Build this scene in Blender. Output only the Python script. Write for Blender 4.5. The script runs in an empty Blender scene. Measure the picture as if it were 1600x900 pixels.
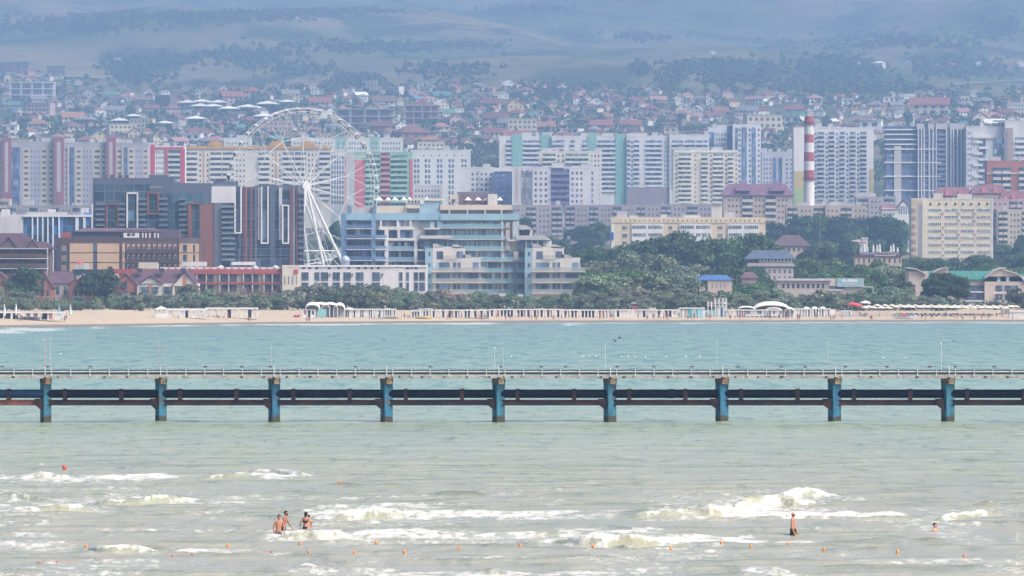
import bpy, bmesh, math, random
import numpy as np
from mathutils import Vector, Matrix
R = math.radians
random.seed(7); rng = np.random.default_rng(7)
sc = bpy.context.scene; C = sc.collection
# ---------------------------------------------------------------- camera, sky, sun, exposure
F, EYE, YH = 8889.0, 11.4, 440.0          # focal length in px of a 1600 px wide frame, eye height, horizon row
cd = bpy.data.cameras.new('camera'); cam = bpy.data.objects.new('camera', cd); C.objects.link(cam)
cam.location = (0, 0, EYE); cam.rotation_euler = (R(90), 0, 0)
cd.sensor_width = 36; cd.lens = 36 * F / 1600; cd.shift_y = (YH - 450) / 1600
cd.clip_start = 1; cd.clip_end = 60000
sc.camera = cam
w = bpy.data.worlds.new('World'); sc.world = w; w.use_nodes = True
nt = w.node_tree; bg = nt.nodes['Background']
sky = nt.nodes.new('ShaderNodeTexSky'); sky.sky_type = 'NISHITA'; sky.sun_disc = False
SUN_EL, SUN_AZ = 46, 120                      # azimuth clockwise from +Y: behind the camera, to the right
sky.sun_elevation = R(SUN_EL); sky.sun_rotation = R(SUN_AZ)
sky.air_density = 0.8; sky.dust_density = 7.0; sky.ozone_density = 0.6
nt.links.new(sky.outputs[0], bg.inputs[0]); bg.inputs[1].default_value = 0.125
sd = bpy.data.lights.new('sun', 'SUN'); sun = bpy.data.objects.new('sun', sd); C.objects.link(sun)
sd.energy = 1.75; sd.angle = R(28); sd.color = (1.0, 0.96, 0.90)
az = R(SUN_AZ); el = R(SUN_EL)
sun.rotation_euler = Vector((math.sin(az)*math.cos(el), math.cos(az)*math.cos(el), math.sin(el))).to_track_quat('Z', 'Y').to_euler()
sun.location = (200, -200, 400)
vs = sc.view_settings; vs.view_transform = 'Standard'; vs.look = 'None'; vs.gamma = 1; vs.use_curve_mapping = False
vs.exposure = 0.92
cy = sc.cycles
cy.max_bounces = 5; cy.diffuse_bounces = 2; cy.glossy_bounces = 2; cy.transmission_bounces = 2; cy.transparent_max_bounces = 6; cy.volume_bounces = 0
cy.use_denoising = True
try: cy.denoiser = 'OPENIMAGEDENOISE'
except Exception: pass
HAZE_DENSITY = 1.56e-4
HAZE_COLOR = (0.34, 0.56, 0.925)
# ---------------------------------------------------------------- pixel <-> world helpers (only to read sizes off the photograph)
def wx(px, D): return (px - 800) / F * D
def wz(py, D): return EYE + (YH - py) / F * D
PROF_D = [1500, 1750, 2000, 2400, 2800, 3200, 3600, 4200, 5000, 6200, 7500, 10500, 12500, 15000]
PROF_Z = [3.0, 3.4, 5.5, 11, 20, 35, 54, 84, 141, 214, 298, 540, 720, 760]
WLX = [-900, 0, 200, 400, 800, 1600, 2600]; WLD = [1250, 1407, 1455, 1515, 1578, 1612, 1640]
def waterline(px): return float(np.interp(px, WLX, WLD))
def ground_arr(X, D):
    px = X / D * F + 800
    dw = np.interp(px, WLX, WLD)
    beach = np.interp(D - dw, [-200, -30, 0, 12, 45, 90], [-7, -1.0, 0.0, .75, 2.1, 2.9])
    prof = np.interp(D, PROF_D, PROF_Z)
    a = np.clip((D - 4600) / 4000, 0, 1)
    hills = a * (26 * np.sin(X / 310 + D / 900) + 18 * np.sin(X / 170 - D / 520 + 1.3) + 9 * np.sin(X / 83 + D / 260 + .5))
    t = np.clip((D - 1640) / 80, 0, 1)
    return beach * (1 - t) + (prof + hills) * t
def ground(X, D): return float(ground_arr(np.array([X], float), np.array([D], float))[0])
_Ds = np.concatenate([np.arange(1300, 4000, 6.0), np.arange(4000, 14000, 25.0)])
def Dat(px, py, lift=0.0):
    """distance at which the ground (plus lift metres) is seen at row py"""
    X = (px - 800) / F * _Ds
    z = ground_arr(X, _Ds) + lift
    y = YH - (z - EYE) * F / _Ds
    m = (y <= py) & (_Ds > waterline(px) + 1)
    i = int(np.argmax(m)) if m.any() else len(_Ds) - 1
    return float(_Ds[i])
# ---------------------------------------------------------------- materials
MATS = {}
def nodemat(name, rough=0.8, spec=0.3, metal=0.0):
    m = bpy.data.materials.new(name); m.use_nodes = True
    b = m.node_tree.nodes['Principled BSDF']
    b.inputs['Roughness'].default_value = rough
    b.inputs['Specular IOR Level'].default_value = spec
    b.inputs['Metallic'].default_value = metal
    return m, m.node_tree, b
def N(nt, t, **kw):
    n = nt.nodes.new(t)
    for k, v in kw.items(): setattr(n, k, v)
    return n
def mul(nt, a, b, fac=1.0):
    m = N(nt, 'ShaderNodeMix', data_type='RGBA', blend_type='MULTIPLY'); m.inputs[0].default_value = fac
    nt.links.new(a, m.inputs[6]); nt.links.new(b, m.inputs[7]); return m.outputs[2]
def mixc(nt, fac, a, b):
    m = N(nt, 'ShaderNodeMix', data_type='RGBA')
    for s, v in ((0, fac), (6, a), (7, b)):
        if hasattr(v, 'links'): nt.links.new(v, m.inputs[s])
        elif s == 0: m.inputs[0].default_value = v
        else: m.inputs[s].default_value = (*v, 1)
    return m.outputs[2]
def ramp(nt, inp, stops):
    r = N(nt, 'ShaderNodeValToRGB'); nt.links.new(inp, r.inputs[0])
    e = r.color_ramp.elements
    while len(e) < len(stops): e.new(0.5)
    for i, (p, c) in enumerate(stops):
        e[i].position = p; e[i].color = (*c, 1) if len(c) == 3 else c
    return r.outputs[0]
def g3(v): return (v, v, v)
def noise(nt, vec, scale, detail=3, rough=.55):
    n = N(nt, 'ShaderNodeTexNoise'); n.inputs['Scale'].default_value = scale; n.inputs['Detail'].default_value = detail
    n.inputs['Roughness'].default_value = rough
    nt.links.new(vec, n.inputs['Vector']); return n.outputs[0]
def pos(nt, scale=(1, 1, 1)):
    g = N(nt, 'ShaderNodeNewGeometry'); m = N(nt, 'ShaderNodeMapping'); m.inputs['Scale'].default_value = scale
    nt.links.new(g.outputs['Position'], m.inputs[0]); return m.outputs[0]
def tint_mat(name, rough=.8, spec=.3, var=(.88, 1.06), scale=(.15, .15, .05), metal=0, streak=True, fine=1.0):
    """material whose base colour is the object's own colour, weathered by noise"""
    m, nt, b = nodemat(name, rough, spec, metal)
    oi = N(nt, 'ShaderNodeObjectInfo')
    f = noise(nt, pos(nt, scale), 1.0, 4)
    c = mul(nt, oi.outputs['Color'], ramp(nt, f, [(.3, g3(var[0])), (.7, g3(var[1]))]))
    if streak:
        f2 = noise(nt, pos(nt, (1.6 * fine, 1.6 * fine, .12 * fine)), 1.0, 3)
        c = mul(nt, c, ramp(nt, f2, [(.38, (.93, .93, .92)), (.6, (1, 1, 1))]))
    nt.links.new(c, b.inputs['Base Color']); MATS[name] = m; return m
tint_mat('wall'); tint_mat('roof', rough=.85, var=(.75, 1.1), scale=(.6, .6, .6), streak=False)
tint_mat('paint', rough=.5, spec=.5, streak=False, var=(.93, 1.03)); tint_mat('cloth', rough=.9, streak=False, var=(.9, 1.05), scale=(1, 1, 1))
tint_mat('dull', rough=.9, spec=.08, streak=False, var=(.8,1.2), scale=(.8,.8,.8)); tint_mat('skin', rough=.55, streak=False, var=(.92, 1.05), scale=(6, 6, 6)); tint_mat('metal', rough=.45, metal=.3, streak=False)
tint_mat('bark', rough=.9, var=(.7, 1.1), scale=(2, 2, .5), streak=False)
def glass_mat(name, gx=1.5, gz=3.0):
    """dark glazing with varied panes, blinds and mullions, coloured by the object's colour"""
    m, nt, b = nodemat(name, .12, .6)
    oi = N(nt, 'ShaderNodeObjectInfo')
    g = N(nt, 'ShaderNodeNewGeometry'); sp = N(nt, 'ShaderNodeSeparateXYZ'); nt.links.new(g.outputs['Position'], sp.inputs[0])
    def frac(s, d, off=0.0):
        a = N(nt, 'ShaderNodeMath', operation='MULTIPLY_ADD'); nt.links.new(s, a.inputs[0]); a.inputs[1].default_value = 1 / d; a.inputs[2].default_value = off
        f = N(nt, 'ShaderNodeMath', operation='FRACT'); nt.links.new(a.outputs[0], f.inputs[0])
        fl = N(nt, 'ShaderNodeMath', operation='FLOOR'); nt.links.new(a.outputs[0], fl.inputs[0])
        return f.outputs[0], fl.outputs[0]
    fx, ix = frac(sp.outputs[0], gx); fz, iz = frac(sp.outputs[2], gz)
    cb = N(nt, 'ShaderNodeCombineXYZ'); nt.links.new(ix, cb.inputs[0]); nt.links.new(iz, cb.inputs[1]); nt.links.new(oi.outputs['Random'], cb.inputs[2])
    wn = N(nt, 'ShaderNodeTexWhiteNoise'); nt.links.new(cb.outputs[0], wn.inputs[0])
    pane = mul(nt, oi.outputs['Color'], ramp(nt, wn.outputs[0], [(0, g3(.55)), (.55, g3(1.1)), (.85, g3(1.5)), (1, g3(2.6))]))
    def thin(f, wd):
        a = N(nt, 'ShaderNodeMath', operation='LESS_THAN'); nt.links.new(f, a.inputs[0]); a.inputs[1].default_value = wd; return a.outputs[0]
    mx = N(nt, 'ShaderNodeMath', operation='MAXIMUM'); nt.links.new(thin(fx, .07), mx.inputs[0]); nt.links.new(thin(fz, .06), mx.inputs[1])
    c = mixc(nt, mx.outputs[0], pane, (.16, .19, .22))
    nt.links.new(c, b.inputs['Base Color']); MATS[name] = m
glass_mat('glass'); glass_mat('glass_wide', 3.2, 3.1)
m, nt_, b = nodemat('rail_glass', .08, .5); b.inputs['Alpha'].default_value = .45
oi = N(nt_, 'ShaderNodeObjectInfo'); nt_.links.new(oi.outputs['Color'], b.inputs['Base Color']); MATS['rail_glass'] = m
def brick_mat(name, c1, c2, mortar):
    m, nt, b = nodemat(name, .85)
    n = noise(nt, pos(nt, (.4, .4, .4)), 1, 4); n2 = noise(nt, pos(nt, (5, 5, 9)), 1, 2)
    c = mixc(nt, n, c1, c2); c = mixc(nt, ramp(nt, n2, [(.55, g3(0)), (.7, g3(.5))]), c, mortar)
    nt.links.new(c, b.inputs['Base Color']); MATS[name] = m
brick_mat('red_brick', (.26, .10, .08), (.36, .17, .13), (.42, .30, .26))
def leaf_mat(name, spread=.40):
    m, nt, b = nodemat(name, .7, .25)
    oi = N(nt, 'ShaderNodeObjectInfo'); g = N(nt, 'ShaderNodeNewGeometry')
    v = ramp(nt, g.outputs['Random Per Island'], [(0, g3(1 - spread)), (.5, g3(1.0)), (1, g3(1 + spread * 2.2))])
    c = mul(nt, oi.outputs['Color'], v)
    n = noise(nt, pos(nt, (.35, .35, .35)), 1, 2)
    c = mul(nt, c, ramp(nt, n, [(.35, (.72, .8, .75)), (.65, (1.2, 1.15, .95))]))
    nt.links.new(c, b.inputs['Base Color'])
    tr = N(nt, 'ShaderNodeBsdfTranslucent'); nt.links.new(c, tr.inputs[0])
    mx = N(nt, 'ShaderNodeMixShader'); mx.inputs[0].default_value = .25
    out = nt.nodes['Material Output']
    nt.links.new(b.outputs[0], mx.inputs[1]); nt.links.new(tr.outputs[0], mx.inputs[2]); nt.links.new(mx.outputs[0], out.inputs[0]); MATS[name] = m
leaf_mat('leaf')
# ---------------------------------------------------------------- object helpers
THINGS = []
def link(name, mesh, parent=None, loc=(0, 0, 0), scale=(1, 1, 1), rot=(0, 0, 0), color=None):
    o = bpy.data.objects.new(name, mesh); C.objects.link(o)
    o.location = loc; o.scale = scale; o.rotation_euler = rot
    if parent is not None: o.parent = parent
    if color is not None: o.color = (*color, 1)
    return o
def mk(name, verts, faces, mat=None, smooth=False):
    me = bpy.data.meshes.new(name); me.from_pydata([tuple(v) for v in verts], [], [tuple(f) for f in faces])
    if mat: me.materials.append(MATS[mat] if isinstance(mat, str) else mat)
    if smooth: me.polygons.foreach_set('use_smooth', [True] * len(me.polygons))
    me.update(); return me
def thing(o, label, cat, group=None, kind=None, at=None):
    o['label'] = label; o['category'] = cat
    if group: o['group'] = group
    if kind: o['kind'] = kind
    THINGS.append(o); return o
def structure(o): o['kind'] = 'structure'; return o
class MB:
    def __init__(s): s.v = []; s.f = []; s.mi = []
    def add(s, v, f, mi=0):
        n = len(s.v); s.v += [tuple(p) for p in v]; s.f += [tuple(i + n for i in q) for q in f]; s.mi += [mi] * len(f); return s
    def box(s, x0, x1, y0, y1, z0, z1, mi=0):
        v = [(x0,y0,z0),(x1,y0,z0),(x1,y1,z0),(x0,y1,z0),(x0,y0,z1),(x1,y0,z1),(x1,y1,z1),(x0,y1,z1)]
        return s.add(v, [(0,3,2,1),(4,5,6,7),(0,1,5,4),(1,2,6,5),(2,3,7,6),(3,0,4,7)], mi)
    def prism(s, pts, y0, y1, mi=0):
        """pts: outline in x,z (counter-clockwise seen from the front), extruded from y0 to y1"""
        n = len(pts); v = [(x, y0, z) for x, z in pts] + [(x, y1, z) for x, z in pts]
        f = [tuple(range(n)), tuple(range(2*n-1, n-1, -1))] + [(i, n+i, n+(i+1) % n, (i+1) % n) for i in range(n)]
        return s.add(v, f, mi)
    def tube(s, a, b, r, n=6, r2=None, mi=0):
        a = Vector(a); b = Vector(b); d = (b - a); r2 = r if r2 is None else r2
        q = d.to_track_quat('Z', 'Y'); u = q @ Vector((1,0,0)); w_ = q @ Vector((0,1,0)); v = []
        for c, rr in ((a, r), (b, r2)):
            for i in range(n):
                t = 2*math.pi*i/n; v.append(c + u*math.cos(t)*rr + w_*math.sin(t)*rr)
        f = [(i, (i+1) % n, n+(i+1) % n, n+i) for i in range(n)] + [tuple(range(n-1, -1, -1)), tuple(range(n, 2*n))]
        return s.add(v, f, mi)
    def lathe(s, prof, n=16, c=(0,0,0), mi=0):
        v = []; f = []
        for r, z in prof:
            for i in range(n):
                t = 2*math.pi*i/n; v.append((c[0]+r*math.cos(t), c[1]+r*math.sin(t), c[2]+z))
        for k in range(len(prof)-1):
            for i in range(n): f.append((k*n+i, k*n+(i+1) % n, (k+1)*n+(i+1) % n, (k+1)*n+i))
        f += [tuple(range(n-1, -1, -1)), tuple(range((len(prof)-1)*n, len(prof)*n))]
        return s.add(v, f, mi)
    def mesh(s, name, mats, smooth=False):
        me = bpy.data.meshes.new(name); me.from_pydata(s.v, [], s.f)
        mats = [mats] if isinstance(mats, str) else mats
        for m_ in mats: me.materials.append(MATS[m_])
        if len(mats) > 1: me.polygons.foreach_set('material_index', s.mi)
        if smooth: me.polygons.foreach_set('use_smooth', [True]*len(me.polygons))
        me.update(); return me
    def obj(s, name, mats, parent=None, loc=(0,0,0), color=None, smooth=False, rot=(0,0,0)):
        return link(name, s.mesh(name, mats, smooth), parent, loc, (1,1,1), rot, color)
_ub = {}
def unitbox(mat):
    if mat not in _ub: _ub[mat] = MB().box(-.5,.5,-.5,.5,-.5,.5).mesh('box_'+mat, mat)
    return _ub[mat]
def boxobj(name, mat, parent, x0, x1, y0, y1, z0, z1, color=None):
    return link(name, unitbox(mat), parent, ((x0+x1)/2, (y0+y1)/2, (z0+z1)/2), (abs(x1-x0), abs(y1-y0), abs(z1-z0)), (0,0,0), color)
def copy_tree(o, parent=None):
    c = o.copy(); C.objects.link(c)
    if parent is not None: c.parent = parent
    for ch in o.children: copy_tree(ch, c)
    return c
WHITE=(.72,.73,.74); CREAM=(.66,.60,.48); DGLASS=(.055,.085,.12); GREY=(.4,.41,.42)
# ---------------------------------------------------------------- terrain
def vnoise(x, y, seed=0):
    xi = np.floor(x).astype(np.int64); yi = np.floor(y).astype(np.int64); xf = x - xi; yf = y - yi
    def h(a, b):
        n = (a * 374761393 + b * 668265263 + seed * 1442695041) & 0xffffffff
        n = ((n ^ (n >> 13)) * 1274126177) & 0xffffffff
        return ((n ^ (n >> 16)) & 0xffff) / 65535.0
    u = xf*xf*(3-2*xf); v = yf*yf*(3-2*yf)
    return (h(xi,yi)*(1-u)+h(xi+1,yi)*u)*(1-v) + (h(xi,yi+1)*(1-u)+h(xi+1,yi+1)*u)*v
def fbm(x, y, o=4, seed=0):
    s = 0; a = .5; t = 0
    for i in range(o): s = s + a*vnoise(x*2**i, y*2**i, seed+i); t += a; a *= .5
    return s / t
def grid_mesh(name, X, Y, Z, mat, attrs=None, smooth=True):
    nr, nc = X.shape; me = bpy.data.meshes.new(name)
    co = np.stack([X, Y, Z], -1).reshape(-1, 3).astype(np.float32)
    i = np.arange(nr*nc).reshape(nr, nc)
    q = np.stack([i[:-1,:-1], i[:-1,1:], i[1:,1:], i[1:,:-1]], -1).reshape(-1)
    nf = len(q)//4
    me.vertices.add(len(co)); me.vertices.foreach_set('co', co.ravel())
    me.loops.add(nf*4); me.loops.foreach_set('vertex_index', q.astype(np.int32))
    me.polygons.add(nf); me.polygons.foreach_set('loop_start', np.arange(0, nf*4, 4, dtype=np.int32))
    me.polygons.foreach_set('loop_total', np.full(nf, 4, np.int32))
    me.update(calc_edges=True)
    if smooth: me.polygons.foreach_set('use_smooth', np.ones(nf, bool))
    for k, a in (attrs or {}).items():
        at = me.attributes.new(k, 'FLOAT', 'POINT'); at.data.foreach_set('value', a.ravel().astype(np.float32))
    me.materials.append(mat); me.update(); return me
def terrain_mat():
    m, nt, b = nodemat('hill_ground', .95, .1)
    p1 = noise(nt, pos(nt, (.0011, .00055, 0)), 1, 6, .62)
    p2 = noise(nt, pos(nt, (.006, .0022, 0)), 1, 5, .6)
    p3 = noise(nt, pos(nt, (.03, .012, .02)), 1, 3, .6)
    c = mixc(nt, ramp(nt, p1, [(.42, g3(0)), (.60, g3(1))]), (.09, .12, .055), (.215, .18, .12))
    c = mixc(nt, ramp(nt, p2, [(.50, g3(0)), (.58, g3(.9))]), c, (.035, .06, .032))
    c = mul(nt, c, ramp(nt, p3, [(.3, g3(.7)), (.7, g3(1.25))]))
    nt.links.new(c, b.inputs['Base Color']); return m
Dr = np.concatenate([np.linspace(1655, 2600, 50), np.geomspace(2630, 15000, 260)])
u = np.linspace(-2.7, 2.7, 360)
D2, U2 = np.meshgrid(Dr, u, indexing='ij'); X2 = U2 * 800 / F * D2 * 1.0 + U2 * 40
Z2 = ground_arr(X2, D2) - .3
far = np.clip((D2 - 7500)/2500, 0, 1)
Z2 += far * 60 * (fbm(X2/500, D2/700, 5, 3) - .5)
structure(link('hills', grid_mesh('hills', X2, D2, Z2, terrain_mat())))
def sand_mat():
    m, nt, b = nodemat('sand', .95, .15)
    n = noise(nt, pos(nt, (.25, .06, 1)), 1, 5, .6); n2 = noise(nt, pos(nt, (2.5, .8, 1)), 1, 3)
    c = mixc(nt, n, (.44, .36, .26), (.55, .455, .35)); c = mul(nt, c, ramp(nt, n2, [(.3, g3(.85)), (.7, g3(1.1))]))
    at = N(nt, 'ShaderNodeAttribute', attribute_name='wet')
    c = mixc(nt, at.outputs['Fac'], c, (.20, .17, .15))
    nt.links.new(c, b.inputs['Base Color']); return m
u = np.linspace(-2.6, 2.6, 520); t = np.concatenate([np.linspace(-40, 60, 60), np.linspace(64, 330, 50)])
T2, U2 = np.meshgrid(t, u, indexing='ij'); PX = 800 + U2*800
D2 = np.interp(PX, WLX, WLD) + T2; X2 = (PX-800)/F*D2
Z2 = ground_arr(X2, D2)
hump = np.exp(-((PX-165)/45)**2) * np.exp(-((D2-1575)/35)**2) * .8
Z2 = Z2 + hump + .12*(fbm(X2/4, D2/3, 3, 9)-.5)*np.clip(T2/10, 0, 1)
wet = np.clip(1 - (T2-7)/4, 0, 1)
structure(link('beach', grid_mesh('beach', X2, D2, Z2, sand_mat(), {'wet': wet})))
# ---------------------------------------------------------------- sea
rows = np.concatenate([np.arange(918, 700, -.33), np.arange(700, 520, -.7), np.arange(520, 497, -.5)])
# also a calm near strip so that the sheet goes on below the frame
Dw = EYE*F/(rows-YH); near = np.linspace(120, Dw[0]-1, 60)
Dv = np.concatenate([near, Dw]); Dv = Dv[Dv < 1700]
U = np.concatenate([np.linspace(-1.6, -1.09, 45), np.linspace(-1.08, 1.08, 1000), np.linspace(1.09, 1.6, 45)])
D2, U2 = np.meshgrid(Dv, U, indexing='ij'); EXT = np.sign(U2)*np.clip(np.abs(U2)-1.08, 0, 1)*260; X2 = U2*800/F*D2 + EXT
PX = 800 + U2*800; PY = YH + EYE*F/D2
rel = np.clip((D2-200)/1300, 0, 1)
warp = 3.0*(fbm(X2/9, D2/9, 3, 21)-.5)
def ridg(x, y, s): n = fbm(x, y, 3, s); return 1-np.abs(2*n-1)*2.2
Z = .17*(ridg(X2/12+.3*warp, (D2+1.6*warp)/6.0, 1)-.4) + .085*(ridg(X2/5.0, (D2+1.3*warp)/2.6, 2)-.4) + .03*(ridg(X2/1.7, (D2+warp)/1.2, 8)-.4) + .018*(fbm(X2/.6, D2/.6, 2, 4)-.5)
Z *= (1.0 - .15*np.clip((D2-420)/500, 0, 1))
foam = np.zeros_like(Z); swell = np.clip((Z-.085)/.075, 0, 1)*.9  # swell: mask for the painted darkening of raised water
CR = [ # breakers: crest line as (px, crest row, foot row), foam strength, run of foam in front (m)
 ([(975,806,812),(1000,796,812),(1045,790,811),(1090,789,810),(1110,779,810),(1135,776,809),(1150,785,808),(1185,797,807),(1210,806,808)], .85, 3),
 ([(1135,790,797),(1160,770,796),(1185,764,795),(1215,763,794),(1240,774,795),(1290,782,790)], .8, 3),
 ([(1205,768,779),(1235,760,779),(1262,753,779),(1280,757,779),(1295,770,779),(1330,777,779)], 1.0, 2),
 ([(820,850,852),(870,839,853),(905,831,856),(945,821,857),(965,817,857),(985,824,857),(1020,834,857),(1080,842,857)], 1.0, 4),
 ([(960,815,826),(975,820,828),(1010,828,832),(1060,834,838)], .25, 1),
 ([(420,842,846),(440,832,845),(490,822,844),(520,822,843),(560,832,842)], .9, 3),
 ([(500,806,816),(520,796,815),(550,790,815),(578,783,815),(600,788,812),(640,797,808),(700,801,808)], .85, 4),
 ([(10,742,748),(40,740,748),(62,733,748),(90,738,748),(130,743,748)], .8, 4),
 ([(48,727,730),(62,718,730),(75,722,730),(90,729,731)], 1.0, 1),
 ([(175,729,733),(188,721,733),(196,724,734),(215,733,735)], .6, 1),
 ([(290,750,753),(340,738,751),(365,733,750),(400,736,749)], .45, 1),
 ([(372,736,741),(400,732,741),(440,729,744),(470,732,746),(495,742,747)], .9, 3),
 ([(-40,775,782),(0,769,782),(22,765,782),(45,771,783),(90,779,786)], .6, 2),
 ([(20,797,803),(45,790,803),(80,784,802),(120,783,800),(150,788,799)], .7, 3),
 ([(142,784,790),(155,776,791),(185,777,791),(220,774,790),(240,766,788),(262,768,786),(300,778,784),(350,785,788)], .7, 2),
 ([(130,856,861),(150,848,865),(190,846,866),(230,850,866),(250,852,866)], 1.0, 2),
 ([(228,860,864),(245,849,864),(262,852,864),(275,862,866)], .1, 1),
 ([(258,865,868),(275,858,867),(300,857,866),(340,860,864)], 1.0, 1),
 ([(455,887,889),(480,878,889),(500,882,890)], 1.0, 2),
 ([(485,892,895),(510,882,895),(530,888,896)], 1.0, 2),
 ([(520,880,884),(540,872,884),(570,880,884)], .5, 1),
 ([(1455,812,818),(1470,800,817),(1490,797,815),(1520,794,812),(1545,790,810),(1565,793,806)], .75, 1),
 ([(1515,790,793),(1530,779,793),(1545,777,793),(1575,786,794)], .6, 1),
 ([(660,771,774),(695,764,775),(740,764,777),(780,774,780)], 0, 1),
 ([(510,756,759),(535,750,760),(560,755,761),(600,760,762)], 0, 1),
 ([(570,758,761),(610,752,761),(650,756,762)], 0, 1),
 ([(150,694,697),(190,692,698),(220,696,699)], .1, 1),
 ([(690,684,687),(712,677,688),(735,682,688)], .3, 1),
 ([(130,690,693),(160,688,694),(205,695,697)], 0, 1),
 ([(900,757,760),(930,755,762),(970,762,765)], 0, 1),
 ([(1410,845,848),(1450,838,848),(1490,843,849)], .1, 1),
 ([(1330,858,861),(1370,853,862),(1400,858,862)], 0, 1),
 ([(945,855,860),(975,848,862),(1010,856,864)], 0, 1),
 ([(810,884,886),(850,880,888),(900,884,888)], 0, 1),
 ([(-20,893,897),(30,888,898),(90,893,898)], .3, 2),
 ([(1170,897,899),(1210,889,901),(1260,894,902)], .8, 3),
 ([(730,893,898),(765,884,899),(800,892,900)], .4, 3),
]
for k, (pts, fs, run) in enumerate(CR):
    p = np.array(pts, float); xs = p[:,0]; crest = p[:,1]; foot = p[:,2]
    sel_c = (U*800+800 >= xs[0]-30) & (U*800+800 <= xs[-1]+30)
    ci = np.where(sel_c)[0]
    if not len(ci): continue
    c0, c1 = ci[0], ci[-1]+1
    pxs = PX[:, c0:c1]; dd = D2[:, c0:c1]; xw = X2[:, c0:c1]
    D0 = EYE*F/(np.interp(pxs, xs, foot)-YH)
    hpx = np.interp(pxs, xs, foot-crest)
    end = np.clip((pxs-xs[0]+14)/44, 0, 1)**.8*np.clip((xs[-1]+14-pxs)/44, 0, 1)**.8
    # foot row minus crest row = height (scaled) plus the few rows of ground between foot and crest
    h = hpx*D0/F*.62*end
    D0 = D0 + 1.1 + .8*(fbm(xw/1.3, dd*0+k, 3, 31)-.5)
    d = dd - D0
    prof = np.where(d < 0, np.exp(-(d/.62)**2), np.exp(-(d/2.3)**2))
    lump = 1 + (.26 if fs > .5 else .10)*(fbm(xw/.5, dd/.8, 5, 40+k)-.5)*2
    Z[:, c0:c1] = np.maximum(Z[:, c0:c1]*(1-prof*np.clip(h/.15, 0, 1)), np.where(h > .004, prof*h*lump, -9))
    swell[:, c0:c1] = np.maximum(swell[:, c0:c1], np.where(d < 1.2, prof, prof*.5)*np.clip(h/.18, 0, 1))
    fr = np.clip((d+.42)/.25, 0, 1)*np.clip((.75-d)/.4, 0, 1) + .42*np.where(d < .5, np.exp(-(np.minimum(d+run*.35, 0)/run)**2)*np.clip((.5-d)/.35, 0, 1), 0)
    fm = fs*np.minimum(fr, 1)*end*(.55+.7*fbm(xw/1.4, dd/1.2, 3, 70+k))
    foam[:, c0:c1] = np.maximum(foam[:, c0:c1], fm)
FP = [
 (480,1000,799,805,.62),(330,700,776,781,.35),(1000,1420,780,785,.4),(-60,260,764,770,.42),(560,980,846,851,.42),(1240,1560,826,830,.36),(1300,1640,876,882,.42),(150,420,828,833,.38),(620,960,872,878,.4),(1420,1640,796,801,.36),(60,330,877,884,.42),(480,700,790,800,.62),(1120,1320,776,786,.5),(860,1060,826,840,.62),(40,180,790,800,.55),(340,480,738,748,.55), # flat sheets of foam: x0,x1,row0,row1,strength
 (-60,300,744,752,.62),(120,300,743,748,.8),(0,260,749,758,.4),(290,370,746,752,.4),(400,500,741,750,.62),(-60,60,772,786,.5),(-40,110,790,806,.5),(40,160,786,800,.55),
 (60,200,780,790,.45),(150,270,772,788,.45),(250,420,783,790,.6),(100,200,795,801,.5),(-60,120,798,812,.38),(-60,110,812,824,.36),(0,110,833,839,.5),(-60,130,845,862,.55),(0,60,866,872,.45),(40,110,855,860,.45),
 (280,420,858,868,.5),(460,700,800,816,.60),(600,880,800,810,.72),(760,990,804,812,.5),(470,760,810,824,.36),(400,620,834,848,.62),(480,760,832,844,.7),(620,880,834,846,.6),(780,880,834,842,.55),(500,680,850,860,.36),
 (960,1200,838,849,.72),(1040,1220,843,849,.8),(990,1150,846,856,.4),(1000,1130,796,812,.62),(1100,1250,786,812,.62),(1130,1440,801,811,.86),(1180,1330,795,806,.6),(1200,1330,772,782,.55),
 (1100,1150,800,810,.5),(1200,1330,845,850,.6),(1440,1500,806,812,.5),(1520,1570,806,812,.55),(1200,1300,862,872,.36),(1300,1380,864,872,.36),(1150,1260,890,905,.6),(440,640,886,900,.46),
 (600,1000,893,905,.55),(540,620,874,884,.4),(400,470,866,872,.36),(80,110,750,756,.5),(-60,60,515,522,.65),(0,120,512,517,.62),(130,190,510,516,.5),(190,330,506,511,.7),(330,800,503.5,508,.66),(800,1700,502,505.4,.5),(380,520,505,508,.8),
 (870,930,505,509,.6),(1050,1120,504,507,.5),(1420,1470,876,880,.3),(1100,1180,868,880,.3),(1480,1530,875,882,.2),(820,870,840,848,.5),
]
for x0,x1,y0,y1,s in FP:
    if y1 < 560: y0 -= .6
    ci = np.where((U*800+800 >= x0-20) & (U*800+800 <= x1+60))[0]; ri = np.where((PY[:,0] >= y0-4) & (PY[:,0] <= y1+4))[0]
    if not len(ci) or not len(ri): continue
    a,b_,c0,c1 = ri[0], ri[-1]+1, ci[0], ci[-1]+1
    px = PX[a:b_, c0:c1]; py = PY[a:b_, c0:c1]
    yc=(y0+y1)/2; hh=(y1-y0)/2
    wob = 1.2*(fbm(px/60, py*0, 2, int(x0)+77)-.5)
    m = np.clip((px-x0)/18, 0, 1)*np.clip((x1-px)/40, 0, 1)*np.clip(1.35-np.abs((py-yc)/hh+wob)**2, 0, 1)
    foam[a:b_, c0:c1] = np.maximum(foam[a:b_, c0:c1], m*s*((.97 if s > .45 else .84) if y0 > 560 else 1))
# scattered small foam streaks over the surf zone
surf = np.clip((PY-730)/60, 0, 1)
foam = np.maximum(foam, surf*np.clip((fbm(X2/5, D2/16, 4, 55)-.56)*3.2, 0, .33))
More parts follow.
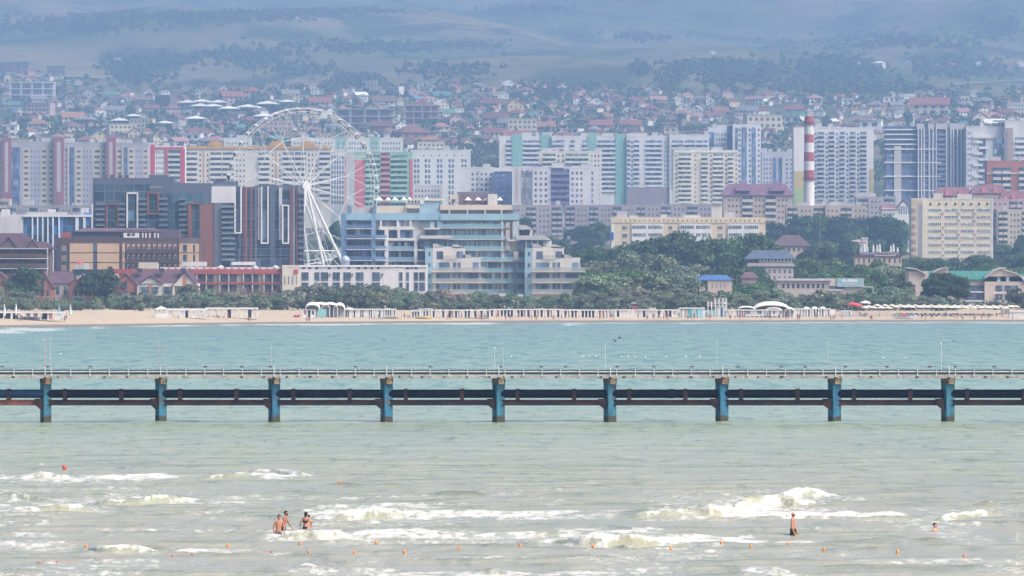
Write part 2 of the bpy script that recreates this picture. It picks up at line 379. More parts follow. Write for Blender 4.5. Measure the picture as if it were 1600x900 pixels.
# the surf's foam is lumpy: raise it slightly
Z += np.clip(foam-.45, 0, 1)*.10*(fbm(X2/.25, D2/.5, 3, 60))
def water_mat():
    m, nt, b = nodemat('sea_water', .17, .45); b.inputs['IOR'].default_value = 1.33
    g = N(nt, 'ShaderNodeNewGeometry'); sp = N(nt, 'ShaderNodeSeparateXYZ'); nt.links.new(g.outputs['Position'], sp.inputs[0])
    patch = noise(nt, pos(nt, (.02, .006, 0)), 1, 4)
    a = N(nt, 'ShaderNodeMath', operation='MULTIPLY_ADD'); nt.links.new(patch, a.inputs[0]); a.inputs[1].default_value = 160; nt.links.new(sp.outputs[1], a.inputs[2])
    mr = N(nt, 'ShaderNodeMapRange'); mr.inputs['From Min'].default_value = 230+80; mr.inputs['From Max'].default_value = 1700+80; nt.links.new(a.outputs[0], mr.inputs[0])
    c = ramp(nt, mr.outputs[0], SEA)
    st = noise(nt, pos(nt, (.40, .22, 0)), 1, 4, .6)  # streaks, near and far: shading of small waves put into the water colour
    c = mul(nt, c, ramp(nt, st, [(.30, (.90, .91, .86)), (.46, (1, 1, 1)), (.72, (1.05, 1.04, 1.03))]))
    st3 = noise(nt, pos(nt, (.75, .11, 0)), 1, 4, .62)
    c = mul(nt, c, ramp(nt, st3, [(.33, (.74, .78, .72)), (.45, (1, 1, 1)), (.60, (1, 1, 1)), (.70, (1.14, 1.10, 1.08))]))
    st4 = noise(nt, pos(nt, (.34, .030, 0)), 1, 5, .68)  # distant flecks: wave shading painted as darker and paler colour
    c = mixc(nt, ramp(nt, mr.outputs[0], [(.12, g3(0)), (.3, g3(1))]), c, mul(nt, c, ramp(nt, st4, [(.36, (.50, .66, .66)), (.47, (.95, .98, .98)), (.58, (1, 1, 1)), (.68, (1.25, 1.16, 1.12))])))
    st2 = noise(nt, pos(nt, (.05, .02, 0)), 1, 4, .6)
    c = mul(nt, c, ramp(nt, st2, [(.35, (.93, .97, .96)), (.65, (1.05, 1.03, 1.02))]))
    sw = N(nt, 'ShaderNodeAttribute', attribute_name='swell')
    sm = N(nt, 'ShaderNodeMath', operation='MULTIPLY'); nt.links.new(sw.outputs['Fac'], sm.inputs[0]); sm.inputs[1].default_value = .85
    c = mixc(nt, sm.outputs[0], c, mul(nt, c, ramp(nt, mr.outputs[0], [(0, (.50,.55,.36)), (.3, (.55,.68,.60)), (1, (.62,.80,.80))])))  # wave faces painted darker olive, as they mirror less sky
    at = N(nt, 'ShaderNodeAttribute', attribute_name='foam')
    f1 = noise(nt, pos(nt, (1.3, .55, 1.3)), 1, 6, .72)
    s_ = N(nt, 'ShaderNodeMath', operation='MULTIPLY_ADD'); nt.links.new(f1, s_.inputs[0]); s_.inputs[1].default_value = 3.4; s_.inputs[2].default_value = -1.72
    s2 = N(nt, 'ShaderNodeMath', operation='ADD'); nt.links.new(at.outputs['Fac'], s2.inputs[0]); nt.links.new(s_.outputs[0], s2.inputs[1])
    fm = N(nt, 'ShaderNodeMapRange'); fm.inputs['From Min'].default_value = .40; fm.inputs['From Max'].default_value = .95; nt.links.new(s2.outputs[0], fm.inputs[0])
    # no foam where the attribute is zero
    gt = N(nt, 'ShaderNodeMapRange'); gt.inputs['From Min'].default_value = .05; gt.inputs['From Max'].default_value = .3; nt.links.new(at.outputs['Fac'], gt.inputs[0])
    fa = N(nt, 'ShaderNodeMath', operation='MULTIPLY'); nt.links.new(fm.outputs[0], fa.inputs[0]); nt.links.new(gt.outputs[0], fa.inputs[1])
    # thin milky water round the foam
    milk = N(nt, 'ShaderNodeMath', operation='MULTIPLY'); nt.links.new(at.outputs['Fac'], milk.inputs[0]); milk.inputs[1].default_value = .35
    c = mixc(nt, milk.outputs[0], c, (.58, .58, .55))
    f3 = noise(nt, pos(nt, (2.2, 1.3, 3.5)), 1, 5, .7)
    c = mixc(nt, fa.outputs[0], c, ramp(nt, f3, [(.30, (.52, .53, .50)), (.45, (.66, .67, .665)), (.6, (.79, .80, .80))]))
    nt.links.new(c, b.inputs['Base Color'])
    r = N(nt, 'ShaderNodeMapRange'); r.inputs['To Min'].default_value = .24; r.inputs['To Max'].default_value = .9; nt.links.new(fa.outputs[0], r.inputs[0]); nt.links.new(r.outputs[0], b.inputs['Roughness'])
    bp = N(nt, 'ShaderNodeBump'); bp.inputs['Strength'].default_value = .9; bp.inputs['Distance'].default_value = .20
    w1 = noise(nt, pos(nt, (.55, .38, 0)), 1, 5, .62); w2 = noise(nt, pos(nt, (2.2, 1.5, 0)), 1, 3, .6)
    ad = N(nt, 'ShaderNodeMath', operation='MULTIPLY_ADD'); nt.links.new(w2, ad.inputs[0]); ad.inputs[1].default_value = .25; nt.links.new(w1, ad.inputs[2])
    nt.links.new(ad.outputs[0], bp.inputs['Height']); nt.links.new(bp.outputs[0], b.inputs['Normal'])
    return m
SEA = [(0, (.36,.35,.27)), (.06, (.35,.35,.26)), (.14, (.325,.38,.275)), (.25, (.27,.38,.295)), (.5, (.215,.335,.27)), (1, (.21,.32,.265))]
ZS = Z; DV = Dv
def zsea(X, D):
    j = int(np.clip(np.searchsorted(DV, D), 0, len(DV)-1)); i = int(np.clip(round(np.interp(X/D*F/800, U, np.arange(len(U)))), 0, len(U)-1)); return float(ZS[j, i])
structure(link('sea', grid_mesh('sea', X2, D2, Z, water_mat(), {'foam': foam, 'swell': swell})))
# sea bed sheet far below and sideways so that no edge shows
sb = MB().box(-900, 900, -300, 1640, -8.5, -8).mesh('sea_bed', 'bark'); structure(link('sea_bed', sb, color=(.3,.27,.2)))
def haze():
    m = bpy.data.materials.new('haze'); m.use_nodes = True; nt = m.node_tree; nt.nodes.clear()
    o = nt.nodes.new('ShaderNodeOutputMaterial'); v = nt.nodes.new('ShaderNodeVolumePrincipled')
    v.inputs['Color'].default_value = (*HAZE_COLOR, 1); v.inputs['Density'].default_value = HAZE_DENSITY; v.inputs['Anisotropy'].default_value = 0.0
    nt.links.new(v.outputs[0], o.inputs['Volume']); MATS['haze'] = m
    h = MB().box(-2600, 2600, -400, 16000, -10, 880).obj('haze', 'haze'); h['kind'] = 'stuff'
haze()
# dirt tracks and bare scars on the hills
for k, (pts, wd) in enumerate((([(1045,90),(1070,95),(1092,97),(1116,95)], 7), ([(1098,104),(1112,98),(1122,95)], 9), ([(1255,78),(1290,70),(1345,60),(1425,63)], 6), ([(828,-8),(846,22),(862,50),(880,66)], 8), ([(1265,33),(1300,45),(1320,30)], 8), ([(985,98),(1030,104),(1060,118)], 6), ([(150,104),(200,112),(250,120),(300,118)], 10), ([(30,124),(100,122),(160,124)], 7), ([(1395,140),(1470,136),(1560,130),(1640,126)], 8), ([(560,60),(700,52),(820,58)], 5), ([(880,8),(960,5),(1030,14)], 6))):
    v = []; f = []; p = np.array(pts, float); t = np.linspace(0, len(p)-1, 26); xs = np.interp(t, range(len(p)), p[:,0]); ys = np.interp(t, range(len(p)), p[:,1]); q = 0
    for x, y in zip(xs, ys):
        D = Dat(x, y); X = wx(x, D); ww = wd*(.3+.6*random.random())
        for e in (-1, 1): v.append((X, D+e*ww*2.2, ground(X, D+e*ww*2.2)+2.2+(0 if D < 7500 else 14)))
    f = [(2*i, 2*i+2, 2*i+3, 2*i+1) for i in range(25)]
    structure(MB().add(v, f).obj('dirt_track', 'roof', color=(.34,.29,.22)))
# ---------------------------------------------------------------- buildings
class Bld:
    """a building read off the photograph: px boxes on a front plane D metres away, turned into metres"""
    def __init__(s, name, label, cat, D, x0, x1, yt, yb, depth=14, color=WHITE, mat='wall', parapet=True, group=None, body=None):
        s.D = D; s.k = D/F; s.xc = (x0+x1)/2; s.zb = min(wz(yb, D), ground(wx(s.xc, D), D)) - 2
        s.x0, s.x1, s.yt, s.yb = x0, x1, yt, yb; s.depth = depth; s.px = s.xc; s.py = (yt+yb)/2
        mb = MB(); hw = (x1-x0)/2*s.k; zt = wz(yt, D)-s.zb
        if body: body(mb, s)
        else:
            mb.box(-hw, hw, 0, depth, 0, zt)
            if parapet:
                p = .25; e = .35
                mb.box(-hw-.08, hw+.08, -.12, p, zt-.3, zt+e).box(-hw-.08, hw+.08, depth-p, depth+.1, zt-.3, zt+e)
                mb.box(-hw-.08, -hw+p, p, depth-p, zt-.3, zt+e).box(hw-p, hw+.08, p, depth-p, zt-.3, zt+e)
        s.o = mb.obj(name, mat, None, (wx(s.xc, D), D, s.zb), color)
        s.zt = zt; s.o['_px'] = s.xc; s.o['_py'] = s.py
        thing(s.o, label, cat, group)
        s.cnt = {}; s.over = {}
    def X(s, px): return (px-s.xc)*s.k
    def Z(s, py): return wz(py, s.D)-s.zb
    def _put(s, name, mat, x0, x1, y0, y1, z0, z1, color, key=None, cap=100):
        n = s.cnt.get(name, 0)
        if n < cap:
            s.cnt[name] = n+1
            return boxobj(name, mat, s.o, x0, x1, y0, y1, z0, z1, color)
        s.over.setdefault((name, mat, tuple(color)), MB()).box(x0, x1, y0, y1, z0, z1)
    def box(s, name, x0, x1, yt, yb, proud=.3, back=.3, color=WHITE, mat='wall', off=0):
        """front at -proud, back at +back, metres behind the front plane"""
        return s._put(name, mat, s.X(x0), s.X(x1), -proud+off, back+off, s.Z(yb), s.Z(yt), color)
    def windows(s, x0, x1, yt, yb, nx, ny, fw=.5, fh=.5, color=DGLASS, mat='glass', proud=.06, frame=None, name='window', jitter=False):
        dx = (x1-x0)/nx; dy = (yb-yt)/ny
        for j in range(ny):
            for i in range(nx):
                cx = x0+(i+.5)*dx; cyy = yt+(j+.5)*dy
                s._put(name, mat, s.X(cx-dx*fw/2), s.X(cx+dx*fw/2), -proud, .1, s.Z(cyy+dy*fh/2), s.Z(cyy-dy*fh/2), color)
                if frame is not None:
                    s._put('sill', 'wall', s.X(cx-dx*fw/2)-.1, s.X(cx+dx*fw/2)+.1, -proud-.15, .05, s.Z(cyy+dy*fh/2)-.15, s.Z(cyy+dy*fh/2), frame)
    def balconies(s, x0, x1, yt, yb, n, h=.42, color=WHITE, proud=1.2, mat='wall', glaze=True, gcolor=DGLASS, split=1, name='balcony', gmat='glass', slab=None):
        """glazing strip down the bay and n balcony fronts across it"""
        if glaze: s._put('glazing', gmat, s.X(x0), s.X(x1), -.07, .1, s.Z(yb), s.Z(yt), gcolor)
        dy = (yb-yt)/n; dx = (x1-x0)/split
        for j in range(n):
            y = yt+(j+1)*dy
            for i in range(split):
                g = .08*dx if split > 1 else 0
                s._put(name, mat, s.X(x0+i*dx+g), s.X(x0+(i+1)*dx-g), -proud, -proud+.14, s.Z(y), s.Z(y-dy*h), color)
                s._put('slab', 'wall', s.X(x0+i*dx+g), s.X(x0+(i+1)*dx-g), -proud, -.075, s.Z(y)-.02, s.Z(y)+.16, slab or color)
    def hut(s, x0, x1, yt, color=WHITE, back=3, name='roof_hut', d=4):
        yb = s.yt
        o = s._put(name, 'wall', s.X(x0), s.X(x1), back, back+d, s.zt-.1, s.Z(yt), color)
        s._put('hut_cap', 'wall', s.X(x0)-.2, s.X(x1)+.2, back-.2, back+d+.2, s.Z(yt), s.Z(yt)+.2, tuple(c*.7 for c in color))
    def rooftop(s, n=6, seed=0, color=(.5,.5,.52)):
        r = random.Random(seed+int(s.x0*7))
        for i in range(n):
            x = s.x0+(s.x1-s.x0)*(i+.2+.6*r.random())/n; wdt = r.choice([1.2, 2, 3.2]); h = r.choice([.8, 1.4, 2.2, 2.6])
            if h > 1.5: s._put('roof_hut', 'wall', s.X(x)-wdt, s.X(x)+wdt, 3, 6, s.zt-.1, s.zt+h, color)
            else: s._put('vent', 'wall', s.X(x)-.35, s.X(x)+.35, 1.2, 2, s.zt-.1, s.zt+h, color)
        if n > 3:
            x = s.x0+(s.x1-s.x0)*r.random()*.8+3; mb = MB().tube((s.X(x), 3, s.zt), (s.X(x), 3, s.zt+5), .09, 4).tube((s.X(x)-.9, 3, s.zt+4), (s.X(x)+.9, 3, s.zt+4), .06, 4)
            mb.obj('antenna', 'metal', s.o, color=(.3,.3,.32))
    def hip(s, x0, x1, ye, yt, inset=.25, over=.6, color=(.2,.08,.07), name='roof', y0=0, y1=None, ridge=True):
        """hipped roof over px x0..x1, eaves at row ye, ridge at row yt"""
        y1 = s.depth if y1 is None else y1
        a, b = s.X(x0)-over, s.X(x1)+over; c, d = y0-over, y1+over; z0 = s.Z(ye); z1 = s.Z(yt); m = (c+d)/2; i = (b-a)*inset
        v = [(a,c,z0),(b,c,z0),(b,d,z0),(a,d,z0),(a+i,m,z1),(b-i,m,z1),(a,c,z0-.25),(b,c,z0-.25),(b,d,z0-.25),(a,d,z0-.25)]
        f = [(0,1,5,4),(1,2,5),(2,3,4,5),(3,0,4),(6,7,1,0),(7,8,2,1),(8,9,3,2),(9,6,0,3),(9,8,7,6)]
        return MB().add(v, f).obj(name, 'roof', s.o, color=color)
    def gable(s, x0, x1, ye, yt, over=.5, color=(.2,.08,.07), wall=None, y0=0, y1=None, th=.3, mat='roof', wmat='wall', windows=True):
        """gable facing the viewer"""
        y1 = s.depth if y1 is None else y1
        a, b, m = s.X(x0), s.X(x1), (s.X(x0)+s.X(x1))/2; z0, z1 = s.Z(ye), s.Z(yt)
        if wall is not None: MB().prism([(a,z0),(b,z0),(m,z1-.3)], y0-.03, y1).obj('gable_wall', wmat, s.o, color=wall)
        sl = (z1-z0)/(m-a); A = a-over; B = b+over; zA = z0-over*sl
        MB().prism([(A,zA),(m,z1),(B,zA),(B,zA+th),(m,z1+th),(A,zA+th)], y0-over, y1).obj('roof', mat, s.o, color=color)
    def done(s):
        for (name, mat, color), mb in s.over.items():
            o = mb.obj(name+'s' if not name.endswith('s') else name, mat, s.o, color=color); o['kind'] = 'stuff'
        return s
T = 'apartment_tower'; BLUEW = (.42,.47,.58); LILAC=(.42,.42,.50); MAROON=(.22,.10,.13); RB=(.42,.10,.10)
def tower(label, D, x0, x1, yt, yb=345, color=WHITE, depth=14, name=T, cat='apartment tower', seed=0, group='towers of the high-rise district', roof=6, **k):
    b = Bld(name, label, cat, D, x0, x1, yt, yb, depth, color, group=group, **k)
    if roof: b.rooftop(roof, seed)
    return b
# --- left lilac complex with purple pylons
PUR=(.28,.13,.18); SAND=(.60,.54,.46)
for i, (x0, x1, lab, cols) in enumerate([
  (-60, 84, 'lilac grey apartment block at the far left with a purple pylon', [('p',3,18),('s',-40,-10),('b',18,31),('w',36,46),('w',-5,2),('g',46,63),('w',64,74),('w',76,83)]),
  (84, 166, 'lilac grey apartment block between two purple pylons', [('p',84,100),('b',108,116),('w',118,128),('g',129,144),('w',145,158),('s',101,106),('w',159,165)]),
  (166, 232, 'lilac grey apartment block right of the third purple pylon', [('p',166,181),('b',193,199),('w',182,191),('w',200,210),('g',211,223),('w',224,231)])]):
    b = tower(lab, 3060-i*2, x0, x1, 222+i, 340, LILAC, seed=i, roof=5)
    for t, a, c in cols:
        if t == 'p':
            b.box('pylon', a, c, 215, 340, 1.2, 3, PUR); b.box('pylon_strip', a+5, c-5, 222, 300, 1.25, .1, (.5,.44,.5))
        elif t == 'b':
            b.box('glass_strip', a, c, 230, 340, .12, .2, (.10,.14,.26), 'glass')
            b.box('strip_frame', a-2.5, a, 228, 340, .5, .2, SAND)
        elif t == 's': b.windows(a, c, 230, 335, 3, 12, .45, .45)
        elif t == 'w': b.box('wall_strip', a, c, 232, 340, .12, .2, SAND); b.windows(a, c, 232, 336, 1, 12, .62, .42, (.10,.10,.14), proud=.2)
        else: b.windows(a, c, 232, 336, 3, 12, .35, .4, (.16,.18,.26))
    b.done()
# --- white block with a red frame
b = tower('white apartment block outlined by a red frame beside the lilac complex', 3350, 224, 289, 229, 340)
for a, c, y0, y1 in ((224,287,230,233),(234,242,226,272),(258,262,231,272),(282,286,231,300),(286,289,233,300)): b.box('red_strip', a, c, y0, y1, .5, .1, (.55,.07,.11))
b.windows(224, 234, 234, 300, 3, 8, .5, .4); b.windows(243, 257, 234, 300, 4, 8, .45, .4); b.balconies(263, 281, 235, 300, 8, .45, (.62,.64,.6)); b.done()
# --- cream block with orange roof
for x0, x1, lab in ((289, 402, 'cream apartment block with orange roof edge left of the ferris wheel hub'), (402, 518, 'cream apartment block with orange roof edge seen through the ferris wheel')):
    b = tower(lab, 3380, x0, x1, 232, 345, (.70,.68,.62), roof=4)
    b.box('roof_edge', x0, x1, 228.5, 232.5, .7, 2, (.58,.34,.10))
    for c in ([336] if x0 < 300 else [432, 480]): b.box('orange_mansard', c-11, c+11, 223, 229, .8, 4, (.58,.33,.09)); b.box('orange_mansard', c-6, c+6, 220.5, 223, .6, 3.5, (.58,.33,.09))
    n = int((x1-x0)/19)
    for i in range(n):
        a = x0+2+i*19
        if i % 3 == 1: b.windows(a, a+17, 238, 312, 3, 9, .45, .42, (.12,.12,.14)); b.box('orange_strip', a+7, a+9.5, 236, 312, .2, .1, (.60,.36,.16)) if i == 1 else None
        else: b.balconies(a, a+17, 238, 312, 9, .5, (.72,.71,.68), gcolor=(.12,.14,.17))
    b.done()
b = tower('narrow white block with close dark windows behind the ferris wheel', 3340, 516, 539, 238, 345, (.7,.71,.73), roof=2)
b.windows(517, 538, 242, 320, 5, 10, .55, .7, (.08,.11,.2)); b.done()
GRN=(.33,.56,.44); PNK=(.62,.22,.24)
b = tower('green and pink apartment block behind the right rim of the ferris wheel', 3300, 538, 645, 238, 345, GRN, roof=3)
b.box('grey_strip', 538, 554, 238, 345, .2, .1, (.55,.55,.56)); b.box('pink_strip', 555, 570, 250, 345, .3, .1, (.66,.16,.18)); b.box('pink_strip', 640, 645, 249, 345, .3, .1, (.66,.14,.18)); b.box('pink_strip', 538, 541, 248, 345, .3, .1, (.6,.3,.32))
b.balconies(571, 594, 242, 325, 10, .45, (.38,.60,.48), gcolor=(.10,.2,.18)); b.balconies(595, 609, 238, 325, 10, .45, (.62,.28,.28), gcolor=(.2,.07,.09)); b.balconies(611, 636, 242, 325, 10, .45, (.38,.60,.48), gcolor=(.10,.2,.18)); b.done()
b = tower('white apartment block with tall window columns right of the green and pink block', 3320, 641, 735, 235, 345, (.68,.69,.73), roof=4)
for a in (646, 663, 682, 700, 720): b.windows(a, a+10, 247, 330, 2, 10, .62, .62, (.09,.12,.20))
b.windows(656, 728, 240, 246, 6, 1, .15, .4); b.done()
b = tower('low white annex block in front of the tall window columns', 3200, 645, 690, 290, 345, (.68,.66,.66), roof=2); b.windows(647, 688, 294, 335, 8, 5, .5, .45, (.2,.18,.28)); b.done()
for x0, x1, yt, c, lab in ((350, 392, 216, WHITE, 'white flat-roofed block peeping over the orange roof, far left one'), (455, 524, 216, WHITE, 'white flat-roofed block peeping over the orange roof inside the wheel'),
    (524, 541, 214, (.35,.55,.52), 'narrow teal block between two white ones right of the wheel'), (541, 577, 216, WHITE, 'white flat-roofed block just right of the wheel top'), (577, 593, 214, (.35,.55,.50), 'narrow teal block left of the last white block'), (593, 629, 216, WHITE, 'white block with a dark balcony bay above the green and pink block')):
    b = tower(lab, 3900, x0, x1, yt, 330, c, roof=2)
    b.windows(x0+3, x1-3, 220, 300, max(2, int((x1-x0)/5)), 10, .5, .45, (.10,.14,.2)); b.done()
# --- centre
b = tower('white block with small dark windows left of the dark blue stair tower', 3180, 721, 772, 262, 345, (.70,.70,.73), roof=2)
b.windows(735, 770, 268, 325, 5, 7, .5, .5, (.12,.13,.2)); b.windows(744, 750, 266, 325, 2, 7, .5, .8, (.3,.28,.32)); b.done()
b = tower('dark blue glazed stair tower between two white blocks', 3170, 772, 801, 268, 345, (.13,.17,.33), roof=0); b.box('white_cap', 770, 803, 262, 268, .5, 3, WHITE); b.windows(775, 799, 270, 335, 3, 8, .7, .25, (.2,.24,.42)); b.done()
b = tower('white block with a dark violet central bay in front of the long teal block', 3150, 800, 936, 262, 350, (.70,.69,.72), roof=4)
b.hut(862, 882, 254, (.72,.70,.72), back=-1); b.hut(832, 848, 257, (.2,.22,.32)); b.hut(882, 893, 257, (.2,.22,.32))
b.box('pink_strip', 806, 811, 264, 345, .2, .1, (.58,.48,.48)); b.box('glass_bay', 815, 832, 266, 322, .3, .1, (.25,.25,.30), 'glass')
b.windows(833, 857, 266, 328, 3, 7, .5, .5, (.16,.15,.22)); b.balconies(861, 890, 264, 328, 7, .4, (.20,.20,.34), gcolor=(.12,.10,.24)); b.windows(891, 912, 266, 328, 3, 7, .5, .5, (.16,.15,.22)); b.windows(918, 933, 266, 328, 1, 7, .2, .6, (.2,.2,.3)); b.done()
b = tower('cream white balcony block rising behind the violet bay block', 3300, 842, 940, 237, 345, (.74,.71,.64), roof=5)
for a, c in ((848, 868), (884, 904), (905, 920)): b.balconies(a, c, 240, 300, 8, .45, (.72,.72,.68), gcolor=(.15,.25,.27))
b.windows(869, 883, 240, 262, 2, 3, .4, .5); b.windows(922, 938, 240, 330, 3, 12, .5, .5, (.15,.17,.22)); b.done()
TEAL=(.25,.50,.47); RIB=(.16,.22,.36)
def ribbons(b, a, c, y0=219, y1=292, n=10, col=WHITE, g=RIB): b.balconies(a, c, y0, y1, n, .42, col, gcolor=g, proud=.9)
b = tower('left section of the long blue and white block with two teal bays', 3560, 780, 862, 213, 345, (.72,.73,.74), roof=5)
b.box('teal_bay', 800, 816, 210, 345, .5, .1, TEAL); b.box('teal_bay', 845, 860, 210, 345, .5, .1, TEAL); ribbons(b, 817, 844); ribbons(b, 791, 799)
b.windows(801, 815, 214, 300, 2, 11, .35, .35, (.08,.2,.24)); b.windows(846, 859, 214, 240, 2, 3, .35, .35, (.08,.2,.24)); b.done()
b = tower('middle section of the long blue and white block with two teal bays', 3558, 862, 979, 213, 345, (.72,.73,.74), roof=6)
b.box('teal_bay', 918, 932, 209, 345, .5, .1, TEAL); b.box('teal_bay', 962, 977, 209, 345, .5, .1, TEAL); ribbons(b, 863, 882); ribbons(b, 891, 898); ribbons(b, 910, 917); ribbons(b, 933, 961, 219, 300, 11)
b.windows(963, 976, 214, 320, 2, 14, .35, .35, (.08,.2,.24)); b.windows(919, 931, 214, 240, 2, 3, .35, .35, (.08,.2,.24)); b.done()
b = tower('plain edged section of the long block right of the last teal bay', 3556, 979, 1046, 213, 345, (.70,.71,.74), roof=4)
ribbons(b, 980, 985); ribbons(b, 990, 999); b.windows(985, 990, 219, 300, 1, 11, .6, .5, (.15,.18,.3)); ribbons(b, 1009, 1034); b.windows(1036, 1045, 219, 292, 2, 10, .3, .5, (.15,.18,.3))
b.box('base_band', 979, 1046, 293, 345, .95, .1, (.30,.26,.32)); b.done()
b = tower('last section of the long blue and white block behind the cream tower', 3554, 1046, 1108, 211, 345, (.72,.72,.74), roof=4)
ribbons(b, 1050, 1068); ribbons(b, 1070, 1086); ribbons(b, 1088, 1106); b.done()
b = tower('cream tower with rows of pale balconies and eleven storeys', 3260, 1052, 1153, 236, 345, (.75,.70,.60), roof=5)
b.box('top_band', 1052, 1153, 234.5, 238.5, .3, .2, (.78,.77,.74))
for a, c in ((1060, 1080), (1096, 1106), (1114, 1130), (1138, 1146)): b.balconies(a, c, 240, 318, 11, .48, (.76,.74,.68), gcolor=(.22,.30,.30))
for a in (1054, 1084, 1108, 1132, 1148): b.windows(a, a+5, 240, 318, 1, 11, .6, .4, (.25,.24,.24))
b.done()
b = tower('stepped white tower with a dark blue corner bay', 3600, 1106, 1146, 200, 330, (.70,.71,.76), roof=3)
b.box('blue_bay', 1108, 1116, 206, 330, .4, .1, RIB, 'glass'); b.box('blue_bay', 1136, 1146, 196, 330, .4, .1, (.08,.12,.22), 'glass'); b.windows(1117, 1135, 206, 318, 4, 14, .5, .5, (.14,.18,.32)); b.done()
b = tower('tall white and blue tower with vertical glass stripes beside the lilac office', 3590, 1145, 1189, 195, 330, (.70,.72,.78), roof=3)
for a, c in ((1149, 1153), (1159, 1167), (1175, 1181)): b.box('blue_bay', a, c, 199, 330, .3, .1, RIB, 'glass')
b.windows(1153, 1158, 199, 320, 1, 15, .6, .5, (.10,.13,.25)); b.windows(1169, 1174, 199, 320, 1, 15, .6, .5, (.10,.13,.25)); b.windows(1183, 1188, 199, 320, 1, 15, .5, .5, (.10,.13,.25)); b.done()
b = tower('lower lilac grey block between the striped tower and the chimney', 3500, 1190, 1241, 238, 330, (.52,.52,.60), roof=5)
b.box('blue_bay', 1208, 1213, 246, 330, .3, .1, (.08,.14,.3), 'glass'); b.box('blue_bay', 1217, 1222, 246, 330, .3, .1, (.08,.14,.3), 'glass'); b.windows(1192, 1206, 246, 310, 3, 9, .5, .5, (.12,.14,.25)); b.windows(1226, 1240, 246, 310, 2, 9, .5, .5, (.12,.14,.25)); b.done()
# --- white tower behind the chimney
b = tower('huge white tower with grey balcony columns behind the striped chimney', 3300, 1240, 1365, 200, 345, (.74,.75,.78), roof=8)
b.box('yellow_base', 1240.5, 1256, 268, 294, .2, .1, (.62,.50,.22)); b.box('green_base', 1240.5, 1256, 294, 340, .2, .1, (.40,.55,.22)); b.box('yellow_strip', 1359, 1364.5, 264, 300, .2, .1, (.62,.52,.25)); b.box('white_wing', 1240.2, 1258, 201, 267, .12, .1, (.78,.77,.78))
for a, c in ((1277, 1288), (1295, 1304), (1312, 1320), (1328, 1337), (1344, 1354)): b.balconies(a, c, 206, 312, 15, .42, (.55,.58,.64), gcolor=(.20,.25,.33))
for a in (1272, 1289, 1305, 1321, 1338): b.windows(a, a+5, 206, 312, 1, 15, .6, .5, (.2,.23,.32))
b.done()
# --- dark blue tower with white bands
b = tower('dark blue tower crossed by white horizontal bands', 3250, 1384, 1433, 198, 345, (.12,.17,.30), roof=3)
for y in (202.5, 210, 218, 225.5, 233, 254, 275.5, 297.5): b.box('white_band', 1382, 1433, y-1, y+1, 1.2, .1, (.75,.76,.78))
b.box('pale_pylon', 1397, 1408, 228, 345, 1.0, .1, (.55,.54,.55)); b.windows(1385, 1396, 206, 320, 2, 14, .7, .5, (.18,.24,.38)); b.windows(1409, 1432, 206, 320, 4, 14, .7, .5, (.18,.24,.38)); b.done()
b = tower('blue and white vertically striped tower with lilac caps right of the banded one', 3248, 1433, 1509, 199, 345, (.20,.25,.40), roof=3)
for a, c in ((1432, 1444), (1450, 1459), (1462, 1480), (1484, 1507)): b.box('lilac_cap', a, c, 193, 202, .9, 3, (.50,.50,.56))
for a in (1434, 1439, 1443, 1451, 1457, 1462, 1478, 1485, 1489, 1495, 1501, 1506): b.box('white_fin', a, a+1.6, 202, 345, .9, .1, (.68,.70,.75))
b.balconies(1464, 1477, 204, 320, 15, .4, (.25,.29,.42), gcolor=(.10,.14,.25)); b.windows(1445, 1450, 204, 320, 1, 15, .8, .5, (.10,.13,.22)); b.windows(1490, 1495, 204, 320, 1, 15, .8, .5, (.10,.13,.22))
for y in (233, 254, 275.5, 297.5): b.box('white_band', 1433, 1470, y-.8, y+.8, 1.0, .1, (.72,.73,.76))
b.done()
b = tower('white tower with a brown column and blue glass at the far right', 3240, 1510, 1570, 198, 345, (.68,.69,.74), roof=4)
b.windows(1511, 1519, 204, 320, 2, 14, .5, .5, (.2,.25,.4)); b.box('white_band', 1520, 1552, 212, 216, .9, .1, WHITE); b.box('glass_bay', 1552, 1572, 216, 330, .4, .1, (.25,.33,.42), 'glass')
for j in range(10): b.box('balcony', 1521+(j % 2)*8, 1535+(j % 2)*8, 220+j*9, 224+j*9, 1, .1, (.72,.73,.76))
b.box('glass_bay', 1530, 1540, 218, 330, .3, .1, (.10,.13,.22), 'glass'); b.done()
b = tower('rightmost white tower with a brown pylon and stepped roof', 3235, 1570, 1680, 190, 345, (.68,.69,.73), roof=5)
b.box('brown_pylon', 1573, 1583, 200, 345, .8, .1, (.40,.33,.33)); b.balconies(1586, 1612, 214, 330, 13, .45, (.72,.73,.75), gcolor=(.25,.33,.42)); b.balconies(1620, 1660, 214, 330, 13, .45, (.72,.73,.75), gcolor=(.25,.33,.42)); b.hut(1553, 1592, 188, (.6,.62,.66)); b.done()
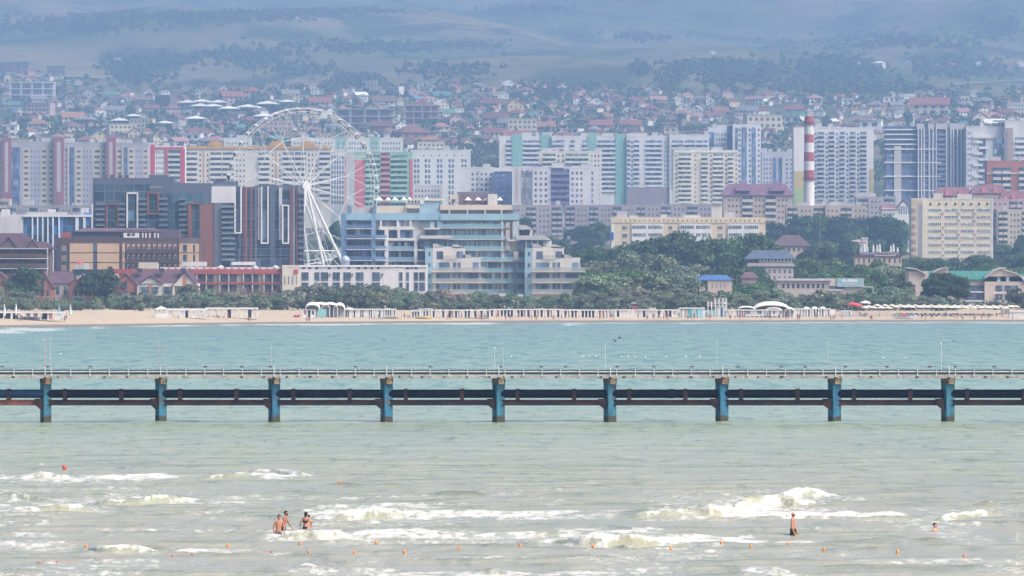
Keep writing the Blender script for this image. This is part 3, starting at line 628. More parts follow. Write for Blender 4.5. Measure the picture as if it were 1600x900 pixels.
# --- chimney
def chimney():
    D = 3020; k = D/F; zb = wz(345, D); r0, r1 = 8.8*k, 7.2*k
    ht = wz(182, D)-zb; rad = lambda z: r0+(r1-r0)*z/ht
    bands = [(345,281,1),(281,266,0),(266,252,1),(252,238,0),(238,223,1),(223,210,0),(210,194,1),(194,182,0)]
    root = None
    for y0, y1, wht in bands:
        z0, z1 = wz(y0, D)-zb, wz(y1, D)-zb
        mb = MB().lathe([(rad(z0), z0), (rad(z1), z1)], 24)
        if root is None:
            root = mb.obj('chimney', 'paint', None, (wx(1264, D), D, zb), (.68,.66,.66), False); root['_px'] = 1264; root['_py'] = 250
            thing(root, 'tall round industrial chimney painted in red and white bands', 'chimney')
        else: mb.obj('painted_band', 'paint', root, color=(.68,.66,.66) if wht else (.34,.06,.075), smooth=False)
    for y in (281, 194):
        z = wz(y, D)-zb; r = rad(z)+.9
        p = MB().lathe([(rad(z)-.1, -.15), (r, -.15), (r, .05), (rad(z)-.1, .05)], 24)
        for i in range(16):
            t = 2*math.pi*i/16; p.tube((r*math.cos(t), r*math.sin(t), 0), (r*math.cos(t), r*math.sin(t), 1.1), .05, 4)
        p.lathe([(r-.04, 1.05), (r+.04, 1.05), (r+.04, 1.15), (r-.04, 1.15)], 24)
        p.obj('gallery', 'paint', root, (0, 0, z), (.40,.10,.12))
chimney()
# --- middle distance: brick block, purple roofs, old blocks
b = tower('red brick block with cream bays below the rightmost tower', 3100, 1542, 1640, 252, 335, (.42,.17,.14), roof=3, name='apartment_block', cat='apartment block', group=None)
b.balconies(1550, 1580, 262, 320, 6, .45, (.66,.60,.55), split=2); b.balconies(1592, 1620, 262, 320, 6, .45, (.66,.60,.55)); b.box('cream_band', 1542, 1600, 270, 272, .4, .1, (.66,.6,.55)); b.done()
MAU=(.20,.11,.17)
b = tower('beige block with a mauve mansard roof left of the chimney', 3060, 1130, 1237, 305, 360, (.52,.44,.36), roof=0, name='apartment_block', cat='apartment block', group=None, parapet=False)
b.hip(1127, 1240, 305, 287, .12, .8, MAU); b.hip(1150, 1172, 298, 284, .3, .3, MAU, y0=-1, y1=5); b.hip(1204, 1226, 298, 284, .3, .3, MAU, y0=-1, y1=5)
b.windows(1136, 1232, 308, 345, 16, 4, .5, .42, (.10,.09,.12)); b.balconies(1160, 1176, 306, 345, 4, .45, (.6,.55,.48), proud=.8); b.balconies(1196, 1212, 306, 345, 4, .45, (.6,.55,.48), proud=.8); b.done()
for x0, x1, yt, ye, D, c, lab in ((1462, 1520, 292, 306, 3040, (.23,.11,.135), 'wide maroon pink roof below the striped tower'), (1520, 1572, 288, 302, 3020, (.20,.10,.12), 'steep maroon roof below the red brick block'), (1560, 1640, 298, 318, 3000, (.23,.10,.12), 'large dark red roof with dormers at the right edge')):
    b = tower('beige house block under a '+lab, D, x0, x1, ye, 355, (.50,.42,.38), roof=0, name='apartment_block', cat='apartment block', group=None, parapet=False)
    b.hip(x0-2, x1+2, ye, yt, .15, .6, c); b.windows(x0+3, x1-3, ye+4, ye+32, int((x1-x0)/6), 3, .5, .45, (.12,.1,.13))
    for q in (.25, .6): b.hip(x0+(x1-x0)*q, x0+(x1-x0)*q+9, ye-1, yt+3, .3, .2, (.36,.12,.15), name='dormer', y0=-.5, y1=5)
    b.done()
def old_block(lab, D, x0, x1, yt, yb, col, nf, nb=None, seed=0, name='apartment_block', grp=None):
    b = tower(lab, D, x0, x1, yt, yb, col, 12, name=name, cat='apartment block', seed=seed, roof=3, group=grp)
    nb = nb or max(2, int((x1-x0)/18)); dx = (x1-x0)/nb; h = 3.0/b.k
    for i in range(nb):
        a = x0+i*dx
        if i % 2 == seed % 2: b.balconies(a+2, a+dx-2, yt+3, yt+3+nf*h, nf, .45, tuple(min(.75, c*1.15) for c in col), proud=.9, split=2)
        else: b.windows(a+1, a+dx-1, yt+3, yt+3+nf*h, 3, nf, .45, .42, (.10,.11,.14), frame=(.6,.58,.55))
    b.done(); return b
old_block('weathered lilac grey five storey block right of the light blue hotel', 3050, 800, 880, 321, 370, (.42,.38,.40), 5, seed=1)
old_block('long mauve grey five storey block above the park treetops', 3120, 882, 1010, 321, 365, (.38,.34,.38), 4)
old_block('mauve grey five storey block left of the mansard roof', 3130, 1010, 1112, 320, 365, (.38,.34,.37), 4, seed=1)
old_block('beige five storey block with white balconies right of the mansard roof', 3008, 1228, 1290, 322, 365, (.52,.43,.36), 5)
old_block('beige and white low block above the park left of the gabled house', 3005, 1290, 1354, 322, 365, (.54,.45,.38), 5, seed=1)
old_block('grey block half hidden between chimney foot and gabled house', 3080, 1338, 1400, 308, 350, (.42,.39,.42), 4)
old_block('cream block at the right edge behind the cream tower', 2980, 1558, 1650, 328, 380, (.58,.50,.40), 6)
old_block('pinkish block with many windows right of the cream tower', 2990, 1550, 1600, 312, 340, (.50,.36,.38), 5, seed=1)
old_block('long grey roofed block left behind the striped blue facade', 2500, 10, 145, 322, 350, (.36,.34,.38), 2, 8)
old_block('beige low block at the left edge under the lilac complex', 2600, -60, 15, 312, 345, (.55,.46,.38), 4, seed=1)
b = tower('white gabled house with tall windows left of the cream tower', 2990, 1378, 1424, 325, 375, (.70,.69,.68), roof=0, name='gabled_house', cat='house', group=None, parapet=False)
b.gable(1400, 1424, 327, 313, .4, MAU, wall=(.72,.72,.70)); b.hip(1376, 1402, 327, 318, .2, .4, (.25,.14,.18)); b.windows(1403, 1422, 320, 336, 5, 1, .5, .8, (.06,.09,.18)); b.windows(1380, 1398, 331, 345, 4, 2, .5, .5); b.done()
# --- long cream block in the park
CRM=(.66,.57,.45)
b = tower('long cream five storey block with white glazed balconies behind the park trees', 2200, 954, 1196, 341, 430, CRM, 12, name='apartment_block', cat='apartment block', roof=3, group=None)
b.box('attic_band', 954, 1196, 341, 348, .25, .1, (.70,.60,.46)); b.windows(966, 1190, 343, 346.5, 30, 1, .25, .7, (.06,.05,.05), proud=.27, name='attic_vent')
b.hut(984, 996, 336, WHITE); b.hut(1033, 1042, 335, WHITE); b.hut(1066, 1095, 336, WHITE); b.hut(1066, 1070, 333, (.6,.6,.6))
b.box('white_edge', 955, 960, 350, 430, .2, .1, (.72,.72,.72)); b.box('blue_awning', 954, 959, 363, 374, .8, .1, (.05,.12,.42))
for a, c in ((987, 1036), (1062, 1111), (1137, 1186)):
    b.box('white_bay', a, c, 350, 415, .5, .1, (.72,.73,.73))
    for j in range(5): b.windows(a+1, a+(c-a)*.45, 352+j*12, 358+j*12, 6, 1, .8, .85, (.13,.17,.2), proud=.56, name='balcony_glazing'); b.windows(a+(c-a)*.52, c-1, 352+j*12, 358+j*12, 7, 1, .8, .85, (.18,.21,.24), proud=.56, name='balcony_glazing')
for a, c, n in ((970, 982, 1), (1043, 1052, 1), (1119, 1131, 1)): b.windows(a, c, 350, 410, n, 5, .65, .42, (.14,.15,.17), frame=(.7,.7,.7))
b.done()
# --- tall cream tower
b = tower('tall cream tower with brown window bands and round attic vents above the green roofed resort', 2450, 1424, 1551, 311, 450, (.71,.645,.52), 14, name=T, roof=5, group=None)
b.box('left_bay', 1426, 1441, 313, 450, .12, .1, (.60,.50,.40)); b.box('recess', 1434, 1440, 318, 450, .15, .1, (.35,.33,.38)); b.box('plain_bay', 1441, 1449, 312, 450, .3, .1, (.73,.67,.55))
for j in range(9): b.box('loggia', 1425, 1431, 326+j*12, 331+j*12, .5, .1, (.35,.28,.22))
for x in (1454, 1468, 1479, 1493, 1505, 1518, 1530, 1543): b.box('attic_vent', x-1.3, x+1.3, 317, 320, .35, .1, (.06,.05,.05))
for r in range(10):
    y = 325.5+r*10.9
    for a, c in ((1450, 1472), (1476, 1498), (1501, 1523), (1526, 1548)):
        b.box('window_band', a, c, y, y+5.2, .12, .1, (.70,.70,.68)); b.windows(a+.6, c-.6, y+.6, y+4.6, 6, 1, .62, .9, random.choice([(.22,.16,.12),(.12,.14,.16),(.3,.28,.26)]), proud=.2)
    for x in (1474, 1499, 1524): 
        if random.random() < .7: b.box('air_conditioner', x-1.2+random.uniform(-2,2), x+1.2, y+6.5, y+8.6, .5, .1, (.55,.42,.35))
b.box('right_edge', 1549, 1551.5, 312, 450, .2, .1, (.72,.72,.74)); b.done()
# ---------------------------------------------------------------- first line of buildings
NAVY=(.055,.085,.13); SLATE=(.12,.14,.20); RUST=(.33,.12,.07)
# dark hotel: left wing
def body_l(mb, s):
    z = s.Z; x = s.X
    mb.box(x(145), x(272), 0, 16, 0, z(278)); mb.box(x(232), x(262), 2, 12, z(278), z(273)); mb.box(x(272), x(319), 0, 16, 0, z(286)); mb.box(x(319), x(330), 1, 16, 0, z(286)); mb.box(x(328), x(369), 4, 16, z(320), z(286))
b = Bld('hotel', 'dark glass hotel wing with a white picture frame and rust columns', 'hotel', 1830, 145, 330, 278, 430, 16, SLATE, body=body_l)
b.box('curtain_wall', 148, 234, 288, 320, .3, .1, (.05,.09,.13), 'glass_wide'); b.box('curtain_wall', 266, 318, 301, 318, .3, .1, (.06,.11,.15), 'glass_wide')
for x0, x1 in ((148,197),(217,230),(248,263),(280,292),(234,247),(264,279),(302,312)):
    b.box('glazing', x0, x1, 320 if x0 < 200 else 303, 415, .1, .1, (.045,.08,.12), 'glass_wide')
for x0, x1 in ((150,164),(186,196),(217,229),(249,262),(280,292)):
    for j in range(9):
        y = 312+j*8.2+ (8 if x0 < 200 else 0)
        if y < 395: b.box('balcony', x0, x1, y-3.4, y-1, 1.5, -1.42, (.20,.26,.33), 'rail_glass'); b.box('slab', x0, x1, y-1, y, 1.5, .1, (.26,.30,.36))
for x0, x1, y0, y1 in ((166,168,318,358),(183,186,318,358),(166,186,318,320),(230,232,301,335),(246,249,301,335),(230,249,301,303),(230,249,333,335),(294,299,320,375),(299,312,317,319)): b.box('rust_frame', x0, x1, y0, y1, .9, .1, RUST)
for x0, x1, y0, y1 in ((198,200,301,356),(214,216,301,356),(198,216,300.5,303)): b.box('white_frame', x0, x1, y0, y1, 1.3, .1, (.78,.78,.80))
b.box('white_fin', 143.5, 145.5, 319, 360, 1.0, .1, (.75,.76,.8)); b.box('frame_glass', 200, 214, 303, 356, .6, .1, (.06,.10,.15), 'glass_wide')
for x in (162, 174, 186, 196): b.box('roof_vent', x-3.5, x+3.5, 273, 278, -4, 7, (.10,.11,.14))
b.box('white_block', 329, 370, 291, 317, -2.5, 9, (.72,.72,.74)); b.box('dark_penthouse', 332, 370, 283, 291, -5, 12, (.12,.12,.19)); b.box('penthouse', 336, 348, 279, 283, -6, 12, (.07,.09,.14))
b.box('terrace_glass', 234, 254, 291, 294, 1.2, -1.1, (.3,.36,.42), 'rail_glass'); b.done()
def body_m(mb, s):
    z = s.Z; x = s.X
    mb.box(x(335), x(372), 0, 16, 0, z(317)); mb.box(x(366), x(398), .5, 18, 0, z(292)); mb.box(x(398), x(466), 0, 20, 0, z(290))
    pts = []
    # rounded right corner
    for i in range(9):
        t = math.pi/2*i/8; pts.append((x(462)+2.6*math.sin(t), 3-3*math.cos(t)))
    v = [(a, b_, 0) for a, b_ in pts]+[(x(462), 12, 0)]; v += [(a, b_, z(298)) for a, b_, _ in v]; n = len(pts)+1
    mb.add(v, [tuple(range(n-1, -1, -1)), tuple(range(n, 2*n))]+[(i, (i+1) % n, n+(i+1) % n, n+i) for i in range(n)])
b = Bld('hotel', 'dark glass hotel tower with a brown end wall and three tall white frames', 'hotel', 1805, 312, 475, 290, 450, 20, SLATE, body=body_m)
b.box('brown_wall', 312, 335, 319, 440, .1, 14, (.25,.115,.10), off=0); b.box('slate_wall', 335, 347, 317.5, 440, .35, .1, (.17,.19,.26))
b.box('glazing', 347, 368, 319, 430, .1, .1, NAVY, 'glass_wide'); b.box('glazing', 372, 462, 296, 430, .6, .1, (.04,.06,.10), 'glass_wide')
for j in range(11):
    y = 324+j*8.3; b.box('balcony', 347, 367, y-3.6, y-1, 1.7, -1.6, (.22,.32,.38), 'rail_glass'); b.box('slab', 347, 368, y-1, y+.2, 1.7, .1, (.30,.33,.38))
for x0, x1, c in ((380,384,(.14,.07,.09)),(384,386,RUST),(392,394,(.30,.12,.09)),(398,402,(.15,.16,.22)),(403,407,(.55,.56,.6)),(422,430,(.10,.13,.18)),(436,441,(.5,.52,.56)),(453,458,(.18,.08,.10)),(458,461,(.22,.24,.3)),(463,464.5,(.22,.10,.08))): b.box('wall_strip', x0, x1, 293, 430 if c[0] < .4 else 375, .9, .1, c)
for x0, x1, y0, y1 in ((366.5,378,291.5,365),(408,420,291,381),(441,452,320,381)):
    b.box('white_frame', x0, x0+2, y0, y1, 1.6, .1, (.76,.77,.8)); b.box('white_frame', x1-2, x1, y0, y1, 1.6, .1, (.76,.77,.8)); b.box('white_frame', x0, x1, y1-2, y1, 1.65, .1, (.76,.77,.8))
    if y0 > 300: b.box('white_frame', x0, x1, y0, y0+2, 1.65, .1, (.76,.77,.8))
    b.box('frame_glass', x0+2, x1-2, y0, y1-2, .95, .1, (.07,.10,.13), 'glass_wide')
for j in range(12):
    y = 304+j*9.4; b.box('corner_balcony', 466, 475, y-3.5, y, .9, .8, (.16,.18,.25)); 
b.box('corner_glazing', 466, 474.5, 301, 430, .3, 1, (.04,.05,.08), 'glass_wide')
for y in (321, 341.5, 352, 383.5, 399): b.box('floor_line', 372, 464, y-.35, y+.35, 1.0, .1, (.18,.21,.28))
b.box('roof_block', 416, 430, 288, 290, -3, 8, (.08,.10,.14)); b.done()
# light striped office at the left
b = Bld('office_building', 'white walled office with a blue striped glass facade left of the dark hotel', 'office building', 1900, -60, 146, 337, 450, 16, (.60,.60,.63))
b.box('blue_glass', 37, 145, 339.5, 450, .3, .1, (.035,.09,.21), 'glass'); b.box('side_wall', -60, 36, 338, 450, .5, .1, (.62,.61,.64))
for x in (51, 59, 67, 75, 83, 92.5): b.box('white_fin', x-1, x+1, 338, 440, .9, .1, (.74,.76,.80))
for x0, x1 in ((118,123),(130,134),(143,145.5)): b.box('white_panel', x0, x1, 338, 450, .8, .1, (.70,.73,.78))
b.box('roof_band', 36, 146, 336, 339, 1, .5, (.70,.70,.74)); b.box('roof_unit', 40, 102, 331, 336, -3, 7, (.5,.5,.5)); b.box('blue_roof_unit', 130, 143, 332, 337, -2, 6, (.10,.22,.55)); b.rooftop(8, 3, (.6,.6,.6)); b.done()
# maroon roofed guest house, far left
b = Bld('guest_house', 'dark maroon roofed guest house with long brown balconies at the left edge', 'guest house', 1760, -70, 77, 385, 460, 14, (.14,.10,.10), parapet=False)
DM=(.10,.06,.075)
b.hip(-60, 60, 388, 364, .25, 1.0, DM); b.hip(40, 80, 388, 377, .3, .8, DM, y0=-.6, y1=9); b.gable(0, 28, 388, 371, .4, DM, (.15,.11,.11), y0=-1.2, y1=6); b.gable(42, 60, 388, 375, .3, DM, (.15,.11,.11), y0=-1.2, y1=6)
for y in (388.5, 404, 419.5, 435):
    b.box('white_slab', -60, 76, y-.7, y+.7, 2.1, .1, (.55,.56,.62)); b.box('balcony_rail', -58, 75, y+8, y+13, 2.0, -1.9, (.13,.08,.06))
for x in (-40,-20,0,18,36,54,75): b.box('post', x-.7, x+.7, 389, 450, 2.0, -1.6, (.09,.06,.06) if x < 70 else (.6,.62,.68))
b.windows(-50, 74, 391, 447, 10, 4, .6, .5, (.05,.06,.08), name='window'); b.done()
# beige hotel with brown roof
BEI=(.60,.43,.29); DB=(.13,.085,.085)
b = Bld('hotel', 'beige hotel with brown roof storey and a rank of small brown balconies', 'hotel', 1790, 86, 313, 373, 460, 14, DB, parapet=True)
b.box('roof_storey', 110, 160, 362, 373, -1.5, 10, (.10,.11,.16)); b.box('roof_storey', 160, 190, 360, 373, -1.5, 10, (.15,.11,.15)); b.box('red_wall', 95, 110, 363, 372, -1, 6, (.36,.11,.08)); b.box('mansard', 190, 280, 359, 372, -1, 10, (.14,.10,.14)); b.box('mansard', 280, 312, 372, 380, .2, 4, (.16,.13,.16))
b.hip(118, 250, 361, 356, .1, .5, (.15,.11,.14), y0=1, y1=12)
b.box('white_loggia', 193, 217, 364, 371.5, .3, 2, (.68,.68,.70)); b.windows(198, 212, 364, 369, 2, 1, .7, .8, (.10,.07,.07), proud=.4)
for x in (222, 227, 233, 241, 246): b.box('white_pillar', x, x+2, 364, 371.5, .3, .5, (.68,.68,.68))
b.box('dark_bay', 88, 108, 381, 440, .3, .1, (.08,.07,.10))
for j in range(4):
    y = 380.5+j*15.3
    for x0, x1 in ((109,145.5),(152,186),(191,195),(280,311)): b.box('beige_panel', x0, x1, y, y+14, .35, .1, BEI)
    b.box('window', 146.5, 151.5, y+1.5, y+13, .3, .1, DGLASS, 'glass'); b.box('window', 286, 292, y+2, y+13, .42, .1, DGLASS, 'glass'); b.box('window', 302, 305, y+2, y+13, .42, .1, DGLASS, 'glass')
    b.box('window', 96, 104, y+3, y+12, .4, .1, (.3,.24,.2), 'wall')
    for i in range(10):
        x = 197+i*8.1; b.box('beige_panel', x+1.6, x+5.6, y+1, y+13, .3, .1, (.50,.37,.30)); b.box('balcony', x+.6, x+7.2, y+9.5, y+13.5, 1.3, -1.15, (.08,.06,.07)); b.box('balcony_slab', x+.6, x+7.2, y+13.5, y+14.2, 1.3, .1, (.2,.15,.14))
b.windows(197, 278, 382, 442, 10, 4, .3, .6, (.05,.05,.07), proud=.33, name='balcony_door')
b.done()
# red-roofed long building
b = Bld('guest_house', 'long cream guest house under a red parapet with two rows of loggias', 'guest house', 1740, 186, 441, 424, 480, 12, (.50,.45,.38))
b.box('red_parapet', 172, 441, 420.5, 428, .8, .5, (.38,.10,.09)); b.box('red_band', 305, 441, 441, 444, 1.0, .1, (.33,.09,.09)); b.box('red_band', 305, 441, 457, 460, 1.0, .1, (.30,.08,.09))
for j, y in enumerate((429, 445)):
    for i, (x0, x1) in enumerate(((308,320),(323,334),(344,356),(358,370),(381,392),(395,404),(413,424),(426,437))): b.box('loggia', x0, x1, y, y+11.5, .1, .1, (.07,.06,.07), 'glass'); b.box('railing', x0, x1, y+7.5, y+11.5, .9, -.8, (.10,.07,.08)); b.box('partition', x0-1, x0+.3, y, y+12, 1, .1, (.58,.56,.52))
b.box('white_parapet', 250, 441, 417.5, 421, -.5, 1, (.68,.68,.70)); b.box('roof_unit', 216, 246, 410, 420, -1.5, 5, (.60,.58,.50)); b.box('roof_unit', 283, 322, 409, 416, -2, 5, (.62,.62,.62)); b.box('roof_unit', 361, 398, 409, 414, -2, 5, (.68,.68,.68))
for x in (344, 397, 430): b.o and link('dome', MB().lathe([(1.3,0),(1.25,.6),(.9,1.2),(.3,1.55),(.05,1.6)], 12).mesh('dome', 'paint', True), b.o, (b.X(x), 3, b.zt+.3), (1,1,1), (0,0,0), (.55,.56,.58))
for x in range(262, 440, 11): b.box('parapet_opening', x, x+3, 418.5, 420, -.42, .6, (.12,.13,.16))
b.done()
b = Bld('annex', 'narrow cream annex between the red parapet and the white hotel', 'building', 1738, 441, 467, 416, 480, 12, (.64,.60,.52)); b.box('red_strip', 460, 466, 421, 428, .3, .1, (.48,.1,.09)); b.windows(442, 466, 430, 446, 4, 1, .22, .8); b.done()
# white hotel with ribbon of small square windows
b = Bld('hotel', 'white two storey hotel with black framed windows and square attic openings', 'hotel', 1742, 468, 667, 416, 485, 14, (.64,.64,.68))
for x in (474.5, 484, 494.5, 514.5, 529.5, 545, 560.5, 571, 581, 591, 637, 643, 650): b.box('attic_window', x-2.2, x+2.2, 417.5, 420.5, .1, .1, (.05,.06,.09), 'glass')
for y in (425.5, 441.5):
    for x0, x1 in ((471,482),(491.5,499),(501.5,512.5),(520,531),(537,548),(556.5,568),(582,593.5),(624,629),(635,639),(647,653),(655,664)):
        f = b.box('window_frame', x0-.6, x1+.6, y-.6, y+13.6, .1, .1, (.52,.53,.58)); b.box('window', x0, x1, y, y+13, .16, .1, (.05,.075,.11), 'glass')
for x in (515.5, 550.5, 597.5): b.box('wall_lamp', x-1, x+1, 427, 432, .5, .1, (.15,.15,.18))
b.box('cornice', 467, 668, 415, 417, .35, .2, (.72,.72,.74)); link('dome', MB().lathe([(1.3,0),(1.3,1.6),(1.5,1.7),(1.1,2.6),(.4,3.2),(.05,3.3)], 12).mesh('dome', 'paint', True), b.o, (b.X(539), 4, b.zt), (1,1,1), (0,0,0), (.42,.48,.6)); b.done()
# brick gable houses and the white gables
for i, (x0, x1, yt, ye, lab) in enumerate(((-25, 20, 426, 444, 'red brick gable house at the left edge'), (52, 82, 425, 447, 'red brick house with an arched gable window beside the tall bush'), (108, 146, 428, 446, 'red brick house with white lettering on its gable'), (175, 218, 428, 450, 'red brick house with a curved gable left of the white gables'))):
    b = Bld('brick_house', lab, 'house', 1712+i, x0, x1, ye, 485, 10, (.3,.13,.1), 'red_brick', parapet=False)
    b.gable(x0, x1, ye, yt, .45, (.12,.07,.09), (.3,.13,.1), wmat='red_brick'); m = (x0+x1)/2
    b.box('window', m-2.3, m+2.3, yt+13, ye+15, .35, .1, (.05,.05,.07), 'glass'); link('arch', MB().lathe([(2.3*b.k,0),(2.3*b.k,.3)], 14).mesh('arch', 'glass'), b.o, (b.X(m), -.35, b.Z(yt+13)), (1,1,1), (R(-90),0,0), (.05,.05,.07))
    b.windows(x0+3, m-4, ye+6, ye+17, 1, 1, .6, .9, (.06,.07,.1), frame=(.6,.55,.5)); b.windows(m+4, x1-3, ye+6, ye+17, 1, 1, .6, .9, (.06,.07,.1), frame=(.6,.55,.5))
    if i == 2: # graffiti-like white lettering, unreadable
        for q in range(6): b.box('lettering', 119.5+q*2.6, 121.3+q*2.6, 429.8+abs(q-2)*.5, 435.2+abs(q-3)*.4, .4, -.34, (.6,.62,.62))
        for q in range(3): b.box('lettering', 127+q*2.8, 129+q*2.8, 439, 443, .4, -.34, (.5,.5,.5))
    b.done()
b = Bld('house_row', 'low maroon roofed house between two brick gables', 'house', 1722, 80, 112, 441, 485, 10, (.48,.45,.42), parapet=False); b.hip(78, 114, 442, 424, .12, .4, (.13,.08,.11)); b.windows(84, 108, 446, 462, 2, 1, .4, .8); b.done()
b = Bld('house_row', 'low dark roofed brick house behind the bush left of the white gables', 'house', 1724, 144, 180, 447, 485, 10, (.3,.13,.1), 'red_brick', parapet=False); b.hip(142, 182, 447, 434, .12, .3, (.14,.09,.11)); b.windows(148, 176, 451, 463, 2, 1, .4, .8); b.done()
b = Bld('gabled_house', 'white house with two broad gables under one maroon roof', 'house', 1714, 214, 309, 443, 500, 12, (.58,.55,.52), parapet=False)
b.hip(200, 305, 443, 422, .10, .5, (.13,.075,.10), y0=3.2); b.gable(218, 252, 443, 432, .5, (.09,.06,.08), (.56,.54,.52), y0=-.4, y1=7); b.gable(270, 308, 447, 425, .5, (.09,.06,.08), (.62,.60,.54), y0=-1.2, y1=7)
b.box('brick_strip', 286, 292, 431, 470, 1.35, .1, (.45,.2,.13)); b.box('balcony', 230, 270, 462, 466, 1.6, -1.4, (.10,.08,.10)); b.box('balcony_slab', 228, 272, 466, 467.5, 1.6, .1, (.3,.26,.25)); b.box('corner_pillar', 270, 273, 448, 500, 1.3, .1, (.62,.60,.52))
for x0, x1 in ((222.5,231),(238.5,247),(257,265)):
    b.box('window', x0, x1, 448, 458, .46, .1, DGLASS, 'glass'); b.box('window', x0, x1, 469, 480, .3, .1, DGLASS, 'glass'); b.box('lintel', x0-1, x1+1, 446.5, 448, .5, .1, (.66,.64,.6))
b.box('brick_pilaster', 233, 236.5, 444, 466, .5, .1, (.40,.2,.15))
for x in (217, 251, 285): b.box('chimney', x-4, x+4, 419, 426, -4, 5.5, (.07,.065,.085))
b.windows(276, 284, 450, 486, 1, 3, .6, .6, DGLASS, proud=1.25); b.done()
# red sunshade / rooftop figures
b = Bld('kiosk', 'dark green flat roof terrace with a red parasol above the lettered gable', 'terrace', 1730, 113, 172, 421, 450, 6, (.04,.07,.07), parapet=False)
MB().lathe([(.1,2.6),(1.3,1.9),(1.25,1.85),(.1,2.3)], 10).tube((0,0,0),(0,0,2.6),.06,5).obj('parasol', 'cloth', b.o, (b.X(124), 1, b.zt), (.6,.08,.14)); b.box('awning', 118, 130, 414, 421, .3, 1, (.45,.5,.55)); b.box('white_awning', 131, 138, 411, 421, .2, 1, (.6,.62,.6)); b.done()
# ---------------------------------------------------------------- light blue terraced hotel
LB=(.26,.44,.55); LBD=(.14,.24,.38); CR=(.60,.595,.585); SLB=(.62,.63,.64)
def body_h(mb, s):
    z, x = s.Z, s.X
    mb.box(x(533), x(583), 1.5, 20, 0, z(344)); mb.box(x(583), x(700), 1.2, 20, 0, z(344)); mb.box(x(700), x(811), 1.2, 20, 0, z(344)); mb.box(x(811), x(862), 1.2, 20, 0, z(376)); mb.box(x(811), x(832), 2, 18, z(376), z(358))
b = Bld('hotel', 'large light blue and cream terraced hotel with glass balconies and roof parasols', 'hotel', 1760, 533, 862, 344, 485, 20, CR, body=body_h)
b.box('blue_band', 536, 688, 333, 344, .3, 14, LB); b.box('blue_band', 688, 811, 334, 344, .6, 16, (.28,.46,.54)); b.box('blue_pylon', 542, 548, 321, 334, .3, 10, LBD); b.box('blue_pylon', 582, 588, 321, 334, .4, 10, LBD)
b.box('blue_frame', 533, 541, 334, 470, .5, 8, LBD); b.box('blue_frame', 580, 587, 333, 470, .35, 6, (.20,.32,.45)); b.box('attic', 588, 636, 322, 333, -.5, 12, (.62,.54,.46)); b.box('attic', 549, 582, 324, 333, -1, 12, (.48,.44,.44)); b.box('attic', 636, 656, 325, 333, -1.5, 12, (.50,.48,.45)); b.box('attic_roof', 634, 656, 320, 325.5, .3, 12, (.60,.55,.50))
b.box('blue_block', 655, 687, 314, 333, -.8, 10, (.36,.52,.64)); b.box('block_roof', 662, 694, 310.5, 313.5, -.2, 12, (.70,.68,.62)); b.box('striped_canopy', 634, 662, 311, 314, -.3, 8, (.74,.74,.74))
for i in range(4):
    x = 639+i*5.2; MB().prism([(b.X(x-1.6), b.Z(316.5)), (b.X(x+1.6), b.Z(316.5)), (b.X(x), b.Z(311.6))], .0, .25).obj('dark_arch', 'wall', b.o, color=(.03,.03,.05))
b.box('arch_wall', 634, 662, 313.5, 318, -.35, 8, (.72,.72,.72)); b.box('arch_base', 634, 662, 318, 321, -.5, 8, (.30,.45,.50))
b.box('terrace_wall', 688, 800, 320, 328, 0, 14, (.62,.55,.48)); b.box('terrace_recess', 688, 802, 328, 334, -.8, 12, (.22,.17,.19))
for x in (702, 730.5, 758, 783.5): b.box('terrace_pillar', x-1.2, x+1.2, 327, 334, .1, .3, (.62,.55,.48))
b.box('maroon_hall', 716, 763, 302, 320, -3, 14, (.20,.15,.20)); b.box('hall_roof', 714, 764, 299.5, 302, -3.3, 15, (.2,.2,.24)); b.box('cream_hall', 762, 777, 303, 320, -1.2, 12, (.60,.58,.55)); b.box('cream_hut', 703, 715, 304, 316, -1.5, 8, (.62,.56,.48)); b.box('hut_window', 706, 711, 311, 316, -1.4, 2, (.05,.07,.1), 'glass')
b.box('red_sign', 752, 762, 311.5, 314.5, -2.6, 3, (.55,.3,.32))
FL = [356.5, 374, 391, 408, 425, 442, 458.5]
def floorbay(x0, x1, y0, y1, nwin, slab=1.6, g=(.17,.26,.35), rail=True, pale=.35, rc=(.28,.48,.58), wall=CR):
    """glazed bay between slabs y0 and y1: panes, pale curtains, slab and glass rail"""
    b.box('glazing', x0, x1, y0+1.5, y1-.5, -.9, 1.3, g, 'glass')
    dx = (x1-x0)/nwin
    for i in range(nwin):
        if random.random() < pale: b.box('curtain', x0+i*dx+dx*.1, x0+i*dx+dx*random.uniform(.35, .8), y0+2.5, y1-2, -.75, 1, random.choice([(.62,.65,.67),(.5,.55,.6),(.42,.5,.55)]), 'wall')
        b.box('mullion', x0+i*dx-.35, x0+i*dx+.35, y0+1, y1, -.6, 1.2, random.choice([wall, (.2,.26,.32)]), 'wall')
    b.box('slab', x0-1, x1+1, y1-.6, y1+.5, slab, 1.3, SLB)
    if rail: b.box('balcony', x0-1, x1+1, y1-6.4, y1-1, slab-.05, -slab+.15, rc, 'rail_glass')
# left blue wing
for j in range(6):
    y0 = FL[j]-1; y1 = FL[j+1]-1
    if j == 0: floorbay(542, 580, 345, y0+2, 3, 1.0, (.07,.10,.18), pale=.1, rc=(.16,.26,.42))
    floorbay(542, 580, y0, y1, 3, 1.2, (.06,.085,.16), pale=.15, rc=(.15,.24,.42)); b.box('blue_spandrel', 541, 581, y1-6, y1-2, 1.15, -1.0, (.13,.21,.36))
    b.box('glazing', 587, 602, y0+4, y1, -.8, 1.2, (.07,.10,.15), 'glass'); b.box('blue_spandrel', 586, 604, y1-6, y1-1, 1.0, -.8, (.16,.25,.4)); b.box('slab', 586, 605, y1-1, y1+.6, 1.3, 1, SLB)
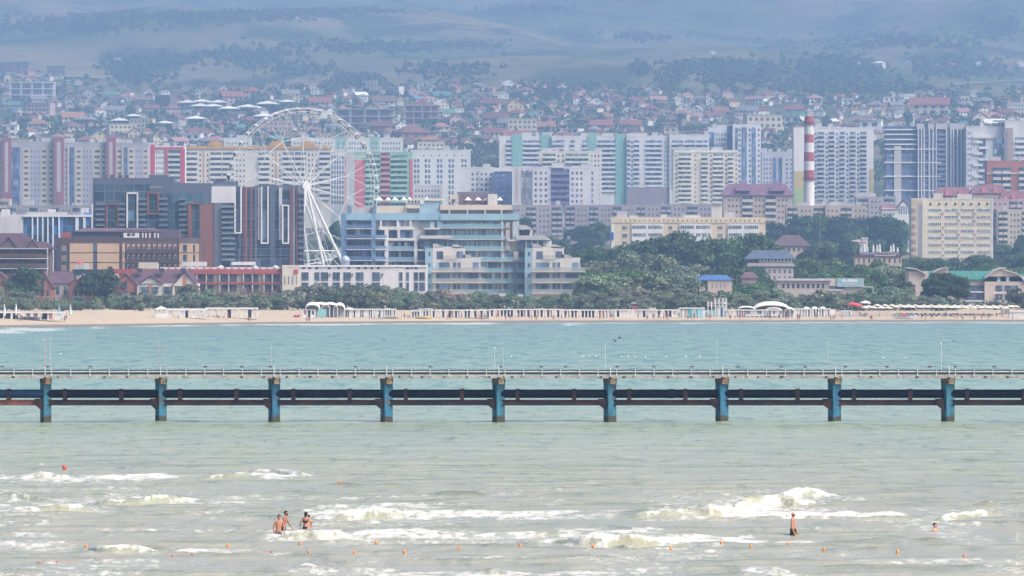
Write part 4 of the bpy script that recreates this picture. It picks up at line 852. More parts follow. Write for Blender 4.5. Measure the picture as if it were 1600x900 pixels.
# middle cream frame
b.box('cream_pier', 601, 607, 356, 480, .8, 1, CR); b.box('cream_pier', 621, 625, 356, 373, .8, 1, CR); b.box('cream_beam', 592, 646, 354, 359, .8, 1, CR); b.box('cream_beam', 601, 655, 372, 376, .8, 1, CR); b.box('cream_pier', 647, 652, 373, 480, .8, 1, CR)
b.box('window', 607, 621, 359.5, 372, -.5, 1, (.07,.10,.15), 'glass'); b.box('window', 625, 645, 358, 372, -.2, 1, (.06,.09,.16), 'glass')
for x0, x1 in ((596,608),(609,621),(622,632),(636,650),(652,664)): b.box('window', x0, x1-1.5, 345, 354, -.8, 1.2, (.28,.31,.36), 'glass')
b.box('white_pier', 594, 596.5, 344, 356, .2, 1, WHITE); b.box('white_pier', 620, 623, 344, 355, .2, 1, WHITE); b.box('white_pier', 640, 643, 344, 355, .2, 1, (.6,.56,.52))
for j in range(2, 6): floorbay(607, 647, FL[j-1]+(2 if j == 2 else 0), FL[j], 5, .9, (.07,.10,.16), pale=.35)
for j in range(2, 4): b.box('window', 653, 664, FL[j-1]+3, FL[j]-3, -.4, 1, (.07,.10,.16), 'glass'); b.box('slab', 650, 666, FL[j]-1.5, FL[j]+1, .6, 1, CR)
# slanted terrace slabs in the middle
b.box('terrace_slab', 656, 705, 368, 373, 2.2, 1, (.52,.50,.50)); b.box('terrace_slab', 663, 688, 356, 358.5, 1.8, 1, (.62,.58,.52)); b.box('blue_core', 683, 690, 344, 372, .2, 1, (.22,.36,.48)); b.box('glazing', 656, 683, 346, 356, -.6, 1, (.30,.36,.42), 'glass'); b.box('glazing', 664, 690, 359, 368, -.4, 1, (.09,.13,.20), 'glass')
floorbay(664, 700, 374, 391, 4, 1.0, pale=.3)
# main facade
for j in range(7):
    y0 = 345 if j == 0 else FL[j-1]; xr = 790 if j < 3 else 803
    floorbay(690, xr-2, y0, FL[j], 13, 1.5, (.23,.34,.44), pale=.85, rc=(.28,.50,.58))
    b.box('side_glazing', xr, xr+7, y0+2, FL[j], .2, 1, (.14,.2,.28) if j > 3 else (.45,.42,.40), 'glass' if j > 3 else 'wall')
b.box('cream_pier', 783, 786.5, 344, 480, .3, 1, CR); b.box('round_bay', 801, 810, 346, 376, .7, 3, (.42,.48,.54))
b.box('slab', 793, 812, 374, 377, 1.2, 2, CR)
for j in range(3, 7): floorbay(808, 819, FL[j-1], FL[j], 2, 1.2, (.08,.12,.2), pale=.2)
def shed(x0, x1, x2, y0, y1, name='slanted_roof', yy=0, d=5):
    """sloping grey roof: top edge x0..x1 at row y0, lower edge x1..x2 at row y1"""
    MB().prism([(b.X(x0), b.Z(y1)), (b.X(x2), b.Z(y1)), (b.X(x2), b.Z(y1)+.35), (b.X(x1), b.Z(y0)), (b.X(x0), b.Z(y0))], yy-1, yy+d).obj(name, 'roof', b.o, color=(.44,.45,.46))
shed(811, 821, 831, 351.5, 358.5, yy=1); shed(806, 850, 860, 368, 375, yy=-.5)
b.box('penthouse_glazing', 812, 828, 359, 368, -2, 3, (.10,.13,.22), 'glass'); b.box('glazing', 808, 820, 377, 390, .25, 1, (.08,.12,.2), 'glass'); b.box('glazing', 822, 852, 377, 388, .2, 1, (.09,.13,.2), 'glass')
for x in (822, 831, 840, 850): b.box('terrace_post', x-.5, x+.5, 376, 388, 1.0, -.8, (.66,.66,.66))
b.done(); hotel_main = b
# two projecting stepped towers of the same hotel, built as children of the hotel
def step_tower(x0, xa, xb, xc):
    """pylon x0..xa, high part xa..xb, low part xb..xc"""
    off = -7
    for nm, a, c, yt, col, dd in (('tower_wing', xa, xb, 386, (.60,.58,.55), 8), ('tower_wing', xb, xc, 402.5, (.60,.58,.55), 8), ('blue_pylon', x0, xa, 388, (.28,.43,.52), 8)): b._put(nm, 'wall', b.X(a), b.X(c), off, off+dd, 0, b.Z(yt), col)
    for q in ((xa, xa+6, xa+15, 381, 387), (xb-20, xb-12, xb-2, 382, 388)): shed(*q, yy=off+1, d=5)
    shed(xb-4, xb+6, xb+12, 398, 403, yy=off+1, d=5)
    def f(nm, mat, a, c, y0, y1, col, pr=.1): b._put(nm, mat, b.X(a), b.X(c), off-pr, off+.05, b.Z(y1), b.Z(y0), col)
    for y in (394, 411, 428, 444): f('pylon_window', 'glass', x0+5.5, x0+8, y, y+6, (.05,.07,.12))
    W = xc-xa
    f('window', 'glass', xa+6, xa+16, 393, 405, (.07,.10,.16)); f('window', 'glass', xb-13, xb-3, 393, 403, (.07,.10,.16))
    f('glass_rail', 'rail_glass', xa+16, xb-13, 399, 405, (.6,.6,.56), .5)
    for j, (y0, y1) in enumerate(((410, 423), (427, 440), (444, 458))):
        f('window', 'glass', xa+5, xa+26, y0, y1, (.13,.19,.28)); f('window', 'glass', xa+31, xa+43, y0, y1, (.12,.18,.26))
        if j > 0: f('window', 'glass', xa+47, xc-2, y0, y1, (.13,.19,.27))
        else: f('window', 'glass', xc-12, xc-2, y0, y1, (.13,.19,.27))
        f('pier', 'wall', xa+36.5, xa+38, y0, y1, (.6,.55,.48), .2)
    for y in (424.5, 441.5, 458.5):
        e = 8 if y < 450 else 2
        b._put('tower_slab', 'wall', b.X(xa-1), b.X(xc+e), off-2, off+4, b.Z(y+.7), b.Z(y-.7), (.58,.52,.45)); b._put('glass_rail', 'rail_glass', b.X(xa-1), b.X(xc+e), off-1.95, off-1.85, b.Z(y-.7), b.Z(y-6.5), (.42,.46,.46))
b.cnt = {}
step_tower(665, 677, 727, 751); step_tower(820, 832, 881, 906)
b.box('blue_base', 812, 860, 458, 461, 3, 1, (.28,.5,.58)); b.done()
# entrance pavilion
b = Bld('pavilion', 'white concrete entrance pavilion below the light blue hotel', 'pavilion', 1700, 787, 817, 462, 488, 8, (.64,.64,.64)); b.box('canopy', 780, 802, 459.5, 462.5, 1.5, 3, (.72,.72,.72)); b.box('window', 790, 800, 466, 480, .1, .1, (.10,.14,.18), 'glass'); b.done()
for x, y, r_, lab in ((606, 316, 5, 'left'), (617, 314, 6, ''), (631, 315, 6, ''), (666, 318, 4, ''), (705, 317, 5, ''), (731, 318, 6, ''), (747, 318, 6, ''), (760, 318, 6, ''), (781, 317, 5, ''), (640, 319, 5, ''), (592, 316, 7, '')):
    k = 1762/F; z0 = wz(322, 1762); mb = MB().lathe([(r_*k, 0), (.15, 1.0)], 8, (0,0,1.6)); o = mb.obj('parasol', 'cloth', None, (wx(x, 1762), 1763, z0+.2), (.74,.74,.72)); MB().tube((0,0,0), (0,0,2.6), .05, 5).obj('pole', 'metal', o, color=(.5,.5,.5))
    o['_px'] = x; o['_py'] = y; thing(o, 'small white parasol on the roof terrace of the light blue hotel', 'parasol', 'roof terrace parasols')
# ---------------------------------------------------------------- right side buildings
b = Bld('house', 'grey blue hip roofed villa with a strip of dormers beside the park', 'house', 2050, 1168, 1240, 411, 455, 12, (.50,.43,.40), parapet=False)
b.hip(1166, 1242, 404, 391, .18, .6, (.10,.13,.20)); b.box('dormer_band', 1186, 1238, 404, 410, .1, 8, (.52,.50,.50)); b.windows(1188, 1236, 404.5, 409.5, 9, 1, .5, .8, (.07,.09,.14), proud=.16); b.hip(1172, 1244, 416, 411, .1, .5, (.10,.13,.22), name='lower_roof'); b.windows(1175, 1238, 419, 440, 8, 2, .4, .55); b.done()
b = Bld('house', 'sandy house with a mauve brown roof in the trees right of the villa', 'house', 2500, 1210, 1262, 384, 400, 10, (.52,.42,.32), parapet=False); b.hip(1207, 1266, 384, 367, .3, .6, (.13,.085,.10)); b.windows(1213, 1260, 386, 394, 6, 1, .4, .7); b.done()
b = Bld('house', 'beige house with a bright blue roof in front of the park trees', 'house', 1722, 1106, 1144, 437, 470, 10, (.50,.43,.38), parapet=False); b.hip(1090, 1145, 437, 429.5, .2, .3, (.07,.16,.38)); b.windows(1110, 1142, 440, 452, 5, 1, .35, .6, (.3,.3,.33)); b.done()
b = Bld('garage', 'low brown roofed shed right of the blue roof', 'shed', 1745, 1160, 1182, 436, 470, 8, (.35,.25,.24), parapet=False); b.hip(1158, 1184, 434, 425, .3, .3, (.16,.10,.12)); b.done()
b = Bld('restaurant', 'beige restaurant with folded roof parasols and small white letters on a maroon fascia', 'restaurant', 2120, 1336, 1409, 401, 450, 12, (.55,.45,.37))
b.box('fascia', 1336, 1409, 397.5, 401, .5, 1, (.14,.06,.10)); 
for i in range(13): b.box('letter', 1366.5+i*2.6, 1368.2+i*2.6, 397.9+(i % 3)*.15, 400.2, .6, -.5, (.62,.62,.64))
b.box('roof_deck', 1344, 1405, 394, 398, -1, 9, (.25,.27,.33)); b.box('stair_head', 1348, 1357, 372, 396, -4, 8, (.55,.55,.58)); b.box('stair_cap', 1347, 1358, 371, 372.5, -3.8, 8.5, (.7,.7,.75)); b.box('terrace_awning', 1373, 1391, 393.5, 395.5, -.5, 4, (.55,.42,.42))
for i, x in enumerate((1345, 1351, 1355.5, 1365, 1371, 1375, 1392.5, 1396.5, 1403)):
    top = (383, 381, 385, 382, 382, 381, 383, 380.5, 386)[i]; z0 = b.zt+.9
    MB().tube((0,0,0), (0,0,.8), .06, 5).lathe([(.12,.7), (.45,1.0), (.3,b.Z(top)-z0-.5), (.05, b.Z(top)-z0)], 8).obj('folded_parasol', 'cloth', b.o, (b.X(x), 2, z0), (.66,.68,.66))
MB().tube((0,0,0), (0,0,4.4), .08, 5).add([(-.05,0,3.3),(-4.2,0,3.7),(-.05,0,4.4),(-.05,.08,3.3),(-4.2,.08,3.7),(-.05,.08,4.4)], [(0,2,1),(3,4,5),(0,1,4,3),(1,2,5,4),(2,0,3,5)]).obj('pennant', 'cloth', b.o, (b.X(1345), 1, b.Z(392)), (.66,.62,.62))
b.box('sign_board', 1342, 1354, 377.5, 381.5, -.5, .7, (.64,.60,.62)); 
for i in range(5): b.box('sign_letter', 1343+i*2.1, 1344.4+i*2.1, 378.5, 380.6, -.45, .48, (.45,.08,.10))
for i in range(9): b.windows(1340+i*8, 1344+i*8, 403, 412, 1, 1, .7, .8, (.10,.09,.11))
b.done()
b = Bld('low_building', 'long low grey building with a light blue sign panel on its end', 'building', 1750, 1214, 1350, 437, 475, 10, (.46,.42,.40))
b.box('flat_roof', 1212, 1300, 435, 438.5, 1, 5, (.50,.50,.55)); b.box('cream_wall', 1296, 1309, 436, 447, .4, 1, (.56,.50,.46)); b.box('blue_panel', 1308, 1348, 434.5, 448, .9, .1, (.28,.44,.52), 'paint'); b.box('dark_band', 1296, 1320, 447.5, 451, .2, .1, (.12,.13,.2)); b.box('white_band', 1294, 1316, 452, 454, .5, .1, (.62,.62,.66)); b.box('pergola_beam', 1346, 1365, 447.5, 449, .6, .1, (.5,.55,.6)); b.box('pergola_post', 1363.5, 1365, 448, 470, .6, -.4, (.5,.55,.6))
for i, (a, c) in enumerate(((1316,1320),(1320.8,1323),(1324,1327.5),(1328,1332),(1332.6,1336),(1337,1339))): b.box('letter', a, c, 436.5+(i == 1)*.8, 441, .98, -.9, (.66,.72,.76))
b.box('small_letter_row', 1319, 1336, 442.8, 444.2, .98, -.9, (.60,.66,.72)); b.windows(1220, 1290, 442, 452, 9, 1, .5, .7); b.done()
# green-roofed resort
def body_g(mb, s):
    z, x = s.Z, s.X
    mb.box(x(1419), x(1450), -2, 14, 0, z(424)); mb.box(x(1450), x(1540), 1, 14, 0, z(436)); mb.box(x(1538), x(1600), -1, 14, 0, z(432)); mb.box(x(1600), x(1660), 1, 14, 0, z(436))
BG=(.52,.45,.40)
b = Bld('resort', 'beige resort building with green roof and curved gable ends by the beach', 'resort', 1730, 1419, 1660, 436, 490, 14, BG, body=body_g)
def roofslab(x0, x1, y0, y1, col, nm, ya, yb_):
    a, c = b.X(x0), b.X(x1); MB().add([(a,ya,b.Z(y1)),(c,ya,b.Z(y1)),(c,yb_,b.Z(y0)),(a,yb_,b.Z(y0)),(a,ya,b.Z(y1)-.4),(c,ya,b.Z(y1)-.4),(c,yb_,b.Z(y0)-.4),(a,yb_,b.Z(y0)-.4)], [(0,1,2,3),(7,6,5,4),(4,5,1,0),(5,6,2,1),(6,7,3,2),(7,4,0,3)]).obj(nm, 'roof', b.o, color=col)
roofslab(1444, 1552, 423, 436, (.055,.22,.19), 'green_roof', .4, 9); roofslab(1596, 1660, 428, 438, (.055,.22,.19), 'green_roof', .4, 9)
def arc(pts, th, y0, y1, nm='curved_roof', col=(.45,.46,.48)):
    P_ = [(b.X(x), b.Z(y)) for x, y in pts]; MB().prism(P_ + [(x, z+th) for x, z in reversed(P_)], y0, y1).obj(nm, 'roof', b.o, color=col)
arc([(1416,419.5),(1424,420),(1432,422),(1440,425.5),(1446,430)], .4, -3, 10); arc([(1458,427),(1466,422.5),(1474,420),(1482,419.5)], .4, -1, 8); MB().prism([(b.X(1460),b.Z(430)),(b.X(1482),b.Z(430)),(b.X(1482),b.Z(420)),(b.X(1474),b.Z(420.5)),(b.X(1466),b.Z(423))], 0, 6).obj('curved_gable', 'wall', b.o, color=BG)
pts = [(1538,436),(1545,430),(1553,424),(1562,420.5),(1570,420)]; arc(pts, .4, -1.6, 10); MB().prism([(b.X(x), b.Z(y)) for x, y in [(1538,440)]+[(1600,440),(1598,436),(1590,428),(1580,424),(1570,420.5)]+pts[::-1][1:]], -1.0, 8).obj('curved_gable', 'wall', b.o, color=(.50,.43,.36)); arc([(1570,423.5),(1580,425.5),(1590,429.5),(1597,436),(1601,444)], .4, -1.7, 10)
for y in (451, 465):
    b.box('window_row', 1510, 1536, y-5, y+4, -.9, .2, (.07,.09,.13), 'glass'); b.box('white_rail', 1508, 1537, y+4, y+6, .6, -.4, (.62,.62,.66)); b.box('window_row', 1555, 1566, y-5, y+4, 1.1, .1, (.08,.10,.13), 'glass'); b.box('window_row', 1569, 1590, y-5, y+4, 1.1, .1, (.08,.10,.13), 'glass'); b.box('white_rail', 1553, 1592, y+5, y+7, 1.7, -1.5, (.62,.62,.66)); b.box('window_row', 1604, 1650, y-5, y+4, -.9, .2, (.07,.09,.13), 'glass')
for x in (1560, 1574): b.box('arched_window', x-2.5, x+2.5, 433, 440, 1.12, .1, (.3,.38,.45), 'glass')
b.box('white_slab', 1508, 1600, 474.5, 476, 2.2, .1, (.62,.63,.7)); b.box('ground_floor', 1510, 1600, 477, 490, .5, .1, (.06,.09,.14), 'glass'); b.box('white_band', 1417, 1432, 443.5, 445, 2.4, .1, (.6,.6,.62)); b.box('white_band', 1417, 1432, 459.5, 461.5, 2.4, .1, (.6,.6,.62)); b.box('white_balcony', 1415, 1420, 439, 445, 2.8, -1, (.6,.62,.66)); b.box('loggia', 1416.5, 1419.5, 446, 458, 2.2, .1, (.08,.09,.12), 'glass')
for x in (1524, 1527): b.box('roof_hatch', x+(x-1524)*3-10, x+(x-1524)*3-8, 429, 431, -3.2, 3.6, (.5,.55,.55))
b.done()
# ---------------------------------------------------------------- ferris wheel
def ferris():
    D = 1900; k = D/F; c = Vector((wx(473, D), D, wz(291, D))); Rr = 122*k; th = R(21)
    root = bpy.data.objects.new('ferris_wheel', None); C.objects.link(root); zb = wz(475, D); root.location = (c.x, D, zb)
    root['_px'] = 473; root['_py'] = 290
    thing(root, 'huge white ferris wheel with many small cabins behind the dark hotel', 'ferris wheel')
    hz = c.z-zb; W = (.62,.64,.66)
    ex = Vector((math.cos(th), math.sin(th), 0)); ax = Vector((-math.sin(th), math.cos(th), 0)); ez = Vector((0,0,1))
    def pt(r, a, s): return Vector((0,0,hz)) + ex*(r*math.sin(a)) + ez*(r*math.cos(a)) + ax*s
    hw = 1.9; ri = Rr*.955; rn = Rr*.63; nn = 14
    for s in (-hw, hw):
        for rr, q in ((Rr, .13), (ri, .08)):
            mb = MB(); n = 84
            for i in range(n): mb.tube(pt(rr, 2*math.pi*i/n, s), pt(rr, 2*math.pi*(i+1)/n, s), q, 5)
            for i in range(n) if rr == Rr else (): 
                mb.tube(pt(Rr, 2*math.pi*i/n, s), pt(ri, 2*math.pi*(i+.5)/n, s), .05, 4)
            mb.obj('rim', 'paint', root, color=W)
    mb = MB()
    for i in range(84): mb.tube(pt(Rr, 2*math.pi*i/84, -hw), pt(Rr, 2*math.pi*i/84, hw), .05, 4)
    mb.obj('rim_ties', 'paint', root, color=W)
    for i in range(nn):
        a = 2*math.pi*(i+.0)/nn; da = 2*math.pi/nn; n0 = pt(rn, a, 0)
        mb = MB()
        for s in (-hw, hw):
            for q in (-.5, -.17, .17, .5): mb.tube(n0, pt(ri, a+q*da*1.15, s), .06, 4)
        mb.obj('truss_fan', 'paint', root, color=W)
        MB().tube(n0, pt(rn, a+da, 0), .12, 5).obj('chord', 'paint', root, color=W)
        for s in (-2.6, 2.6): MB().tube(pt(1.0, a, s), n0, .10, 5).obj('spoke', 'paint', root, color=W)
        mb = MB().tube(pt(1.0, a+.5*da, -2.6), n0, .06, 4).tube(pt(1.0, a-.5*da, 2.6), n0, .06, 4); mb.obj('tie_rod', 'paint', root, color=W)
    MB().tube(pt(0,0,-4.2), pt(0,0,4.2), 1.5, 16).obj('hub', 'paint', root, color=(.62,.64,.68))
    for i in range(42):
        a = 2*math.pi*(i+.5)/42; p = pt(Rr+.15, a, 0)
        cb = MB().lathe([(.25,.1), (.85,-.25), (.85,-.42), (.75,-.5)], 8, p); cb.mesh
        o = cb.obj('cabin', 'paint', root, color=(.75,.76,.77), smooth=False)
        MB().lathe([(.72,-.5), (.78,-1.0), (.6,-1.6), (.3,-1.8)], 8, p).obj('cabin_shell', 'glass', o, color=(.16,.22,.24)); MB().tube(p+ez*.1, p-ez*.2, .08, 4).obj('hanger', 'metal', o, color=(.5,.5,.5))
    for s in (-1, 1):
        for bx, q in ((-17, .42), (-7, .42), (7, .42), (17.5, .42)):
            top = pt(0, 0, s*4.0); bot = Vector((0,0,0))+ex*bx + ax*(s*9.5)
            MB().tube(top, bot, q, 8, q*1.25).obj('leg', 'paint', root, color=W)
    for s in (-1, 1):
        f = 1-(392-291)/(475-291); f2 = 1-f
        p = lambda bx: pt(0,0,s*4.0)*(f) + (ex*bx + ax*(s*9.5))*f2
        MB().tube(p(-17), p(17.5), .22, 6).obj('cross_beam', 'paint', root, color=W)
        mb = MB()
        for t0, t1 in ((.25,.5),(.5,.75),(.75,.98)):
            P0 = lambda bx, t: pt(0,0,s*4.0)*(1-t) + (ex*bx + ax*(s*9.5))*t
            for x0, x1 in ((-17,-7),(7,17.5)): mb.tube(P0(x0,t0), P0(x1,t1), .10, 4).tube(P0(x1,t0), P0(x0,t1), .10, 4)
        mb.obj('leg_bracing', 'paint', root, color=W)
    MB().box(-22, 22, -12, 12, -1.5, .8).box(-8, 8, -14, -4, .8, 4).obj('platform', 'wall', root, color=(.5,.5,.52))
ferris()
# ---------------------------------------------------------------- vegetation
def cards(centers, normals, size, seed, jit=.7):
    """leaf clumps as small bent quads; every quad is an island"""
    r = np.random.default_rng(seed); n = len(centers)
    nv = normals + r.normal(0, jit, (n, 3)); nv /= np.linalg.norm(nv, axis=1)[:, None]
    a = np.cross(nv, r.normal(0, 1, (n, 3))); a /= np.linalg.norm(a, axis=1)[:, None]; b = np.cross(nv, a)
    s = size * r.uniform(.6, 1.3, (n, 1)); asp = r.uniform(.5, .9, (n, 1))
    v = np.stack([centers-a*s, centers-b*s*asp, centers+a*s, centers+b*s*asp], 1)
    v[:, 0] += nv*s*.25; v[:, 2] += nv*s*.25
    return v.reshape(-1, 3)
def card_mesh(name, v, mat='leaf'):
    n = len(v)//4; me = bpy.data.meshes.new(name)
    me.vertices.add(len(v)); me.vertices.foreach_set('co', v.astype(np.float32).ravel())
    me.loops.add(len(v)); me.loops.foreach_set('vertex_index', np.arange(len(v), dtype=np.int32))
    me.polygons.add(n); me.polygons.foreach_set('loop_start', np.arange(0, n*4, 4, dtype=np.int32)); me.polygons.foreach_set('loop_total', np.full(n, 4, np.int32))
    me.update(calc_edges=True); me.materials.append(MATS[mat]); return me
def crown_verts(rx, rz, zc, nl, nc, size, seed, droop=0.0, base=.45):
    """nl lobes spread through an ellipsoid of radii rx, rz centred at height zc; nc cards in all"""
    r = np.random.default_rng(seed); P_ = []; Nn = []
    for i in range(nl):
        while True:
            q = r.uniform(-1, 1, 3)
            if np.linalg.norm(q) < 1 and q[2] > -base*1.6: break
        q = q*(.55+.35*r.random())/max(.35, np.linalg.norm(q))*np.linalg.norm(q)**.5
        lr = r.uniform(.28, .5)
        m = int(nc/nl); d = r.normal(0, 1, (m, 3)); d /= np.linalg.norm(d, axis=1)[:, None]
        d[:, 2] = np.where(d[:, 2] < -.35, -d[:, 2]*.6, d[:, 2]); rad = lr*(1-.35*r.random((m, 1))**2)
        p = q + d*rad*np.array([1, 1, .8]); P_.append(p*np.array([rx, rx, rz])+np.array([0, 0, zc])); Nn.append(d)
    return cards(np.concatenate(P_), np.concatenate(Nn), size, seed+1)
def trunk_mesh(h, r, seed, forks=5, spread=2.5):
    rr = random.Random(seed); mb = MB(); mb.tube((0,0,-2.5), (0,0,h*.5), r, 7, r*.75)
    for i in range(forks):
        a = 2*math.pi*i/forks+rr.random(); d = spread*rr.uniform(.5, 1); z0 = h*rr.uniform(.3, .5)
        m_ = (math.cos(a)*d*.5, math.sin(a)*d*.5, z0+(h-z0)*.55); mb.tube((0,0,z0), m_, r*.5, 5, r*.35).tube(m_, (math.cos(a)*d, math.sin(a)*d, h*rr.uniform(.8, 1.05)), r*.35, 4, r*.12)
    return mb.mesh('trunk', 'bark')
# tree kinds: name -> list of (crown mesh, trunk mesh); all about unit real size, then scaled a little
TR = {}
TR['round'] = [(card_mesh('crown', crown_verts(6.2, 5.5, 8.0, 26, 3600, .42, 100+i)), trunk_mesh(9, .35, i)) for i in range(4)]
TR['tall'] = [(card_mesh('crown', crown_verts(4.2, 7.2, 9.0, 24, 3200, .42, 120+i)), trunk_mesh(11, .3, 10+i, 5, 1.8)) for i in range(3)]
TR['broad'] = [(card_mesh('crown', crown_verts(8.0, 5.0, 7.4, 34, 4200, .45, 140+i)), trunk_mesh(8, .4, 20+i, 6, 4)) for i in range(3)]
TR['shrub'] = [(card_mesh('crown', crown_verts(3.8, 2.9, 3.3, 20, 2300, .27, 160+i, base=.6)), trunk_mesh(3.4, .16, 30+i, 6, 2)) for i in range(6)]
TR['small'] = [(card_mesh('crown', crown_verts(5.0, 4.4, 5.2, 12, 420, .95, 180+i)), trunk_mesh(6, .3, 40+i, 4, 2)) for i in range(4)]
TOP = {'round': 12.9, 'tall': 15.4, 'broad': 12.0, 'shrub': 5.5, 'small': 9}
def tree(kind, X, D, z, s, color, label, group, px, py, name='tree', cat='tree', sz=None):
    cr, tk = random.choice(TR[kind]); rz = random.uniform(0, 6.28)
    o = bpy.data.objects.new(name, None); C.objects.link(o); o.location = (X, D, z-.3); o.rotation_euler = (0, 0, rz); o.scale = (s, s, sz or s)
    j = lambda c: tuple(max(.01, v*random.uniform(.9, 1.1)) for v in c)
    link('crown', cr, o, color=j(color)); link('trunk', tk, o, color=(.10, .08, .06))
    o['_px'] = px; o['_py'] = py; thing(o, label, cat, group); return o
LMK = [(0,'striped blue office'),(150,'beige hotel'),(330,'dark glass hotel'),(480,'white hotel'),(640,'light blue hotel'),(800,'terraced hotel end'),(930,'weathered blocks'),(1010,'long cream block'),(1110,'mansard block'),(1200,'grey blue villa'),(1260,'chimney'),(1330,'rooftop restaurant'),(1400,'cream tower'),(1480,'green roof resort'),(1560,'right edge'),(9999,'')]
def lmk(px):
    for (a, n), (b_, _) in zip(LMK, LMK[1:]):
        if px < b_: return n
    return 'right edge'
def treeD(px, ytop, kind, s, Dmin=1650):
    """distance at which a tree of this kind standing on the ground reaches row ytop"""
    d = Dat(px, ytop, lift=TOP[kind]*s*.97); return max(d, Dmin)
OLIVE=(.16,.20,.15); OLIVE2=(.21,.245,.20); DARKG=(.052,.10,.046); MIDG=(.085,.155,.06); SILV=(.18,.235,.165); PINKY=(.27,.21,.20)
# beach side shrubs: silver green belt
SX = [-60,0,60,100,200,260,290,350,400,470,520,600,680,760,830,880,950,1000,1050,1100,1180,1250,1300,1400,1480,1520,1600,1700]
SY = [455,455,460,461,458,464,452,456,452,452,447,450,456,457,462,456,452,456,450,456,452,457,453,452,462,470,472,472]
tones = [('olive', OLIVE), ('pale silvery', OLIVE2), ('dark olive', (.11,.145,.10)), ('greyish', SILV), ('olive', OLIVE)]
for row, (D, dy, step) in enumerate(((1690, 0, 25), (1676, 7, 27), (1664, 17, 30))):
    px = -50 + row*11
    while px < 1660:
        yt = float(np.interp(px, SX, SY)) + dy + random.uniform(-3.5, 6)
        if 780 < px < 818 and row > 0: px += step; continue
        if row == 2 and (px > 1345 or 470 < px < 620 or 960 < px < 1000): px += step; continue
        if row == 1 and px > 1500: px += step*2; continue
        Dd = D + random.uniform(-5, 5)
        if px < 240: Dd = D-20-row*14
        z = ground(wx(px, Dd), Dd); h = wz(yt, Dd)-z; s = max(.45, h/5.35)
        t, c = random.choice(tones)
        if row == 0 and random.random() < .07: t, c = 'pinkish', PINKY
        tree('shrub', wx(px, Dd), Dd, z, s*random.uniform(.95, 1.1), c, f'{t} shrub in {("back","middle","front")[row]} row of beach belt below {lmk(px)}', 'shrubs of the belt behind the beach', px, yt, 'shrub', 'shrub', s)
        px += step*random.uniform(.8, 1.2)
# trees between the buildings and in the park: zones of (x0,x1, top rows, bottom row, kind weights, colours, spacing, label words)
random.seed(23)
def zone(xs, ys, ybot, kinds, cols, stepx, stepy, lab, grp, s0=(.8, 1.1), Dmin=1700, Dmax=3400):
    rows = 0; x0, x1 = xs[0], xs[-1]; y = min(ys)
    while y < ybot:
        px = x0+random.uniform(0, stepx*.6)
        while px < x1:
            yt = float(np.interp(px, xs, ys))
            if y >= yt-stepy*.5 and not (1074 < px < 1152 and y > 424):
                yy = max(y, yt)+random.uniform(-2, 3); kind = random.choice(kinds); s = random.uniform(*s0)
                D = min(treeD(px, yy, kind, s, Dmin), Dmax); X = wx(px, D)
                z = ground(X, D); zt = wz(yy, D); s2 = max(.35, min(1.7, (zt-z)/(TOP[kind]*.97)))
                t, c = random.choice(cols); f = {'round':'round','tall':'tall','broad':'broad','shrub':'low','small':'small'}[kind]
                rn = 'topmost' if yy < yt+stepy*.6 else ('upper' if yy < yt+stepy*1.8 else ('middle' if yy < (yt+ybot)/2+stepy else 'lower'))
                tree(kind, X, D, z, s2*random.uniform(.9, 1.15), c, f'{t} {f} tree, {rn} row {lab} near {lmk(px)}', grp, px, yy, sz=s2)
            px += stepx*1.3*random.uniform(.75, 1.25)
        y += stepy*1.12
dk = [('dark green', DARKG), ('deep green', (.032,.07,.042)), ('mid green', MIDG)]
mid = [('mid green', MIDG), ('bright green', (.09,.17,.07)), ('dark green', DARKG)]
sil = [('silver green', SILV), ('pale grey green', (.21,.255,.19)), ('olive green', (.17,.21,.14))]
PG = 'trees of the park'
zone([806,835,870,905,930,975,1010], [338,345,350,332,322,334,338], 350, ['round','tall'], dk, 24, 12, 'behind', PG, Dmin=2300)
zone([808,850,900,940,956], [340,352,336,345,345], 440, ['round','broad'], dk+mid[:1], 26, 15, 'of park', PG, Dmin=2250)
zone([1005,1060,1112], [329,326,330], 336, ['round'], dk, 24, 14, 'behind', PG, Dmin=2500)
zone([1080,1110,1128], [324,316,322], 330, ['tall','round'], dk, 22, 14, 'behind', PG, Dmin=2500)
zone([1198,1250,1300,1340,1380,1424], [346,338,332,340,336,345], 452, ['round','broad','tall'], dk+mid[:1], 24, 13, 'of park', PG, Dmin=2080, Dmax=2930)
zone([1552,1580,1620,1660], [358,350,350,352], 410, ['round','broad'], dk, 28, 14, 'of park', PG, Dmin=2500)
zone([1340,1380,1420,1470,1540,1620], [406,412,402,402,400,402], 440, ['round','broad'], dk, 25, 13, 'below tower', PG, Dmin=1780, Dmax=2380)
zone([982,1000,1040,1080,1120,1160,1198], [378,370,366,364,372,368,376], 470, ['round','broad'], mid+dk[:1], 27, 15, 'of grove', PG, Dmin=1800, Dmax=2120)
zone([870,900,940,985,1010], [404,395,388,392,398], 470, ['round','broad'], mid+dk, 27, 15, 'of grove', PG, Dmin=1790, Dmax=2150)
zone([905,925,960,1000,1040,1080,1095], [425,412,398,396,400,410,430], 470, ['round','broad'], sil, 27, 15, 'silvery', PG, (.8,1.0), Dmin=1740, Dmax=1960)
zone([1095,1140,1180,1215], [444,446,438,440], 470, ['broad'], mid+dk, 26, 12, 'lower', PG, (.6,.8), Dmin=1740, Dmax=1900)
zone([1250,1290,1330,1370,1410], [425,415,420,410,415], 470, ['broad','round'], mid+sil[2:], 25, 14, 'lower', PG, (.7,.9), Dmin=1780, Dmax=2050)
